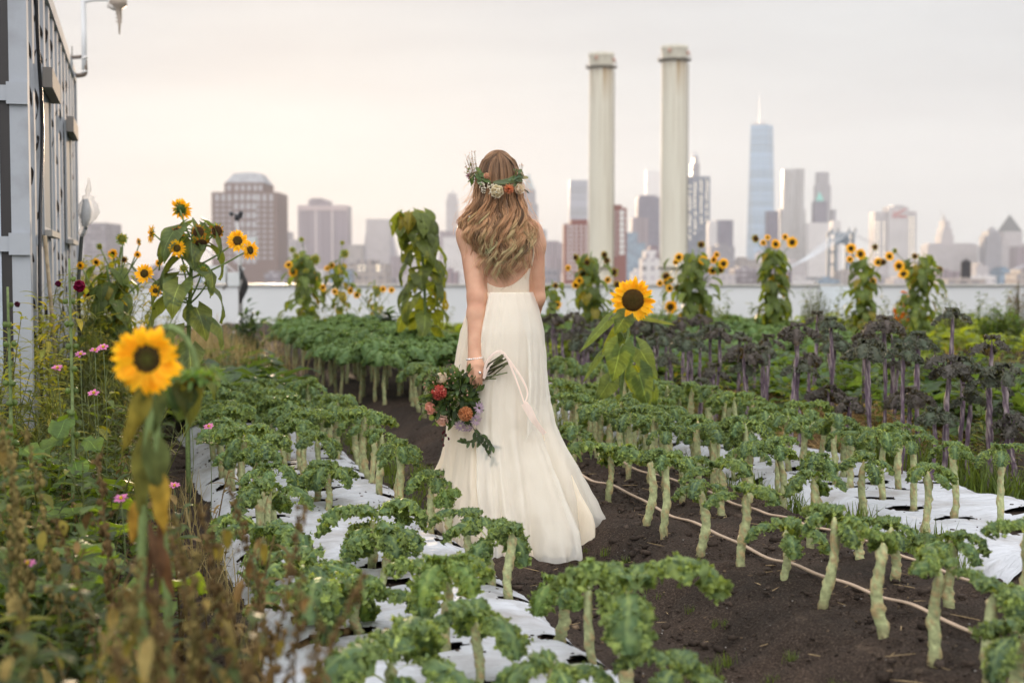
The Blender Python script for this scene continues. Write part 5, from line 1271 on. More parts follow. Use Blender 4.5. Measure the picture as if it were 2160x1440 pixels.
root = make_sunflower('sunflower', 'drooping spent sunflower hanging face down beside the nearest bloom', base, sp_, .0095, [], [(rel(base, at(416, 803, Y1)), (.12, -.12, -1), .048, 'spent')], rng)
fm = MB()
for (x0, y0, x1, y1, wd, c) in ((385, 825, 370, 890, 70, (.07, .10, .035)), (400, 815, 410, 900, 70, (.10, .11, .03)), (350, 830, 372, 870, 60, (.06, .10, .04))):
    a = rel(base, at(x0, y0, Y1)); d = rel(base, at(x1, y1, Y1))-a
    g = leaf_geo(np.linalg.norm(d)*1.05, wd*Y1/3000, 10, 8, 'heart', .5, -.3, .05, c, c, rng); fm.inst(g, frame(a, d, (rng.normal(0, .4), -1, .3)))
for k in range(60):
    a = rng.uniform(0, 6.28); g = leaf_geo(.032, .012, 4, 2, 'lance', .6, .2, 0, (.13, .22, .06)); q = rel(base, at(416, 790, Y1)); fm.inst(g, trans(*q) @ rotz(a) @ trans(0, rng.uniform(.01, .04), rng.uniform(-.012, .012)) @ rotx(rng.normal(0, .4)))
fm.build('foliage', M_leaf, root)

# the tall many-headed plant by the weeds
Y2 = 7.6; base = at(398, 1010, Y2); base.z = gz(base)
def q_(x, y, dy=0.0): return rel(base, at(x, y, Y2+dy))
sp_ = [(0, 0, 0), q_(395, 850), q_(398, 700), q_(402, 600), q_(406, 500), q_(412, 480)]
heads = [((382, 441), (.1, .6, .25), .062, 'back', 0), ((320, 494), (-.9, -.35, .1), .056, 'side', 0), ((374, 492), (-.3, -.9, .1), .045, 'spent', -.1), ((419, 490), (0, -1, .05), .046, 'spent', -.1), ((457, 487), (.5, -.8, .1), .046, 'spent', -.08),
         ((374, 524), (-.15, -1, .1), .05, 'n', -.15), ((424, 512), (.2, -.6, -.75), .048, 'spent', -.1), ((501, 508), (.2, -1, .15), .062, 'n', -.05), ((527, 528), (.75, -.6, .05), .055, 'n', -.05), ((305, 577), (-.1, -1, 0), .055, 'n', -.1), ((328, 613), (.1, -1, 0), .036, 'n', -.1), ((387, 566), (0, -1, 0), .024, 'bud', -.12), ((428, 572), (.3, -.8, -.3), .036, 'bud', -.1), ((437, 597), (0, -1, 0), .018, 'bud', -.1), ((399, 609), (0, -1, -.2), .022, 'bud', -.1), ((430, 675), (0, -1, 0), .02, 'bud', -.1)]
hl = []; tw = []
for (xy, nrm, r_, kd, dy) in heads:
    pos = q_(*xy, dy); hl.append((pos, nrm, r_*1.06, kd)); n_ = np.array(nrm, float); n_ /= np.linalg.norm(n_)
    k = min(xy[1]+60, 640); tw.append((q_(401, k), pos-n_*r_*.25, .006))
lv = []
for (h, az, ln, wd, dr, pi_) in [(.97, 2.6, .20, .11, .9, .5), (.95, .2, .22, .16, 1.0, .6), (.93, -.9, .2, .15, 1.1, .4), (.90, 3.4, .24, .13, 1.0, .2), (.86, -.3, .26, .19, 1.2, .3), (.84, -2.2, .26, .18, 1.2, .2), (.80, 3.1, .27, .2, 1.1, .1), (.78, -1.4, .25, .19, 1.2, .1), (.74, .3, .26, .19, 1.3, .2), (.7, -2.6, .27, .2, 1.2, .1), (.67, -.6, .25, .18, 1.3, .1), (.64, 3.6, .27, .2, 1.2, 0), (.6, -1.8, .26, .2, 1.3, 0), (.58, .1, .26, .2, 1.3, 0), (.54, -2.9, .27, .2, 1.2, 0), (.5, -1.0, .26, .2, 1.3, 0), (.46, -.2, .26, .2, 1.3, 0), (.42, -2.2, .26, .2, 1.3, 0), (.36, -1.3, .26, .2, 1.2, 0), (.3, -.5, .26, .2, 1.2, 0), (.25, 3.5, .26, .2, 1.2, 0), (.33, 3.0, .3, .2, 1.3, 0)]: lv.append((h, az, ln*.78, wd*.82, dr, pi_))
make_sunflower('sunflower', 'tall branching sunflower with many small heads above the weeds', base, sp_, .014, lv, hl, rng, leafcol=(.092, .125, .044), twigs=tw)

# flowerless leafy giant before the wall, holes eaten in its leaves
Y3 = 12.5; base = at(893, 830, Y3); base.z = gz(base)
def q_(x, y, dy=0.0): return rel(base, at(x, y, Y3+dy))
sp_ = [(0, 0, 0), q_(897, 700), q_(895, 600), q_(888, 510), q_(880, 462), q_(862, 450)]
lv = []
for k in range(46):
    h = .22+.76*k/46; lv.append((h, k*2.4+rng.normal(0, .3), rng.uniform(.21, .30)*(1.1-.3*h), rng.uniform(.17, .25)*(1.1-.3*h), rng.uniform(1.0, 1.5), rng.uniform(-.1, .4)))
make_sunflower('sunflower', 'tall leafy sunflower without blooms, ragged holed leaves, left of bride', base, sp_, .016, lv, [(q_(846, 452, -.1), (-.8, -.3, -.4), .05, 'bud'), (q_(868, 470, -.05), (-.6, -.6, -.3), .03, 'bud')], rng, leafcol=(.11, .14, .034), leaf_yellow=.12, res=(9, 8), holes=3)

# the row along the parapet
def wall_sunflower(label, cx, top, w_, bot, Y, nl, heads, leafcol=(.105, .145, .036), ly=.08, lsz=.2):
    base = at(cx, bot, Y); base.z = gz(base)
    tp = rel(base, at(cx, top, Y)); ht = tp[2]; hw = w_/2/3000*Y
    sp_ = [(0, 0, 0), tp*.35+rng.normal(0, .03, 3), tp*.7+rng.normal(0, .03, 3), tp]
    lv = [(.04+.92*k/nl, k*2.4+rng.normal(0, .4), rng.uniform(.8, 1.15)*lsz, rng.uniform(.65, .95)*lsz, rng.uniform(.8, 1.5), rng.uniform(-.1, .5)) for k in range(nl)]
    hl, tw = [], []
    for (x, y, r_, kd) in heads:
        pos = rel(base, at(x, y, Y+rng.uniform(-.25, .05))); nrm = (rng.normal(0, .35), -1, rng.normal(.1, .2)); hl.append((pos, nrm, r_/3000*Y, kd))
        zz = min(max(pos[2]-.3, .2), ht*.95); tw.append((tp*(zz/ht), pos+np.array([0, .02, -.01]), .006))
    # side shoots filling the plant's width
    root = make_sunflower('sunflower', label, base, sp_, .013, lv, hl, rng, leafcol=leafcol, leaf_yellow=ly, res=(5, 4), twigs=tw, group='sunflowers along the parapet')
    fm = MB()
    for k in range(int(nl*2.3)):
        z = rng.uniform(.08, .97); a = rng.uniform(0, 6.28); rr = hw*(1.15-.3*z)*rng.uniform(.2, 1.1)
        c = np.array(leafcol)*rng.uniform(.75, 1.35)
        if rng.random() < ly: c = np.array([.22, .19, .03])
        g = leaf_geo(lsz*rng.uniform(.6, 1.0), lsz*rng.uniform(.5, .8), 5, 4, 'heart', 1.1, -.1, .04, c)
        fm.inst(g, frame(tp*z+np.array([math.cos(a)*rr, math.sin(a)*rr, rng.normal(0, .05)]), (math.cos(a), math.sin(a), rng.uniform(-1.6, -.2)), (math.cos(a), math.sin(a), 1)))
    fm.build('side_shoots', M_leaf, root)
wall_sunflower('sunflower clump with scattered heads before the ribbed pink tower', 645, 530, 100, 720, 20, 34, [(636, 505, 7, 'bud'), (617, 527, 8, 'bud'), (624, 540, 9, 'bud'), (641, 546, 12, 'far'), (665, 546, 12, 'bud'), (618, 574, 12, 'far'), (663, 582, 12, 'far'), (609, 559, 11, 'far'), (645, 572, 8, 'bud')])
wall_sunflower('thin sunflower with yellowing leaves in front of the parapet', 716, 540, 70, 730, 20, 26, [(727, 535, 11, 'bud'), (722, 512, 6, 'bud'), (690, 566, 8, 'far'), (700, 560, 8, 'far'), (681, 607, 9, 'far'), (740, 613, 9, 'far'), (706, 615, 8, 'far')], ly=.3, lsz=.15)
wall_sunflower('small straggly sunflower between the yellowing one and leafy giant', 790, 590, 66, 735, 19.5, 18, [(808, 610, 8, 'far'), (826, 612, 8, 'far'), (753, 622, 9, 'far'), (757, 613, 7, 'bud')], leafcol=(.13, .16, .035), ly=.3, lsz=.12)
wall_sunflower('sunflower clump full of brown seed heads before shorter smokestack', 1248, 530, 96, 720, 19, 34, [(1214, 543, 9, 'spent'), (1232, 545, 9, 'spent'), (1238, 553, 9, 'spent'), (1275, 537, 9, 'spent'), (1280, 549, 9, 'spent'), (1230, 578, 15, 'far'), (1222, 592, 10, 'far'), (1296, 574, 11, 'spent'), (1282, 590, 9, 'far'), (1198, 565, 8, 'far'), (1302, 600, 10, 'spent'), (1214, 601, 10, 'far')])
wall_sunflower('low sunflower half hidden beside the right arm of the bride', 1165, 590, 60, 720, 18.5, 18, [(1140, 587, 10, 'far'), (1176, 643, 11, 'far'), (1172, 602, 8, 'spent'), (1148, 610, 8, 'spent')], lsz=.14)
wall_sunflower('widest sunflower clump, below the taller smokestack', 1462, 525, 130, 720, 18.5, 48, [(1479, 516, 9, 'spent'), (1432, 543, 12, 'far'), (1484, 549, 12, 'far'), (1512, 537, 8, 'far'), (1526, 556, 13, 'far'), (1520, 568, 10, 'spent'), (1505, 548, 10, 'far'), (1503, 571, 11, 'far'), (1414, 647, 16, 'far'), (1405, 583, 11, 'spent'), (1392, 597, 9, 'far'), (1412, 608, 10, 'far'), (1404, 596, 9, 'far'), (1430, 607, 9, 'spent'), (1414, 590, 9, 'far'), (1425, 552, 8, 'far')])
wall_sunflower('slim sunflower column below the tallest glass skyscraper', 1630, 520, 70, 720, 19, 40, [(1594, 503, 10, 'spent'), (1636, 515, 12, 'far'), (1671, 511, 14, 'far'), (1619, 501, 8, 'far'), (1656, 500, 9, 'far'), (1610, 512, 8, 'far')])
wall_sunflower('sunflower column with three bright heads before the bridge tower', 1822, 540, 74, 730, 19, 42, [(1795, 524, 13, 'far'), (1815, 536, 14, 'far'), (1846, 521, 8, 'spent'), (1853, 553, 12, 'far'), (1863, 553, 9, 'spent'), (1793, 547, 9, 'far'), (1842, 592, 9, 'far')], lsz=.18)
wall_sunflower('broad leafy sunflower with two stacked heads left of water tank', 1938, 535, 100, 720, 19, 46, [(1876, 541, 12, 'far'), (1896, 561, 14, 'far'), (1906, 578, 14, 'far'), (1888, 529, 7, 'bud'), (1982, 569, 9, 'spent'), (1930, 540, 8, 'spent')], lsz=.18)
wall_sunflower('small sunflower with an upright bud near the wrapped bag', 256, 520, 40, 700, 9.5, 14, [(257, 504, 14, 'bud'), (203, 553, 10, 'far'), (238, 535, 12, 'n'), (293, 510, 9, 'far'), (210, 520, 8, 'bud')], lsz=.12)
wall_sunflower('bushy sunflower left of the tall branching one, few low heads', 225, 560, 120, 760, 9, 40, [(290, 537, 9, 'n'), (170, 560, 10, 'n'), (185, 620, 12, 'n'), (335, 555, 9, 'n'), (262, 548, 9, 'spent')], leafcol=(.10, .14, .035), lsz=.14)

# ---------------------------------------------------------------- templates for herbs and weeds
def herb_geo(h, n, ll, lw, col, shape='lance', lean=.1, stem=(.12, .14, .05), spread=.7, tipcol=None, top=.1):
    mb = MB(); b = rng.normal(0, lean, 2); t = np.linspace(0, 1, 6)
    P = np.stack([b[0]*h*t**2, b[1]*h*t**2, h*t], -1); add_tube(mb, P, np.linspace(.004, .002, 6), 4, stem)
    for k in range(n):
        q = top+(1-top)*(k+rng.random())/n; a = k*2.4+rng.normal(0, .4); p = np.array([b[0]*h*q*q, b[1]*h*q*q, h*q])
        c = np.array(col)*rng.uniform(.7, 1.35)
        if tipcol is not None and rng.random() < .3: c = np.array(tipcol)*rng.uniform(.8, 1.2)
        g = leaf_geo(ll*rng.uniform(.6, 1.2)*(1.15-.4*q), lw*rng.uniform(.7, 1.2), 4, 2, shape, rng.uniform(.2, 1.2), .3, .02, c, None, rng)
        mb.inst(g, frame(p, (math.cos(a), math.sin(a), rng.uniform(-.2, spread))))
    return mb.geo()
def grass_geo(h, n, col, w_=.006, r=.05):
    mb = MB()
    for k in range(n):
        a = rng.uniform(0, 6.28); c = np.array(col)*rng.uniform(.7, 1.4); hh = h*rng.uniform(.5, 1.1); ln = rng.uniform(.1, .6)
        t = np.linspace(0, 1, 5); x = math.cos(a)*ln*hh*t**2; y = math.sin(a)*ln*hh*t**2; z = hh*t*(1-.3*ln*t); o_ = rng.normal(0, r, 2)
        wv = (w_*(1-t)**.6+.0006)[:, None]*np.array([[-math.sin(a), math.cos(a), 0]]); C = np.stack([x+o_[0], y+o_[1], z], -1)
        mb.add(np.concatenate([C-wv, C+wv]), np.array([[i, i+1, i+6, i+5] for i in range(4)]), c)
    return mb.geo()
def feather_geo(h, n, col):
    """thread-leaved cosmos"""
    mb = MB()
    for s in range(5):
        b = rng.normal(0, .22, 2); t = np.linspace(0, 1, 6); P = np.stack([b[0]*h*t, b[1]*h*t, h*t*rng.uniform(.8, 1.1)], -1); add_tube(mb, P, .0018, 3, np.array(col)*.9)
        for k in range(n):
            q = rng.uniform(.1, 1); p = P[0]+(P[-1]-P[0])*q; a = rng.uniform(0, 6.28); ln = rng.uniform(.04, .10); e1 = p+np.array([math.cos(a)*ln, math.sin(a)*ln, ln*rng.uniform(-.1, .9)])
            for m_ in range(3):
                e2 = e1+rng.normal(0, .025, 3); sd = norm(np.cross(e2-p, (0, 0, 1.)))*.0013; mb.add([p-sd, p+sd, e2+sd*.5, e2-sd*.5], np.array([[0, 1, 2, 3]]), np.array(col)*rng.uniform(.7, 1.4))
    return mb.geo()
def squash_geo(r, hgt, col):
    mb = MB(); a = rng.uniform(0, 6.28); tip = np.array([math.cos(a)*.08, math.sin(a)*.08, hgt]); add_tube(mb, spline([(0, 0, 0), tip*.5+np.array([.01, 0, .03]), tip], 6), .004, 5, (.14, .2, .07))
    g = leaf_geo(r*2, r*2.1, 10, 10, 'round', .5, .15, .09, col, np.array(col)*1.25, rng)
    mb.inst(g, frame(tip-np.array([math.cos(a), math.sin(a), 0])*r*.3, (math.cos(a), math.sin(a), rng.uniform(-.5, .3)), (rng.normal(0, .3), -.35+rng.normal(0, .2), 1)))
    return mb.geo()
def stalk_geo(h, col, head, nclu=60, lean=.12):
    """dry amaranth-like stalk with seed clusters"""
    mb = MB(); b = rng.normal(0, lean, 2); t = np.linspace(0, 1, 8); P = np.stack([b[0]*h*t**2, b[1]*h*t**2, h*t*(1-.1*t)], -1); add_tube(mb, P, np.linspace(.0045, .0015, 8), 5, col)
    for k in range(nclu):
        q = rng.uniform(.35, 1)**.8; p = P[0]*(1-q)+np.array([b[0]*h*q*q, b[1]*h*q*q, h*q*(1-.1*q)]); r_ = .0065*(1.3-q)+.0028
        off = rng.normal(0, .5, 3)*r_*2.2; g = blob_geo(rng, r_*rng.uniform(.4, .9), 5, 4, np.array(head)*rng.uniform(.6, 1.4), .3, (1, 1, 1.5)); mb.inst(g, trans(*(p+off)))
    for k in range(7):
        q = rng.uniform(.15, .8); a = rng.uniform(0, 6.28); p = np.array([b[0]*h*q*q, b[1]*h*q*q, h*q]); e1 = p+np.array([math.cos(a)*.05, math.sin(a)*.05, .05])
        add_tube(mb, [p, e1], .0015, 3, col); g = leaf_geo(rng.uniform(.03, .07), .02, 4, 2, 'lance', 1.0, .3, .05, np.array(head)*rng.uniform(.7, 1.6) if rng.random() < .6 else (.24, .20, .04), None, rng); mb.inst(g, frame(e1, (math.cos(a), math.sin(a), -.8)))
    return mb.geo()
def collard_geo(n, ll, lw, col, rise=.9):
    mb = MB()
    for k in range(n):
        a = k*2.4+rng.normal(0, .3); c = np.array(col)*rng.uniform(.75, 1.3); g = leaf_geo(ll*rng.uniform(.7, 1.1), lw*rng.uniform(.8, 1.1), 6, 4, 'oval', rng.uniform(.7, 1.5), .3, .06, c, None, rng)
        mb.inst(g, frame((math.cos(a)*.03, math.sin(a)*.03, .05+.12*rng.random()), (math.cos(a), math.sin(a), rng.uniform(.3, rise*1.6))))
    return mb.geo()
G_weed = [herb_geo(rng.uniform(.35, .6), 22, .12, .035, (.095, .135, .035), 'lance', .12, tipcol=(.19, .19, .035)) for _ in range(6)]
G_broad = [herb_geo(rng.uniform(.3, .5), 16, .10, .065, (.085, .13, .035), 'oval', .12) for _ in range(5)]
G_dark = [herb_geo(rng.uniform(.3, .55), 26, .09, .03, (.055, .08, .026), 'lance', .15) for _ in range(5)]
G_brown = [herb_geo(rng.uniform(.3, .6), 14, .07, .018, (.17, .12, .05), 'lance', .18, (.16, .11, .05)) for _ in range(5)]
G_feath = [feather_geo(rng.uniform(.45, .7), 18, (.12, .14, .045)) for _ in range(4)]
G_squash = [squash_geo(rng.uniform(.06, .1), rng.uniform(.15, .35), np.array([.12, .18, .038])*rng.uniform(.8, 1.3)) for _ in range(7)]
G_grassg = [grass_geo(.22, 26, (.09, .13, .03)) for _ in range(4)]
G_straw = [grass_geo(.4, 24, (.30, .24, .11), .003, .06) for _ in range(4)]
G_coll = [collard_geo(9, .26, .12, (.075, .125, .05)) for _ in range(4)]
G_lime = [collard_geo(10, .18, .085, (.19, .24, .04)) for _ in range(4)]
def scatter(mb, geos, pts, s0=.8, s1=1.2):
    for p in pts:
        p = Vector(p); M = trans(p.x, p.y, p.z) @ rotz(rng.uniform(0, 6.28)) @ scl(rng.uniform(s0, s1)); mb.inst(geos[rng.integers(len(geos))], M)
def area(n, u0, u1, v0, v1, lim=None):
    out_ = []
    for k in range(n):
        u, v = rng.uniform(u0, u1), rng.uniform(v0, v1); p = W(u, v); p.z = float(zg(u, v))-.01
        if lim is None or lim(p, u, v): out_.append(p)
    return out_
G_tall = [herb_geo(rng.uniform(.9, 1.3), 60, .12, .026, (.19, .205, .04), 'lance', .10, (.17, .17, .06), .9, (.32, .28, .05), .25) for _ in range(5)]
mb = MB(); scatter(mb, G_tall, area(110, 8.6, 15, -2.9, .25), .85, 1.2); scatter(mb, G_tall, area(75, 5.8, 9, -1.3, -.3), .6, .95); scatter(mb, G_feath, area(60, 7.5, 13, -2.2, .2), 1.2, 1.9)
tag(mb.build('tall_weeds', M_leaf), 'tall golden-green weeds massed between container and film bed', kind='stuff')
# low growth to the left: weeds nobody could count
mb = MB()
scatter(mb, G_weed, area(220, 3.0, 13, -2.4, .12), .7, 1.15); scatter(mb, G_broad, area(170, 3.2, 11, -2.2, .15), .6, 1.1); scatter(mb, G_dark, area(420, 1.5, 7, -1.6, .1), .6, 1.15)
scatter(mb, G_squash, area(110, 3.6, 6.8, -1.35, .05), .8, 1.3)
scatter(mb, G_weed, area(130, 9, 20, -3.5, .6), .9, 1.4); scatter(mb, G_broad, area(100, 9, 18, -3.0, .3), .9, 1.5)
tag(mb.build('weeds', M_leaf), 'tangled green weeds filling the border left of the film bed', kind='stuff')
mb = MB(); scatter(mb, G_brown, area(150, 2.0, 6.0, -1.5, .36), .6, 1.1); scatter(mb, G_brown, area(80, 6, 12, -1.6, .2), .7, 1.1); scatter(mb, G_straw, area(60, 4, 12, -.8, .38), .4, .8)
tag(mb.build('dry_weeds', M_dry), 'brown dried weeds crowding the front of the border', kind='stuff')
mb = MB(); scatter(mb, G_feath, area(120, 5.5, 11, -1.8, .1), .8, 1.2); tag(mb.build('feathery_weeds', M_leaf), 'fine thread-leaved greenery under the pink cosmos flowers', kind='stuff')
mb = MB(); scatter(mb, G_straw, area(90, 12.5, 19, .2, 1.6), .9, 1.5); tag(mb.build('dry_grass', M_dry), 'straw coloured dry grass at the foot of the weather mast', kind='stuff')
# greens along the path, grassy strips
mb = MB(); scatter(mb, G_grassg, area(90, 4.6, 12, 2.98, 3.22), .4, .8); scatter(mb, G_grassg, area(170, 6.5, 16, 1.4, 1.75), .25, .55); scatter(mb, G_grassg, area(120, 5, 12, 4.2, 4.6), .7, 1.3); scatter(mb, G_weed, area(60, 5, 11, 4.3, 4.9), .6, .9)
scatter(mb, G_grassg, area(40, 3.2, 6, 1.6, 1.9), .12, .25)
tag(mb.build('grass', M_leaf), 'grassy tufts between the beds', kind='stuff')
# collards beyond the film bed and across the right half
mb = MB(); scatter(mb, G_coll, area(120, 10.1, 15, -.2, 1.35), .9, 1.4); scatter(mb, G_coll, area(60, 16, 24, 2.2, 4.6), .9, 1.3)
scatter(mb, G_coll, area(150, 8, 15, 4.9, 7.5), 1.0, 1.5); scatter(mb, G_dark, area(60, 7, 12, 4.6, 6.5), .8, 1.2); scatter(mb, G_broad, area(120, 6, 13, 4.9, 9), .8, 1.2)
tag(mb.build('collard_foliage', M_leaf), 'blue-green leafy collards massed behind the kale', kind='stuff')
mb = MB(); scatter(mb, G_weed, area(150, 17, 29, .5, 17, lambda p, u, v: 17 < p.y < 26 and v > 2.9), .9, 1.5); scatter(mb, G_lime, area(420, 15, 27, 7.2, 17, lambda p, u, v: p.y < 25 and p.x < 14), 1.1, 1.8); scatter(mb, G_lime, area(130, 16, 24, 4.8, 8, lambda p, u, v: p.y < 25), 1.0, 1.5); scatter(mb, G_weed, area(120, 10, 24, 7, 16, lambda p, u, v: p.y < 25), .8, 1.2); scatter(mb, G_straw, area(60, 12, 24, 7, 16, lambda p, u, v: p.y < 25), .6, 1.0)
tag(mb.build('leafy_greens', M_leaf), 'bright yellow-green leafy crop stretching to the parapet', kind='stuff')

# ---------------------------------------------------------------- bushes by the parapet
def bush(name, label, cx, top, w_, bot, Y, n, col, ls=.05, lw=.02, cat='bush', fl=None, up=.5):
    base = at(cx, bot, Y); base.z = gz(base); root = thing(name, label, cat, base); h = at(cx, top, Y).z-base.z; hw = w_/2/3000*Y
    st = MB(); fm = MB(); fb = MB()
    for k in range(n):
        a = rng.uniform(0, 6.28); r_ = hw*math.sqrt(rng.random()); hh = h*math.sqrt(max(.05, 1-(r_/hw)**2*.75))*rng.uniform(.75, 1.08)
        e1 = np.array([math.cos(a)*r_, math.sin(a)*r_*.7, hh]); add_tube(st, spline([(e1[0]*.2, e1[1]*.2, 0), e1*np.array([.7, .7, .5]), e1], 6), .003, 3, (.10, .10, .05))
        for j in range(14):
            q = rng.uniform(.15, 1)**.7; p = e1*np.array([.3+.7*q, .3+.7*q, q])+rng.normal(0, .03, 3); d = np.append(rng.normal(0, 1, 2), rng.normal(up, .5)); fm.inst(leaf_geo(ls*rng.uniform(.6, 1.3), lw, 3, 2, 'lance', .5, .3, 0, np.array(col)*rng.uniform(.65, 1.4)), frame(p, d))
    st.build('stem', M_stem, root); fm.build('foliage', M_leaf, root)
    if fl:
        for (x, y, r_) in fl[1]:
            p = rel(base, at(x, y, Y-hw*1.0)); q = MB(); q.inst(blob_geo(rng, r_/3000*Y, 8, 5, np.array(fl[0])*rng.uniform(.8, 1.15), .25, (1, 1, .6)), trans(*p)); q.build('blossom', M_petal, root)
bush('rosemary_bush', 'grey-green upright rosemary bush alone against the white parapet', 1722, 606, 78, 720, 21, 60, (.085, .105, .055), .06, .012, up=1.5)
bush('dark_bush', 'dark low bush at foot of the sunflower before the bridge', 1800, 650, 78, 720, 20.5, 50, (.045, .06, .025), .07, .02)
bush('marigold_bush', 'rounded bush dotted with small orange blossoms', 1916, 625, 84, 720, 20, 55, (.05, .06, .025), .06, .02, 'bush', ((.75, .26, .01), [(1915+rng.normal(0, 20), 662+rng.normal(0, 20), rng.uniform(2.8, 4.6)) for _ in range(58)]), .3)
bush('dill_bush', 'feathery mid-green bush right of the orange blossoms', 2010, 642, 90, 725, 20.3, 70, (.085, .11, .04), .07, .012)
bush('parsley_bush', 'wide fresh-green bush below the right end of parapet', 2105, 640, 120, 730, 19.6, 90, (.085, .145, .035), .09, .03)
bush('seedhead_bush', 'tall purplish seeding bush at the right edge', 2150, 596, 60, 720, 20.5, 60, (.13, .09, .10), .05, .012, up=1.2)
bush('collard_bush', 'blue-green broad-leaved shrub left of the leafy giant', 815, 655, 70, 740, 16, 24, (.06, .10, .07), .16, .07)
bush('herb_bush', 'loose dark herb at foot of the weather mast', 520, 655, 60, 730, 17, 24, (.05, .085, .05), .12, .05)

# ---------------------------------------------------------------- straw heap
p = on_ground(1795, 930, .09); p.z = gz(p); root = thing('straw_heap', 'heap of golden straw behind the purple kale stems', 'straw heap', p)
mb = MB(); core = blob_geo(rng, 1, 18, 10, (.20, .14, .07), .08); mb.inst(core, np.diag([.42, .32, .26, 1])); mb.build('core', M_dry, root)
mb = MB()
for k in range(2600):
    a = rng.uniform(0, 6.28); e_ = rng.uniform(-.1, 1.5); n_ = np.array([math.cos(a)*math.cos(e_)*.43, math.sin(a)*math.cos(e_)*.33, math.sin(e_)*.27])*rng.uniform(.95, 1.1)
    if rng.random() < .25: n_ = np.array([rng.normal(0, .5), rng.normal(0, .35), rng.uniform(0, .04)])
    d = rng.normal(0, 1, 3); d[2] *= .5; d /= np.linalg.norm(d); ln = rng.uniform(.05, .14); sd = norm(np.cross(d, rng.normal(0, 1, 3)))*.0022
    m2 = n_+np.array([0, 0, rng.uniform(0, .03)]); c = np.array([.38, .26, .12])*rng.uniform(.6, 1.35)
    P_ = np.array([n_-d*ln, m2, n_+d*ln]); mb.add(np.concatenate([P_-sd, P_+sd]), np.array([[0, 1, 4, 3], [1, 2, 5, 4]]), c)
mb.build('straw', M_dry, root)
tag(child('straw_litter', root.children[1].data, None), 'golden straw strewn across the ground beyond the purple kale', kind='stuff')
sl = bpy.data.objects['straw_litter']; q = on_ground(1560, 860, .09); sl.location = (q.x, q.y, .05); sl.scale = (1.5, 1.2, .5)
sl2 = sl.copy(); COL.objects.link(sl2); q = on_ground(1900, 900, .09); sl2.location = (q.x, q.y, .05); sl2.scale = (1.6, 1.2, .4); sl2.rotation_euler = (0, 0, 2)

# ---------------------------------------------------------------- single plants of the left border
def single(name, label, cat, geo, mat, p, rz=0, s=1.0, group=None):
    mb = MB(); mb.inst(geo, scl(s)); o = mb.build(name, mat); o.location = p; o.rotation_euler = (0, 0, rz); tag(o, label, cat, group); return o
# hollyhocks
def hollyhock(label, x, top, bot, Y, nb, flowers):
    base = at(x, bot, Y); base.z = gz(base); root = thing('hollyhock', label, 'hollyhock', base); tp = rel(base, at(x-6, top, Y)); P = spline([(0, 0, 0), tp*.5+rng.normal(0, .015, 3), tp], 16)
    sm = MB(); add_tube(sm, P, np.linspace(.009, .004, 16), 6, (.16, .21, .08)); sm.build('stem', M_stem, root)
    for k in range(nb):
        q = .52+.48*k/nb; i = int(q*15); a = k*2.4; pos = P[i]+np.array([math.cos(a), math.sin(a), .4])*.016; mb = MB(); mb.inst(blob_geo(rng, .0125*(1.25-.5*q), 7, 5, (.15, .21, .07), .12), trans(*pos)); mb.build('bud', M_leaf, root)
    fm = MB()
    for k in range(16):
        q = .08+.55*k/16; i = int(q*15); a = k*2.4; d = np.array([math.cos(a), math.sin(a), -.3]); c = np.array([.085, .14, .035])*rng.uniform(.8, 1.3); pos = P[i]+d*.05; add_tube(fm, [P[i], pos], .002, 4, (.16, .21, .08)); fm.inst(leaf_geo(.085*rng.uniform(.7, 1.3), .09, 6, 6, 'round', .8, .1, .12, c, c*1.2, rng), frame(pos, d, (0, -.4, 1)))
    fm.build('foliage', M_leaf, root)
    for (fx, fy, r_, c) in flowers:
        mb = MB(); pos = rel(base, at(fx, fy, Y-.03))
        for k in range(7):
            a = k*.9; mb.inst(leaf_geo(r_*1.3, r_*1.2, 6, 6, 'round', -.8, .1, .1, np.array(c)*rng.uniform(.7, 1.3), np.array(c)*1.3, rng), trans(*pos) @ rotx(.9) @ rotz(a) @ trans(0, -r_*.1, 0) @ rotx(.75))
        mb.build('blossom', M_petal, root)
hollyhock('hollyhock stalk with one open burgundy flower before the container', 152, 545, 1110, 5.2, 14, [(170, 610, .032, (.20, .008, .05)), (124, 602, .016, (.10, .01, .04))])
hollyhock('leftmost hollyhock stalk with green buds before the dark door seal', 22, 605, 1200, 5.0, 12, [(38, 645, .015, (.09, .02, .04))])
# bare twig shrub
base = on_ground(220, 900, .05); root = thing('twig_shrub', 'leafless shrub of bare brown twigs beside the container', 'shrub', base)
mb = MB()
def grow(p, d, ln, r, dep):
    e1 = p+d*ln; add_tube(mb, spline([p, (p+e1)/2+rng.normal(0, ln*.06, 3), e1], 5), np.linspace(r, r*.7, 5), 4, np.array([.12, .075, .06])*rng.uniform(.7, 1.4))
    if dep:
        for k in range(rng.integers(2, 4)):
            q = d+rng.normal(0, .45, 3); q[2] = abs(q[2])*.8+.1; grow(e1, q/np.linalg.norm(q), ln*rng.uniform(.55, .85), r*.65, dep-1)
for k in range(7):
    a = rng.uniform(0, 6.28); d = np.array([math.cos(a)*.35, math.sin(a)*.35, 1]); grow(np.array([math.cos(a)*.06, math.sin(a)*.06, 0]), d/np.linalg.norm(d), rng.uniform(.22, .34), .007, 4)
mb.build('twigs', M_wood, root)
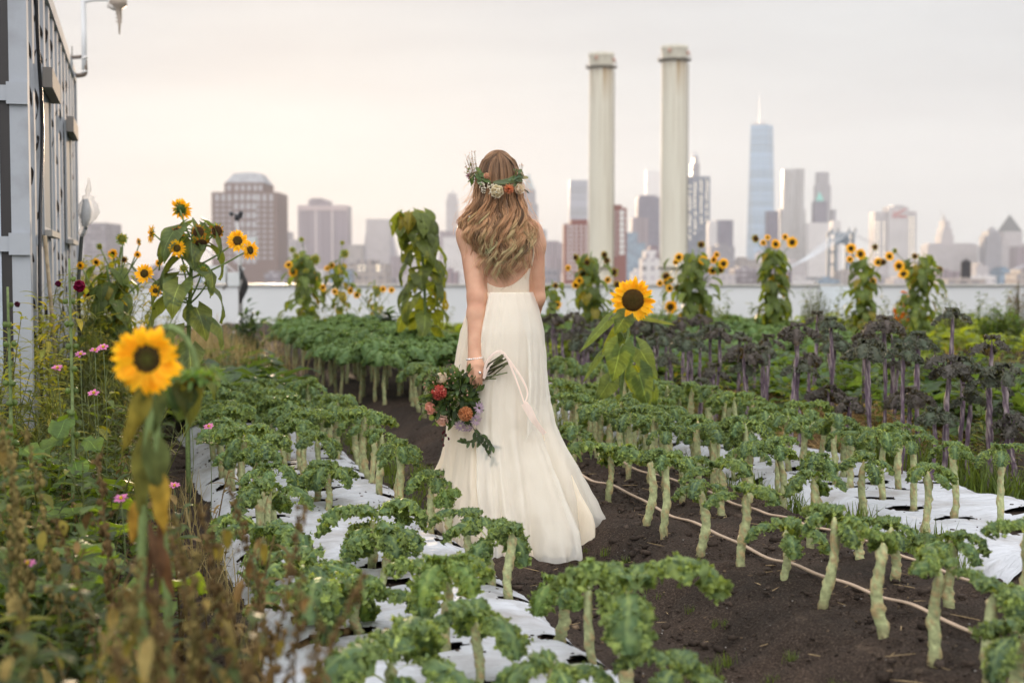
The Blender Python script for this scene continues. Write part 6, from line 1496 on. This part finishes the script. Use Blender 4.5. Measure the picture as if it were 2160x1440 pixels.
# pink cosmos
cosm = [(170, 748, 5.6, 'leaning half-closed pink cosmos beside the leftmost hollyhock buds'), (200, 740, 5.8, 'pink cosmos in the middle of the three by the twig shrub'), (218, 733, 5.7, 'pale-centred pink cosmos, highest of the three by the twig shrub'), (121, 777, 5.5, 'pink cosmos against the foot of the container wall'), (198, 830, 5.3, 'small magenta cosmos low among thread-like leaves'), (402, 875, 6.2, 'magenta cosmos below the drooping spent sunflower'), (440, 900, 6.0, 'striped pink cosmos beside the edge of the film bed'), (368, 1025, 5.4, 'dim mauve cosmos low beside the withered sunflower stem'), (255, 1052, 4.2, 'pale mauve cosmos over the squash leaves'), (58, 1190, 3.6, 'single lilac cosmos in the dark weeds at lower left')]
for (x, y, Y, lab) in cosm:
    p = at(x, y, Y); root = thing('cosmos_flower', lab, 'cosmos', (p.x, p.y, gz(p)), 0, 'pink cosmos'); h = p.z-gz(p); st = MB(); add_tube(st, spline([(rng.normal(0, .05), rng.normal(0, .05), 0), (0.01, 0, h*.6), (0, 0, h)], 8), .0016, 4, (.12, .15, .06)); st.build('stem', M_stem, root)
    fl = MB(); c = np.array([.60, .10, .36])*rng.uniform(.8, 1.1)
    for k in range(8): fl.inst(leaf_geo(.019, .011, 5, 2, 'oval', .4, .2, .04, c, np.array([.75, .42, .62]), rng), trans(0, 0, h) @ rotx(rng.uniform(.2, .7)) @ rotz(k*PI/4) @ trans(0, .005, 0) @ rotx(.45))
    bl = fl.build('blossom', M_petal, root); dc = MB(); dc.inst(blob_geo(rng, .006, 7, 5, (.5, .33, .03), .2), trans(0, 0, h+.004)); dc.build('flower_eye', M_disc, bl)
# dry stalks in the foreground, each its own
g6 = [stalk_geo(rng.uniform(.6, .85), (.15, .11, .05), (.17, .11, .045), 90) for _ in range(4)]+[stalk_geo(rng.uniform(.6, .8), (.17, .15, .05), (.22, .17, .06), 80) for _ in range(3)]
stk = [(500, 1050, 2.9, .0), (545, 1090, 2.7, 1), (585, 1020, 3.2, 2), (470, 1120, 2.5, 3), (430, 1070, 3.0, 1), (455, 1200, 2.3, 0), (395, 1150, 2.5, 2), (350, 1220, 2.3, 3), (560, 1200, 2.4, 0), (605, 1180, 2.6, 3), (510, 1290, 2.1, 2), (250, 1190, 2.6, 0), (170, 1230, 2.4, 1), (90, 1260, 2.2, 2), (300, 1330, 2.0, 3), (220, 1100, 3.2, 1), (640, 1270, 2.2, 0), (415, 1290, 2.0, 1), (130, 905, 3.3, 0), (60, 880, 3.4, 2), (35, 960, 3.0, 3), (240, 960, 3.4, 3)]
mes = [None]*7
dl = ['rust', 'ochre', 'tan', 'straw-brown', 'umber', 'bronze', 'olive-brown', 'russet', 'sandy', 'chestnut', 'fawn']
for k, (x, top, Y, j) in enumerate(stk):
    p = at(x, top, Y); base = Vector((p.x, p.y, gz(p))); h = p.z-base.z; j = k % 7
    if mes[j] is None: q = MB(); q.inst(g6[j], np.eye(4)); mes[j] = q.mesh('dry_stalk', M_dry)
    zt = np.array([v.co.z for v in mes[j].vertices]).max(); o = child('dry_stalk', mes[j], None); s = h/zt; o.scale = (max(s, .7), max(s, .7), s); o.location = base; o.rotation_euler = (0, 0, rng.uniform(0, 6.28))
    tag(o, 'dried brown seed stalk standing blurred among the nearest weeds', 'dry stalk', 'dried seed stalks in the near weeds')

# ---------------------------------------------------------------- weather mast and bag, container
Y = 19.5; p = at(505, 700, Y); p.z = gz(p); root = thing('weather_mast', 'slim weather mast with black wind cups and white instrument boxes', 'weather mast', p)
def q_(x, y, dy=0.0): return rel(p, at(x, y, Y+dy))
mb = MB(); add_tube(mb, [q_(508, 690), q_(506, 560), q_(500, 470)], [.03, .03, .02], 8, (.45, .44, .43)); mb.build('mast', M_metal, root)
for (x, y) in ((526, 705), (492, 705), (508, 700)):
    mb = MB(); add_tube(mb, [q_(510, 658), q_(x, y, .2 if x == 508 else -.1)], .017, 6, (.5, .5, .5)); mb.build('leg', M_metal, root)
for (dx, dy, y) in ((-12, 0, 451), (8, -.1, 450), (7, .1, 456)):
    mb = MB(); mb.inst(blob_geo(rng, .032, 10, 7, (.02, .02, .025), 0), trans(*q_(500+dx, y, dy))); add_tube(mb, [q_(500, 453), q_(500+dx, y, dy)], .008, 5, (.02, .02, .02)); mb.build('wind_cup', M_plastic, root)
mb = MB(); add_tube(mb, [q_(500, 452), q_(500, 460), q_(500.5, 466)], [.03, .04, .025], 8, (.02, .02, .025)); mb.build('hub', M_plastic, root)
for (x0, y0, x1, y1) in ((483, 574, 507, 603), (430, 560, 478, 598), (520, 500, 541, 540)):
    a, b = q_(x0, y1), q_(x1, y0); mb = MB(); add_box(mb, (a[0], a[1]-.1, a[2]), (b[0], a[1]+.08, b[2]), (.55, .57, .57)); mb.build('instrument_box', M_matte, root, False)
mb = MB(); add_tube(mb, [q_(430, 520), q_(500, 578)], .02, 6, (.55, .5, .5)); add_tube(mb, [q_(470, 610), q_(515, 565)], .02, 6, (.5, .5, .5)); mb.build('solar_arm', M_metal, root)
for k in range(5):
    mb = MB(); add_tube(mb, spline([q_(505, 560+k*6, -.03), q_(515+k*2, 585+k*4, -.06), q_(506, 620+k*5, -.03)], 8), .012, 5, (.03, .03, .03)); mb.build('cable', M_plastic, root)

# container: near corner at CP, running along the beds' direction
CY = 7.2; CX = (60-1080)/3000*CY; u0, v0 = UV(Vector((CX, CY, 0))); Lc, z0, z1 = 6.06, .39, 2.98
root = thing('shipping_container', 'white corrugated container with dark hand-painted marks and window frames', 'container', W(u0, v0), BA-.014)
def cont_mat():
    m, n, l, o = newmat('painted_container_steel'); co = n.new('ShaderNodeTexCoord'); at_ = n.new('ShaderNodeAttribute'); at_.attribute_name = 'col'
    t = n.new('ShaderNodeTexNoise'); t.inputs['Scale'].default_value = 4; t.inputs['Detail'].default_value = 6; l.new(co.outputs['Object'], t.inputs['Vector'])
    r = n.new('ShaderNodeValToRGB'); e = r.color_ramp.elements; e[0].position = .28; e[0].color = (.72, .70, .68, 1); e[1].position = .5; e[1].color = (1, 1, 1, 1); l.new(t.outputs[0], r.inputs[0])
    mx = n.new('ShaderNodeMix'); mx.data_type = 'RGBA'; mx.blend_type = 'MULTIPLY'; mx.inputs[0].default_value = 1; l.new(at_.outputs['Color'], mx.inputs[6]); l.new(r.outputs[0], mx.inputs[7])
    p = n.new('ShaderNodeBsdfPrincipled'); l.new(mx.outputs[2], p.inputs['Base Color']); p.inputs['Roughness'].default_value = .8; p.inputs['Specular IOR Level'].default_value = .1
    b, _ = bump(n, l, 30, .25, .004, coord=co.outputs['Object']); l.new(b.outputs[0], p.inputs['Normal']); l.new(p.outputs[0], o.inputs[0]); return m
M_cont = cont_mat(); WH = (.36, .38, .41); BK = (.022, .018, .017)
# local: x to the right (across), y along the container; the garden-side wall lies at x=0
mb = MB(); per, dp = .50, .055; ys = []; xs = []
y = .10
while y < Lc-.1:
    ys += [y, y+.14, y+.24, y+.38]; xs += [0, 0, -dp, -dp]; y += per
ys = np.array(ys); xs = np.array(xs); V = np.concatenate([np.stack([xs, ys, np.full(len(ys), z)], -1) for z in (z0+.14, z1-.1)])
mb.add(V, np.array([[i, i+1, len(ys)+i+1, len(ys)+i] for i in range(len(ys)-1)]), WH); mb.build('side_wall', M_cont, root, False)
mb = MB(); add_box(mb, (-2.43, 0.02, z0), (-.04, Lc-.02, z1-.06), WH); mb.build('shell', M_cont, root, False)
for nm, lo, hi in (('bottom_rail', (-.06, .02, z0-.02), (.012, Lc-.02, z0+.137)), ('top_rail', (-.07, .02, z1-.098), (.012, Lc-.02, z1)), ('corner_post', (-.072, -.03, z0-.02), (.016, .10, z1)), ('corner_post', (-.10, Lc-.018, z0), (.014, Lc+.02, z1))):
    mb = MB(); add_box(mb, lo, hi, WH); mb.build(nm, M_cont, root, False)
mb = MB(); add_box(mb, (-.122, -.022, z0+.02), (-.0725, .015, z1-.04), BK); mb.build('door_seal', M_plastic, root, False)
mb = MB(); add_box(mb, (-1.3, -.03, z0+.02), (-.1225, .015, z1-.04), (.42, .47, .53)); mb.build('door', M_cont, root, False)
for zz in (1.2+(565-202)/417, 1.2+(565-515)/417, 1.2-(832-565)/417):
    mb = MB(); add_box(mb, (-.30, -.047, zz-.038), (-.075, -.031, zz+.038), WH); add_box(mb, (-.085, -.052, zz-.055), (.0165, -.0325, zz+.055), WH); mb.build('hinge', M_cont, root, False)
# brushed marks running down the ribs
rs = np.random.default_rng(4); nrib = int((Lc-.2)/per)
for i in range(nrib):
    yb = .10+i*per
    for (ya, yc) in ((yb+.385, yb+.495),):
        mk = MB(); z = z1-.25
        while z > z0+.3:
            h = rs.uniform(.09, .2)
            if rs.random() < (.85 if i < 12 else .8):
                t = np.linspace(0, 1, 9); w_ = (yc-ya); yy = ya+w_*(.5+.40*np.sin(t*rs.uniform(2, 5)+rs.uniform(0, 6))); zz = z-h*t; wd = .020*np.sin(PI*t)**.5+.006
                fx = lambda y_: -dp+dp*(y_-yb-.38)/.12+.0025; ox = -.003; Vv = np.concatenate([np.stack([fx(yy-wd*.3), yy-wd*.3+ox, zz-wd], -1), np.stack([fx(yy+wd*.3), yy+wd*.3+ox, zz+wd], -1)]); mk.add(Vv, np.array([[k, k+1, 10+k, 9+k] for k in range(8)]), BK)
            z -= h+rs.uniform(.03, .10)
        if mk.n: mk.build('painted_mark', M_crumb, root)
# windows: frame, pane, head flap and sill
for (yw, wl_) in ((1.15, .75), (3.9, .75)):
    zt_, zb_ = 2.28, 1.44
    mb = MB(); 
    for lo, hi in (((.003, yw-.05, zb_-.05), (.018, yw, zt_+.05)), ((.003, yw+wl_, zb_-.05), (.018, yw+wl_+.05, zt_+.05)), ((.003, yw, zt_), (.018, yw+wl_, zt_+.05)), ((.003, yw, zb_-.05), (.018, yw+wl_, zb_))): add_box(mb, lo, hi, (.34, .36, .38))
    fr = mb.build('window_frame', M_wall, root, False)
    mb = MB(); add_box(mb, (.004, yw+.001, zb_+.001), (.010, yw+wl_-.001, zt_-.001), (.16, .19, .21)); mb.build('pane', M_wall, fr, False)
    mb = MB(); add_box(mb, (.020, yw-.06, zt_-.04), (.075, yw+wl_+.06, zt_+.075), (.24, .22, .20)); mb.build('head_flap', M_wall, root, False)
    mb = MB(); add_box(mb, (.020, yw-.06, zb_-.055), (.06, yw+wl_+.06, zb_-.02), (.36, .34, .31)); mb.build('sill', M_wall, root, False)
mb = MB(); add_tube(mb, spline([(.03, .55, z1+.05), (.025, .62, 2.5), (.03, .85, 2.0), (.02, .7, 1.5), (.02, .55, 1.0), (.02, .62, .3)], 40), .011, 6, (.02, .02, .022)); mb.build('cable', M_plastic, root)
mb = MB(); add_tube(mb, [(.03, .9, 1.38), (.08, 1.25, .35)], .012, 6, (.42, .33, .22)); mb.build('prop_pole', M_wood, root)
for yb in (.3, 2.8, 5.4):
    q = MB(); add_box(q, (-2.3, yb, -.05), (-.1, yb+.3, z0-.0225), (.16, .12, .09)); o = q.build('timber_block', M_wood, None, False); o.location = root.location; o.rotation_euler = root.rotation_euler
    tag(o, 'old timber bearer carrying the white container', 'timber', 'timber bearers under the container')
# pipe at the far top corner with a hanging lantern
YP = 13.0; base = at(160, 160, YP); root = thing('vent_pipe', 'white pipe with brown elbow bracketed to the far top container corner', 'pipe', base)
def q_(x, y, dy=0.0): return rel(base, at(x, y, YP+dy))
mb = MB(); add_tube(mb, spline([q_(157, 160), q_(170, 159), q_(179, 156), q_(180, 145), q_(178, 122)], 14), .021, 8, (.16, .12, .09)); mb.build('elbow', M_metal, root)
mb = MB(); add_tube(mb, [q_(178, 148), q_(177, 60), q_(174, -60), q_(176, -90)], .024, 8, (.72, .72, .72)); add_tube(mb, spline([q_(174, 4), q_(195, 0), q_(225, -1), q_(236, 6)], 10), .018, 8, (.72, .72, .72)); mb.build('riser', M_matte, root)
for y in (121, 150):
    mb = MB(); add_tube(mb, [q_(177, y), q_(179, y+4)], .030, 8, (.6, .58, .55)); mb.build('collar', M_metal, root)
mb = MB(); add_tube(mb, [q_(150, 122), q_(172, 120)], .018, 6, (.14, .11, .09)); add_tube(mb, [q_(152, 126), q_(152, 98)], .005, 4, (.14, .11, .09)); mb.build('bracket', M_metal, root)
mb = MB(); P_ = [q_(247, -8), q_(249, 4), q_(252, 12), q_(250, 20), q_(252, 36), q_(252, 55), q_(252, 73)]; add_tube(mb, P_, [.06, .085, .07, .03, .022, .012, .006], 9, (.38, .31, .25)); add_tube(mb, [q_(228, 10), q_(240, 14), q_(256, 6), q_(268, 9)], [.03, .04, .04, .015], 8, (.6, .55, .5)); mb.build('sprinkler_head', M_metal, root)
for k in range(4):
    mb = MB(); add_tube(mb, [q_(244, 22+k*8), q_(258, 23+k*8)], .005, 4, (.35, .27, .2)); mb.build('prong', M_metal, root)
# plastic bag tied over something on a pole
YB = 9.0; base = at(172, 760, YB); base.z = gz(base); root = thing('bagged_lamp', 'lamp head wrapped in clear plastic and tied on a thin pole', 'wrapped lamp', base)
def q_(x, y, dy=0.0): return rel(base, at(x, y, YB+dy))
mb = MB(); add_tube(mb, [(0, 0, 0), q_(165, 600), q_(172, 500), q_(182, 478)], .012, 6, (.05, .055, .05)); mb.build('pole', M_metal, root)
M_bag = cloth_mat('clear_plastic_wrap', (.80, .82, .84), .45, (.9, .85, .8), .42, 0); M_bag.node_tree.nodes['Principled BSDF'].inputs['Roughness'].default_value = .15
prof_ = [(187, 375, 1.5), (188, 388, 4), (186, 402, 6), (185, 410, 4), (186, 414, 12), (185, 420, 11), (186, 432, 18), (187, 448, 20), (185, 462, 16), (179, 474, 9), (175, 482, 5), (174, 488, 9), (173, 494, 8), (173, 500, 3)]
mb = MB(); na = 28; a = np.arange(na)/na*2*PI; Vb = []
for (x, y, r_) in prof_:
    c = q_(x, y); rr = r_/3000*YB*(1+.10*np.sin(a*7+y*.1)+.07*rng.normal(0, 1, na)); Vb.append(np.stack([c[0]+rr*np.cos(a), c[1]+rr*np.sin(a), c[2]+0*a], -1))
mb.add(np.array(Vb).reshape(-1, 3), grid_faces(len(prof_)-1, na, True), (.8, .8, .8)); mb.build('plastic_bag', M_bag, root)
mb = MB(); add_tube(mb, [q_(181, 420), q_(183, 440), q_(181, 458), q_(178, 478)], [.02, .032, .034, .015], 9, (.42, .43, .45)); mb.build('lamp_head', M_metal, root)
# ---------------------------------------------------------------- bouquet
rng = np.random.default_rng(31)
def wp(px, py, d): return bp(px, py, d)+np.array([PX, PY, 0])
bb = Vector(wp(1000, 800, -.17)); bq = thing('bouquet', 'hand-held bouquet of coral, orange and mauve flowers with trailing greenery', 'bouquet', bb)
def L_(px, py, d): return wp(px, py, d)-np.array(bb)
st = MB()
for k in range(16):
    a = L_(1058+rng.normal(0, 9), 762+rng.normal(0, 8), -.225+rng.normal(0, .012)); m_ = L_(1004+rng.normal(0, 5), 798+rng.normal(0, 4), -.163+rng.normal(0, .004)); e1 = L_(950+rng.normal(0, 20), 825+rng.normal(0, 18), -.20+rng.normal(0, .02))
    add_tube(st, spline([a, m_, e1], 10), rng.uniform(.0025, .004), 5, np.array([.07, .075, .03])*rng.uniform(.6, 1.5))
for (x, y) in ((1070, 787), (1046, 800)):
    add_tube(st, [L_(1012, 800, -.175), L_(x, y, -.225)], .003, 5, (.10, .12, .05))
st.build('stems', M_stem, bq)
lm = MB()
cen = L_(950, 838, -.21)
for k in range(420):
    d = rng.normal(0, 1, 3); d /= np.linalg.norm(d); rr = np.array([.105, .075, .10])*rng.uniform(.35, 1.15); p = cen+d*rr+np.array([.01, 0, -.005])
    if p[0] > cen[0]+.09 and p[2] > cen[2]+.03: continue
    c = np.array([.045, .075, .028])*rng.uniform(.6, 1.7)
    if rng.random() < .12: c = np.array([.10, .15, .075])
    g = leaf_geo(rng.uniform(.025, .055), rng.uniform(.013, .026), 5, 4, 'oval', rng.uniform(.1, .9), .25, .03, c, None, rng); lm.inst(g, frame(p, d+rng.normal(0, .5, 3), rng.normal(0, 1, 3)+np.array([0, -.6, .4])))
for k in range(26):      # sprays reaching out to the left and top
    a = cen+np.array([rng.normal(-.03, .03), rng.normal(0, .02), rng.normal(.02, .04)]); e1 = L_(rng.uniform(885, 950), rng.uniform(775, 905), -.21+rng.normal(0, .04)); P = spline([a, (a+e1)/2+np.array([0, -.01, .012]), e1], 8); add_tube(lm, P, .0012, 3, (.09, .09, .04))
    for j in range(2, 8):
        d = P[j]-P[j-1]; g = leaf_geo(rng.uniform(.018, .034), .012, 4, 2, 'oval', .5, .25, 0, np.array([.06, .095, .035])*rng.uniform(.7, 1.5)); lm.inst(g, frame(P[j], d/np.linalg.norm(d)+rng.normal(0, .7, 3), (0, -.5, 1)))
lm.build('greenery', M_leaf, bq)
vm = MB()
for pts in (((985, 880), (1005, 920), (1022, 950), (1044, 980)), ((995, 900), (1008, 925), (990, 935), (975, 933)), ((1002, 905), (1020, 925), (1030, 940), (1042, 945))):
    P = spline([L_(x, y, -.225-.004*i) for i, (x, y) in enumerate(pts)], 14); add_tube(vm, P, .0012, 4, (.09, .08, .04))
    for j in range(2, 14):
        d = P[min(j+1, 13)]-P[j-1]; d = d/np.linalg.norm(d); sd = 1 if j % 2 else -1; g = leaf_geo(.031, .0135, 5, 4, 'oval', .3, .2, 0, np.array([.045, .075, .03])*rng.uniform(.7, 1.3)); vm.inst(g, frame(P[j], d+np.array([sd*.9, -.1, -.1]), (0, -1, .3)))
vm.build('trailing_vine', M_leaf, bq)
def pincushion(px, py, d, r, c1, c2, nm='pincushion'):
    ctr = L_(px, py, d); mb = MB(); mb.inst(blob_geo(rng, r*.8, 12, 8, np.array(c1)*.7, .05), trans(*ctr))
    for k in range(420):
        n_ = rng.normal(0, 1, 3); n_ /= np.linalg.norm(n_); s_ = norm(np.cross(n_, rng.normal(0, 1, 3))); a = ctr+n_*r*.72; b = ctr+n_*r*1.02+s_*r*.12; e1 = ctr+n_*r*1.06+s_*r*.26; w_ = norm(np.cross(n_, s_))*r*.05
        mb.add(np.array([a-w_, a+w_, b+w_, b-w_, e1-w_*.4, e1+w_*.4]), np.array([[0, 1, 2, 3], [3, 2, 5, 4]]), np.array(c1)+(np.array(c2)-np.array(c1))*rng.random())
    mb.build(nm, M_petal, bq)
pincushion(925, 829, -.285, .031, (.52, .07, .06), (.72, .20, .15)); pincushion(981, 875, -.28, .029, (.50, .19, .08), (.70, .34, .15))
def rose(parent, ctr, r, col, nrm=(0, -1, .2), nm='rose', tip=None):
    z = np.array(nrm, float); z /= np.linalg.norm(z); M = frame(ctr, np.cross(z, (1., 0, 0)), z); mb = MB()
    for la, (n_, rad, tilt, sc) in enumerate(((3, .08, 1.45, .75), (4, .22, 1.25, .85), (5, .38, 1.0, 1.0), (6, .52, .65, 1.05))):
        for k in range(n_):
            c = np.array(col)*rng.uniform(.9, 1.08); g = leaf_geo(r*1.15*sc, r*1.25*sc, 7, 6, 'round', -.9, .1, .04, c, np.array(tip if tip is not None else col)*1.03, rng); mb.inst(g, M @ rotz(k*2*PI/n_+la*.6+rng.normal(0, .1)) @ trans(0, rad*r*.8, -.15*r*la) @ rotx(tilt))
    return mb.build(nm, M_petal, parent)
rose(bq, L_(931, 800, -.24), .026, (.80, .72, .62), (-.3, -.6, .6)); rose(bq, L_(908, 862, -.25), .026, (.78, .42, .34), (-.7, -.6, -.1)); rose(bq, L_(932, 886, -.255), .027, (.78, .55, .47), (-.3, -.8, -.4)); rose(bq, L_(960, 850, -.25), .02, (.80, .76, .62), (0, -1, .1))
for (x, y, n_) in ((970, 900, (.05, -.9, -.6)), (1003, 888, (.4, -.9, -.3)), (985, 905, (.1, -.7, -.8)), (1010, 862, (.6, -.7, .1))):
    z = np.array(n_); z /= np.linalg.norm(z); M = frame(L_(x, y, -.265), np.cross(z, (1., 0, 0)), z); mb = MB()
    for k in range(18): mb.inst(leaf_geo(.024, .006, 4, 2, 'lance', .4, .2, 0, np.array([.50, .38, .50])*rng.uniform(.8, 1.25)), M @ rotz(k*2*PI/18+rng.normal(0, .08)) @ trans(0, .005, 0) @ rotx(rng.uniform(0, .5)))
    mb.build('aster', M_petal, bq)
for (pts) in (((938, 895), (932, 920), (934, 942)), ((935, 900), (936, 915), (945, 928))):
    mb = MB(); P = spline([L_(x, y, -.235) for x, y in pts], 8); add_tube(mb, P, .001, 3, (.15, .12, .05))
    for j in (3, 5, 7): mb.inst(blob_geo(rng, .0045, 6, 4, (.09, .015, .02), .1, (1, 1, 1.6)), trans(*P[j]))
    mb.build('berry_spray', M_petal, bq)
mb = MB()
for k in range(60):
    p = cen+rng.normal(0, 1, 3)*np.array([.055, .03, .045])+np.array([-.03, -.05, .05]); mb.inst(blob_geo(rng, rng.uniform(.002, .004), 5, 4, np.array([.5, .30, .22])*rng.uniform(.6, 1.3), .2), trans(*p))
mb.build('filler_sprigs', M_petal, bq)
def ribbon(pts, w_, nm='ribbon', tw=None):
    P = spline(pts, 40); w_ = w_*(.8+.2*np.sin(np.linspace(0, 5, 40)))[:, None]; T = norm(np.gradient(P, axis=0)); n_ = len(P); ref = np.array(tw if tw is not None else (0, -1., .15)); S = norm(np.cross(T, ref)); V = np.concatenate([P-S*w_, P, P+S*w_]); V[n_:2*n_] += ref*.002
    mb = MB(); F = [[i, i+1, n_+i+1, n_+i] for i in range(n_-1)]+[[n_+i, n_+i+1, 2*n_+i+1, 2*n_+i] for i in range(n_-1)]; mb.add(V, np.array(F), (.84, .7, .6)); return mb.build(nm, M_ribbon, bq)
M_ribbon = cloth_mat('blush_silk_ribbon', (.86, .73, .65), .3, (.9, .66, .5))
M_ribbon.node_tree.nodes['Principled BSDF'].inputs['Roughness'].default_value = .4
ribbon([L_(1020, 800, -0.210), L_(1024, 772, -0.210), L_(1038, 750, -0.213), L_(1054, 742, -0.215), L_(1066, 750, -0.217), L_(1074, 765, -0.225), L_(1084, 790, -0.235), L_(1096, 822, -0.250), L_(1106, 852, -0.260)], .006)
ribbon([L_(1106, 852, -0.261), L_(1116, 868, -0.261), L_(1128, 890, -0.260), L_(1150, 918, -0.240)], .017)
ribbon([L_(1068, 752, -0.216), L_(1085, 776, -0.225), L_(1102, 802, -0.235), L_(1113, 830, -0.245), L_(1107, 853, -0.259)], .0055)
ribbon([L_(1022, 798, -0.205), L_(1028, 780, -0.207), L_(1046, 762, -0.209), L_(1064, 752, -0.213)], .005)

# ---------------------------------------------------------------- flower crown
fc0 = Vector(np.array(H)+np.array([PX, PY, 0])); fc = thing('flower_crown', 'floral crown of roses and olive leaves on the blond hair', 'flower crown', fc0)
def hp(px, py, out_=1.0):
    """on the back of her hair at that place"""
    q = bp(px, py, -.06); x = q[0]-H[0]; rx_, ry_ = .112, .128
    y = -ry_*math.sqrt(max(0, 1-min(1, (x/rx_)**2)))
    return np.array([x*out_, y*out_*1.0-.008, q[2]-H[2]])
band = [hp(x, y, .99) for x, y in ((990, 365), (1000, 370), (1015, 378), (1032, 388), (1050, 391), (1070, 388), (1088, 383), (1098, 376), (1103, 368))]
band = [np.array([-.095, .06, .03])]+band+[np.array([.105, .05, .03])]
mb = MB(); add_tube(mb, spline(band, 40), .004, 6, (.12, .14, .06)); mb.build('vine_band', M_stem, fc)
lf = MB()
for (x0, y0, x1, y1, w_, c) in ((1040, 386, 1072, 383, 9, (.16, .20, .11)), (1052, 386, 1088, 376, 9, (.17, .21, .12)), (1064, 390, 1094, 386, 9, (.15, .20, .10)), (1070, 382, 1090, 370, 8, (.13, .19, .10)), (1082, 376, 1096, 366, 8, (.10, .16, .09)), (1090, 374, 1104, 366, 8, (.12, .18, .10)), (1098, 376, 1113, 368, 7, (.20, .22, .13)), (1006, 362, 1014, 378, 10, (.10, .17, .06)), (1000, 372, 996, 386, 11, (.08, .15, .05)), (1012, 366, 1024, 372, 8, (.12, .18, .07)), (1018, 376, 1034, 384, 8, (.10, .16, .06)), (1102, 398, 1114, 404, 4, (.03, .045, .03)), (1008, 380, 1020, 388, 9, (.13, .19, .08)), (1004, 352, 1016, 362, 7, (.13, .19, .08)), (1090, 366, 1097, 356, 7, (.13, .19, .1)), (1084, 380, 1101, 378, 8, (.12, .17, .1))):
    a = hp(x0, y0, 1.03); b = hp(x1, y1, 1.08); d = b-a; ln = max(np.linalg.norm(d), abs(x1-x0)*.002); g = leaf_geo(ln*1.1, w_*.00203*1.1, 7, 4, 'oval', .3, .25, .03, c, np.array(c)*1.3, rng); lf.inst(g, frame(a, d, (a[0]*3, -1, .3)))
for k in range(36):
    x = rng.choice([rng.uniform(988, 1022), rng.uniform(1078, 1106)]); y = 372+rng.normal(0, 9)-(abs(x-1045)-20)*.12; a = hp(x, y, 1.02); g = leaf_geo(rng.uniform(.012, .024), .007, 4, 2, 'oval', .4, .25, 0, np.array([.12, .17, .08])*rng.uniform(.6, 1.3)); lf.inst(g, frame(a, rng.normal(0, 1, 3)+np.array([0, -.5, .2]), (0, -1, .4)))
lf.build('olive_leaves', M_leaf, fc)
rose(fc, hp(1049, 404, 1.10), .028, (.84, .80, .68), (-.1, -1, -.15), 'white_rose', (.86, .84, .74)); rose(fc, hp(1028, 372, 1.06), .013, (.80, .56, .44), (-.1, -1, .2), 'rosebud'); rose(fc, hp(1090, 399, 1.10), .022, (.84, .76, .66), (.5, -.9, .05), 'pale_rose')
ctr = hp(1071, 399, 1.10); mb = MB()
for k in range(90):
    d = rng.normal(0, 1, 3); d[1] = -abs(d[1])-.3; d /= np.linalg.norm(d); mb.inst(leaf_geo(.026, .006, 3, 2, 'lance', .3, .3, 0, np.array([.72, .32, .18])*rng.uniform(.75, 1.25)), frame(ctr, d, rng.normal(0, 1, 3)))
mb.build('coral_mum', M_petal, fc)
for (pts) in (((1012, 380), (1016, 392), (1021, 404)), ((1018, 382), (1023, 394), (1023, 407)), ((1030, 386), (1033, 398), (1038, 412)), ((1036, 384), (1040, 396), (1044, 418))):
    mb = MB(); P = spline([hp(x, y, 1.05) for x, y in pts], 10); add_tube(mb, P, .0009, 3, (.16, .12, .06))
    for j in range(2, 10):
        for q in range(2): mb.inst(blob_geo(rng, .0034*(1.1-.04*j), 6, 4, np.array([.80, .76, .66]), .1, (1, 1, 1.3)), trans(*(P[j]+rng.normal(0, .0035, 3))))
    mb.build('bell_spray', M_petal, fc)
mb = MB()
for k in range(80):
    s = rng.choice([0, 0, 0, 1]); x = (rng.uniform(988, 1010) if s == 0 else rng.uniform(1086, 1102)); y = (rng.uniform(318, 372) if s == 0 else rng.uniform(342, 372)); a = hp(x, max(y, 340), 1.04); a[2] = bp(x, y, -.06)[2]-H[2]
    if s == 0: a[0] -= rng.uniform(0, .018)
    mb.inst(blob_geo(rng, rng.uniform(.0014, .0028), 5, 4, np.array([.62, .40, .28])*rng.uniform(.7, 1.3), .2), trans(*a)); b0 = hp(min(max(x, 996), 1100), 374, 1.0); add_tube(mb, [b0, (a+b0)/2+rng.normal(0, .004, 3), a], .0005, 3, (.30, .22, .13))
mb.build('gypsophila', M_petal, fc)
mb = MB()
for k in range(9):
    d = np.array([rng.normal(-.5, .5), -.8, rng.normal(0, .5)]); mb.inst(leaf_geo(.024, .016, 4, 3, 'oval', -.4, .2, .05, np.array([.52, .36, .50])*rng.uniform(.8, 1.2)), frame(hp(993, 370, 1.06), d))
mb.build('mauve_blossom', M_petal, fc)
# ---------------------------------------------------------------- haze
m = bpy.data.materials.new('city_haze'); m.use_nodes = True; n = m.node_tree.nodes; n.clear()
o = n.new('ShaderNodeOutputMaterial'); p = n.new('ShaderNodeVolumePrincipled'); p.inputs['Density'].default_value = .00010; p.inputs['Color'].default_value = (.82, .87, .92, 1); p.inputs['Anisotropy'].default_value = .26
m.node_tree.links.new(p.outputs[0], o.inputs['Volume'])
mb = MB(); add_box(mb, (-6100, -6100, -38), (6100, 6100, 560), (.5, .5, .5)); tag(mb.build('haze', m, None, False), kind='stuff')
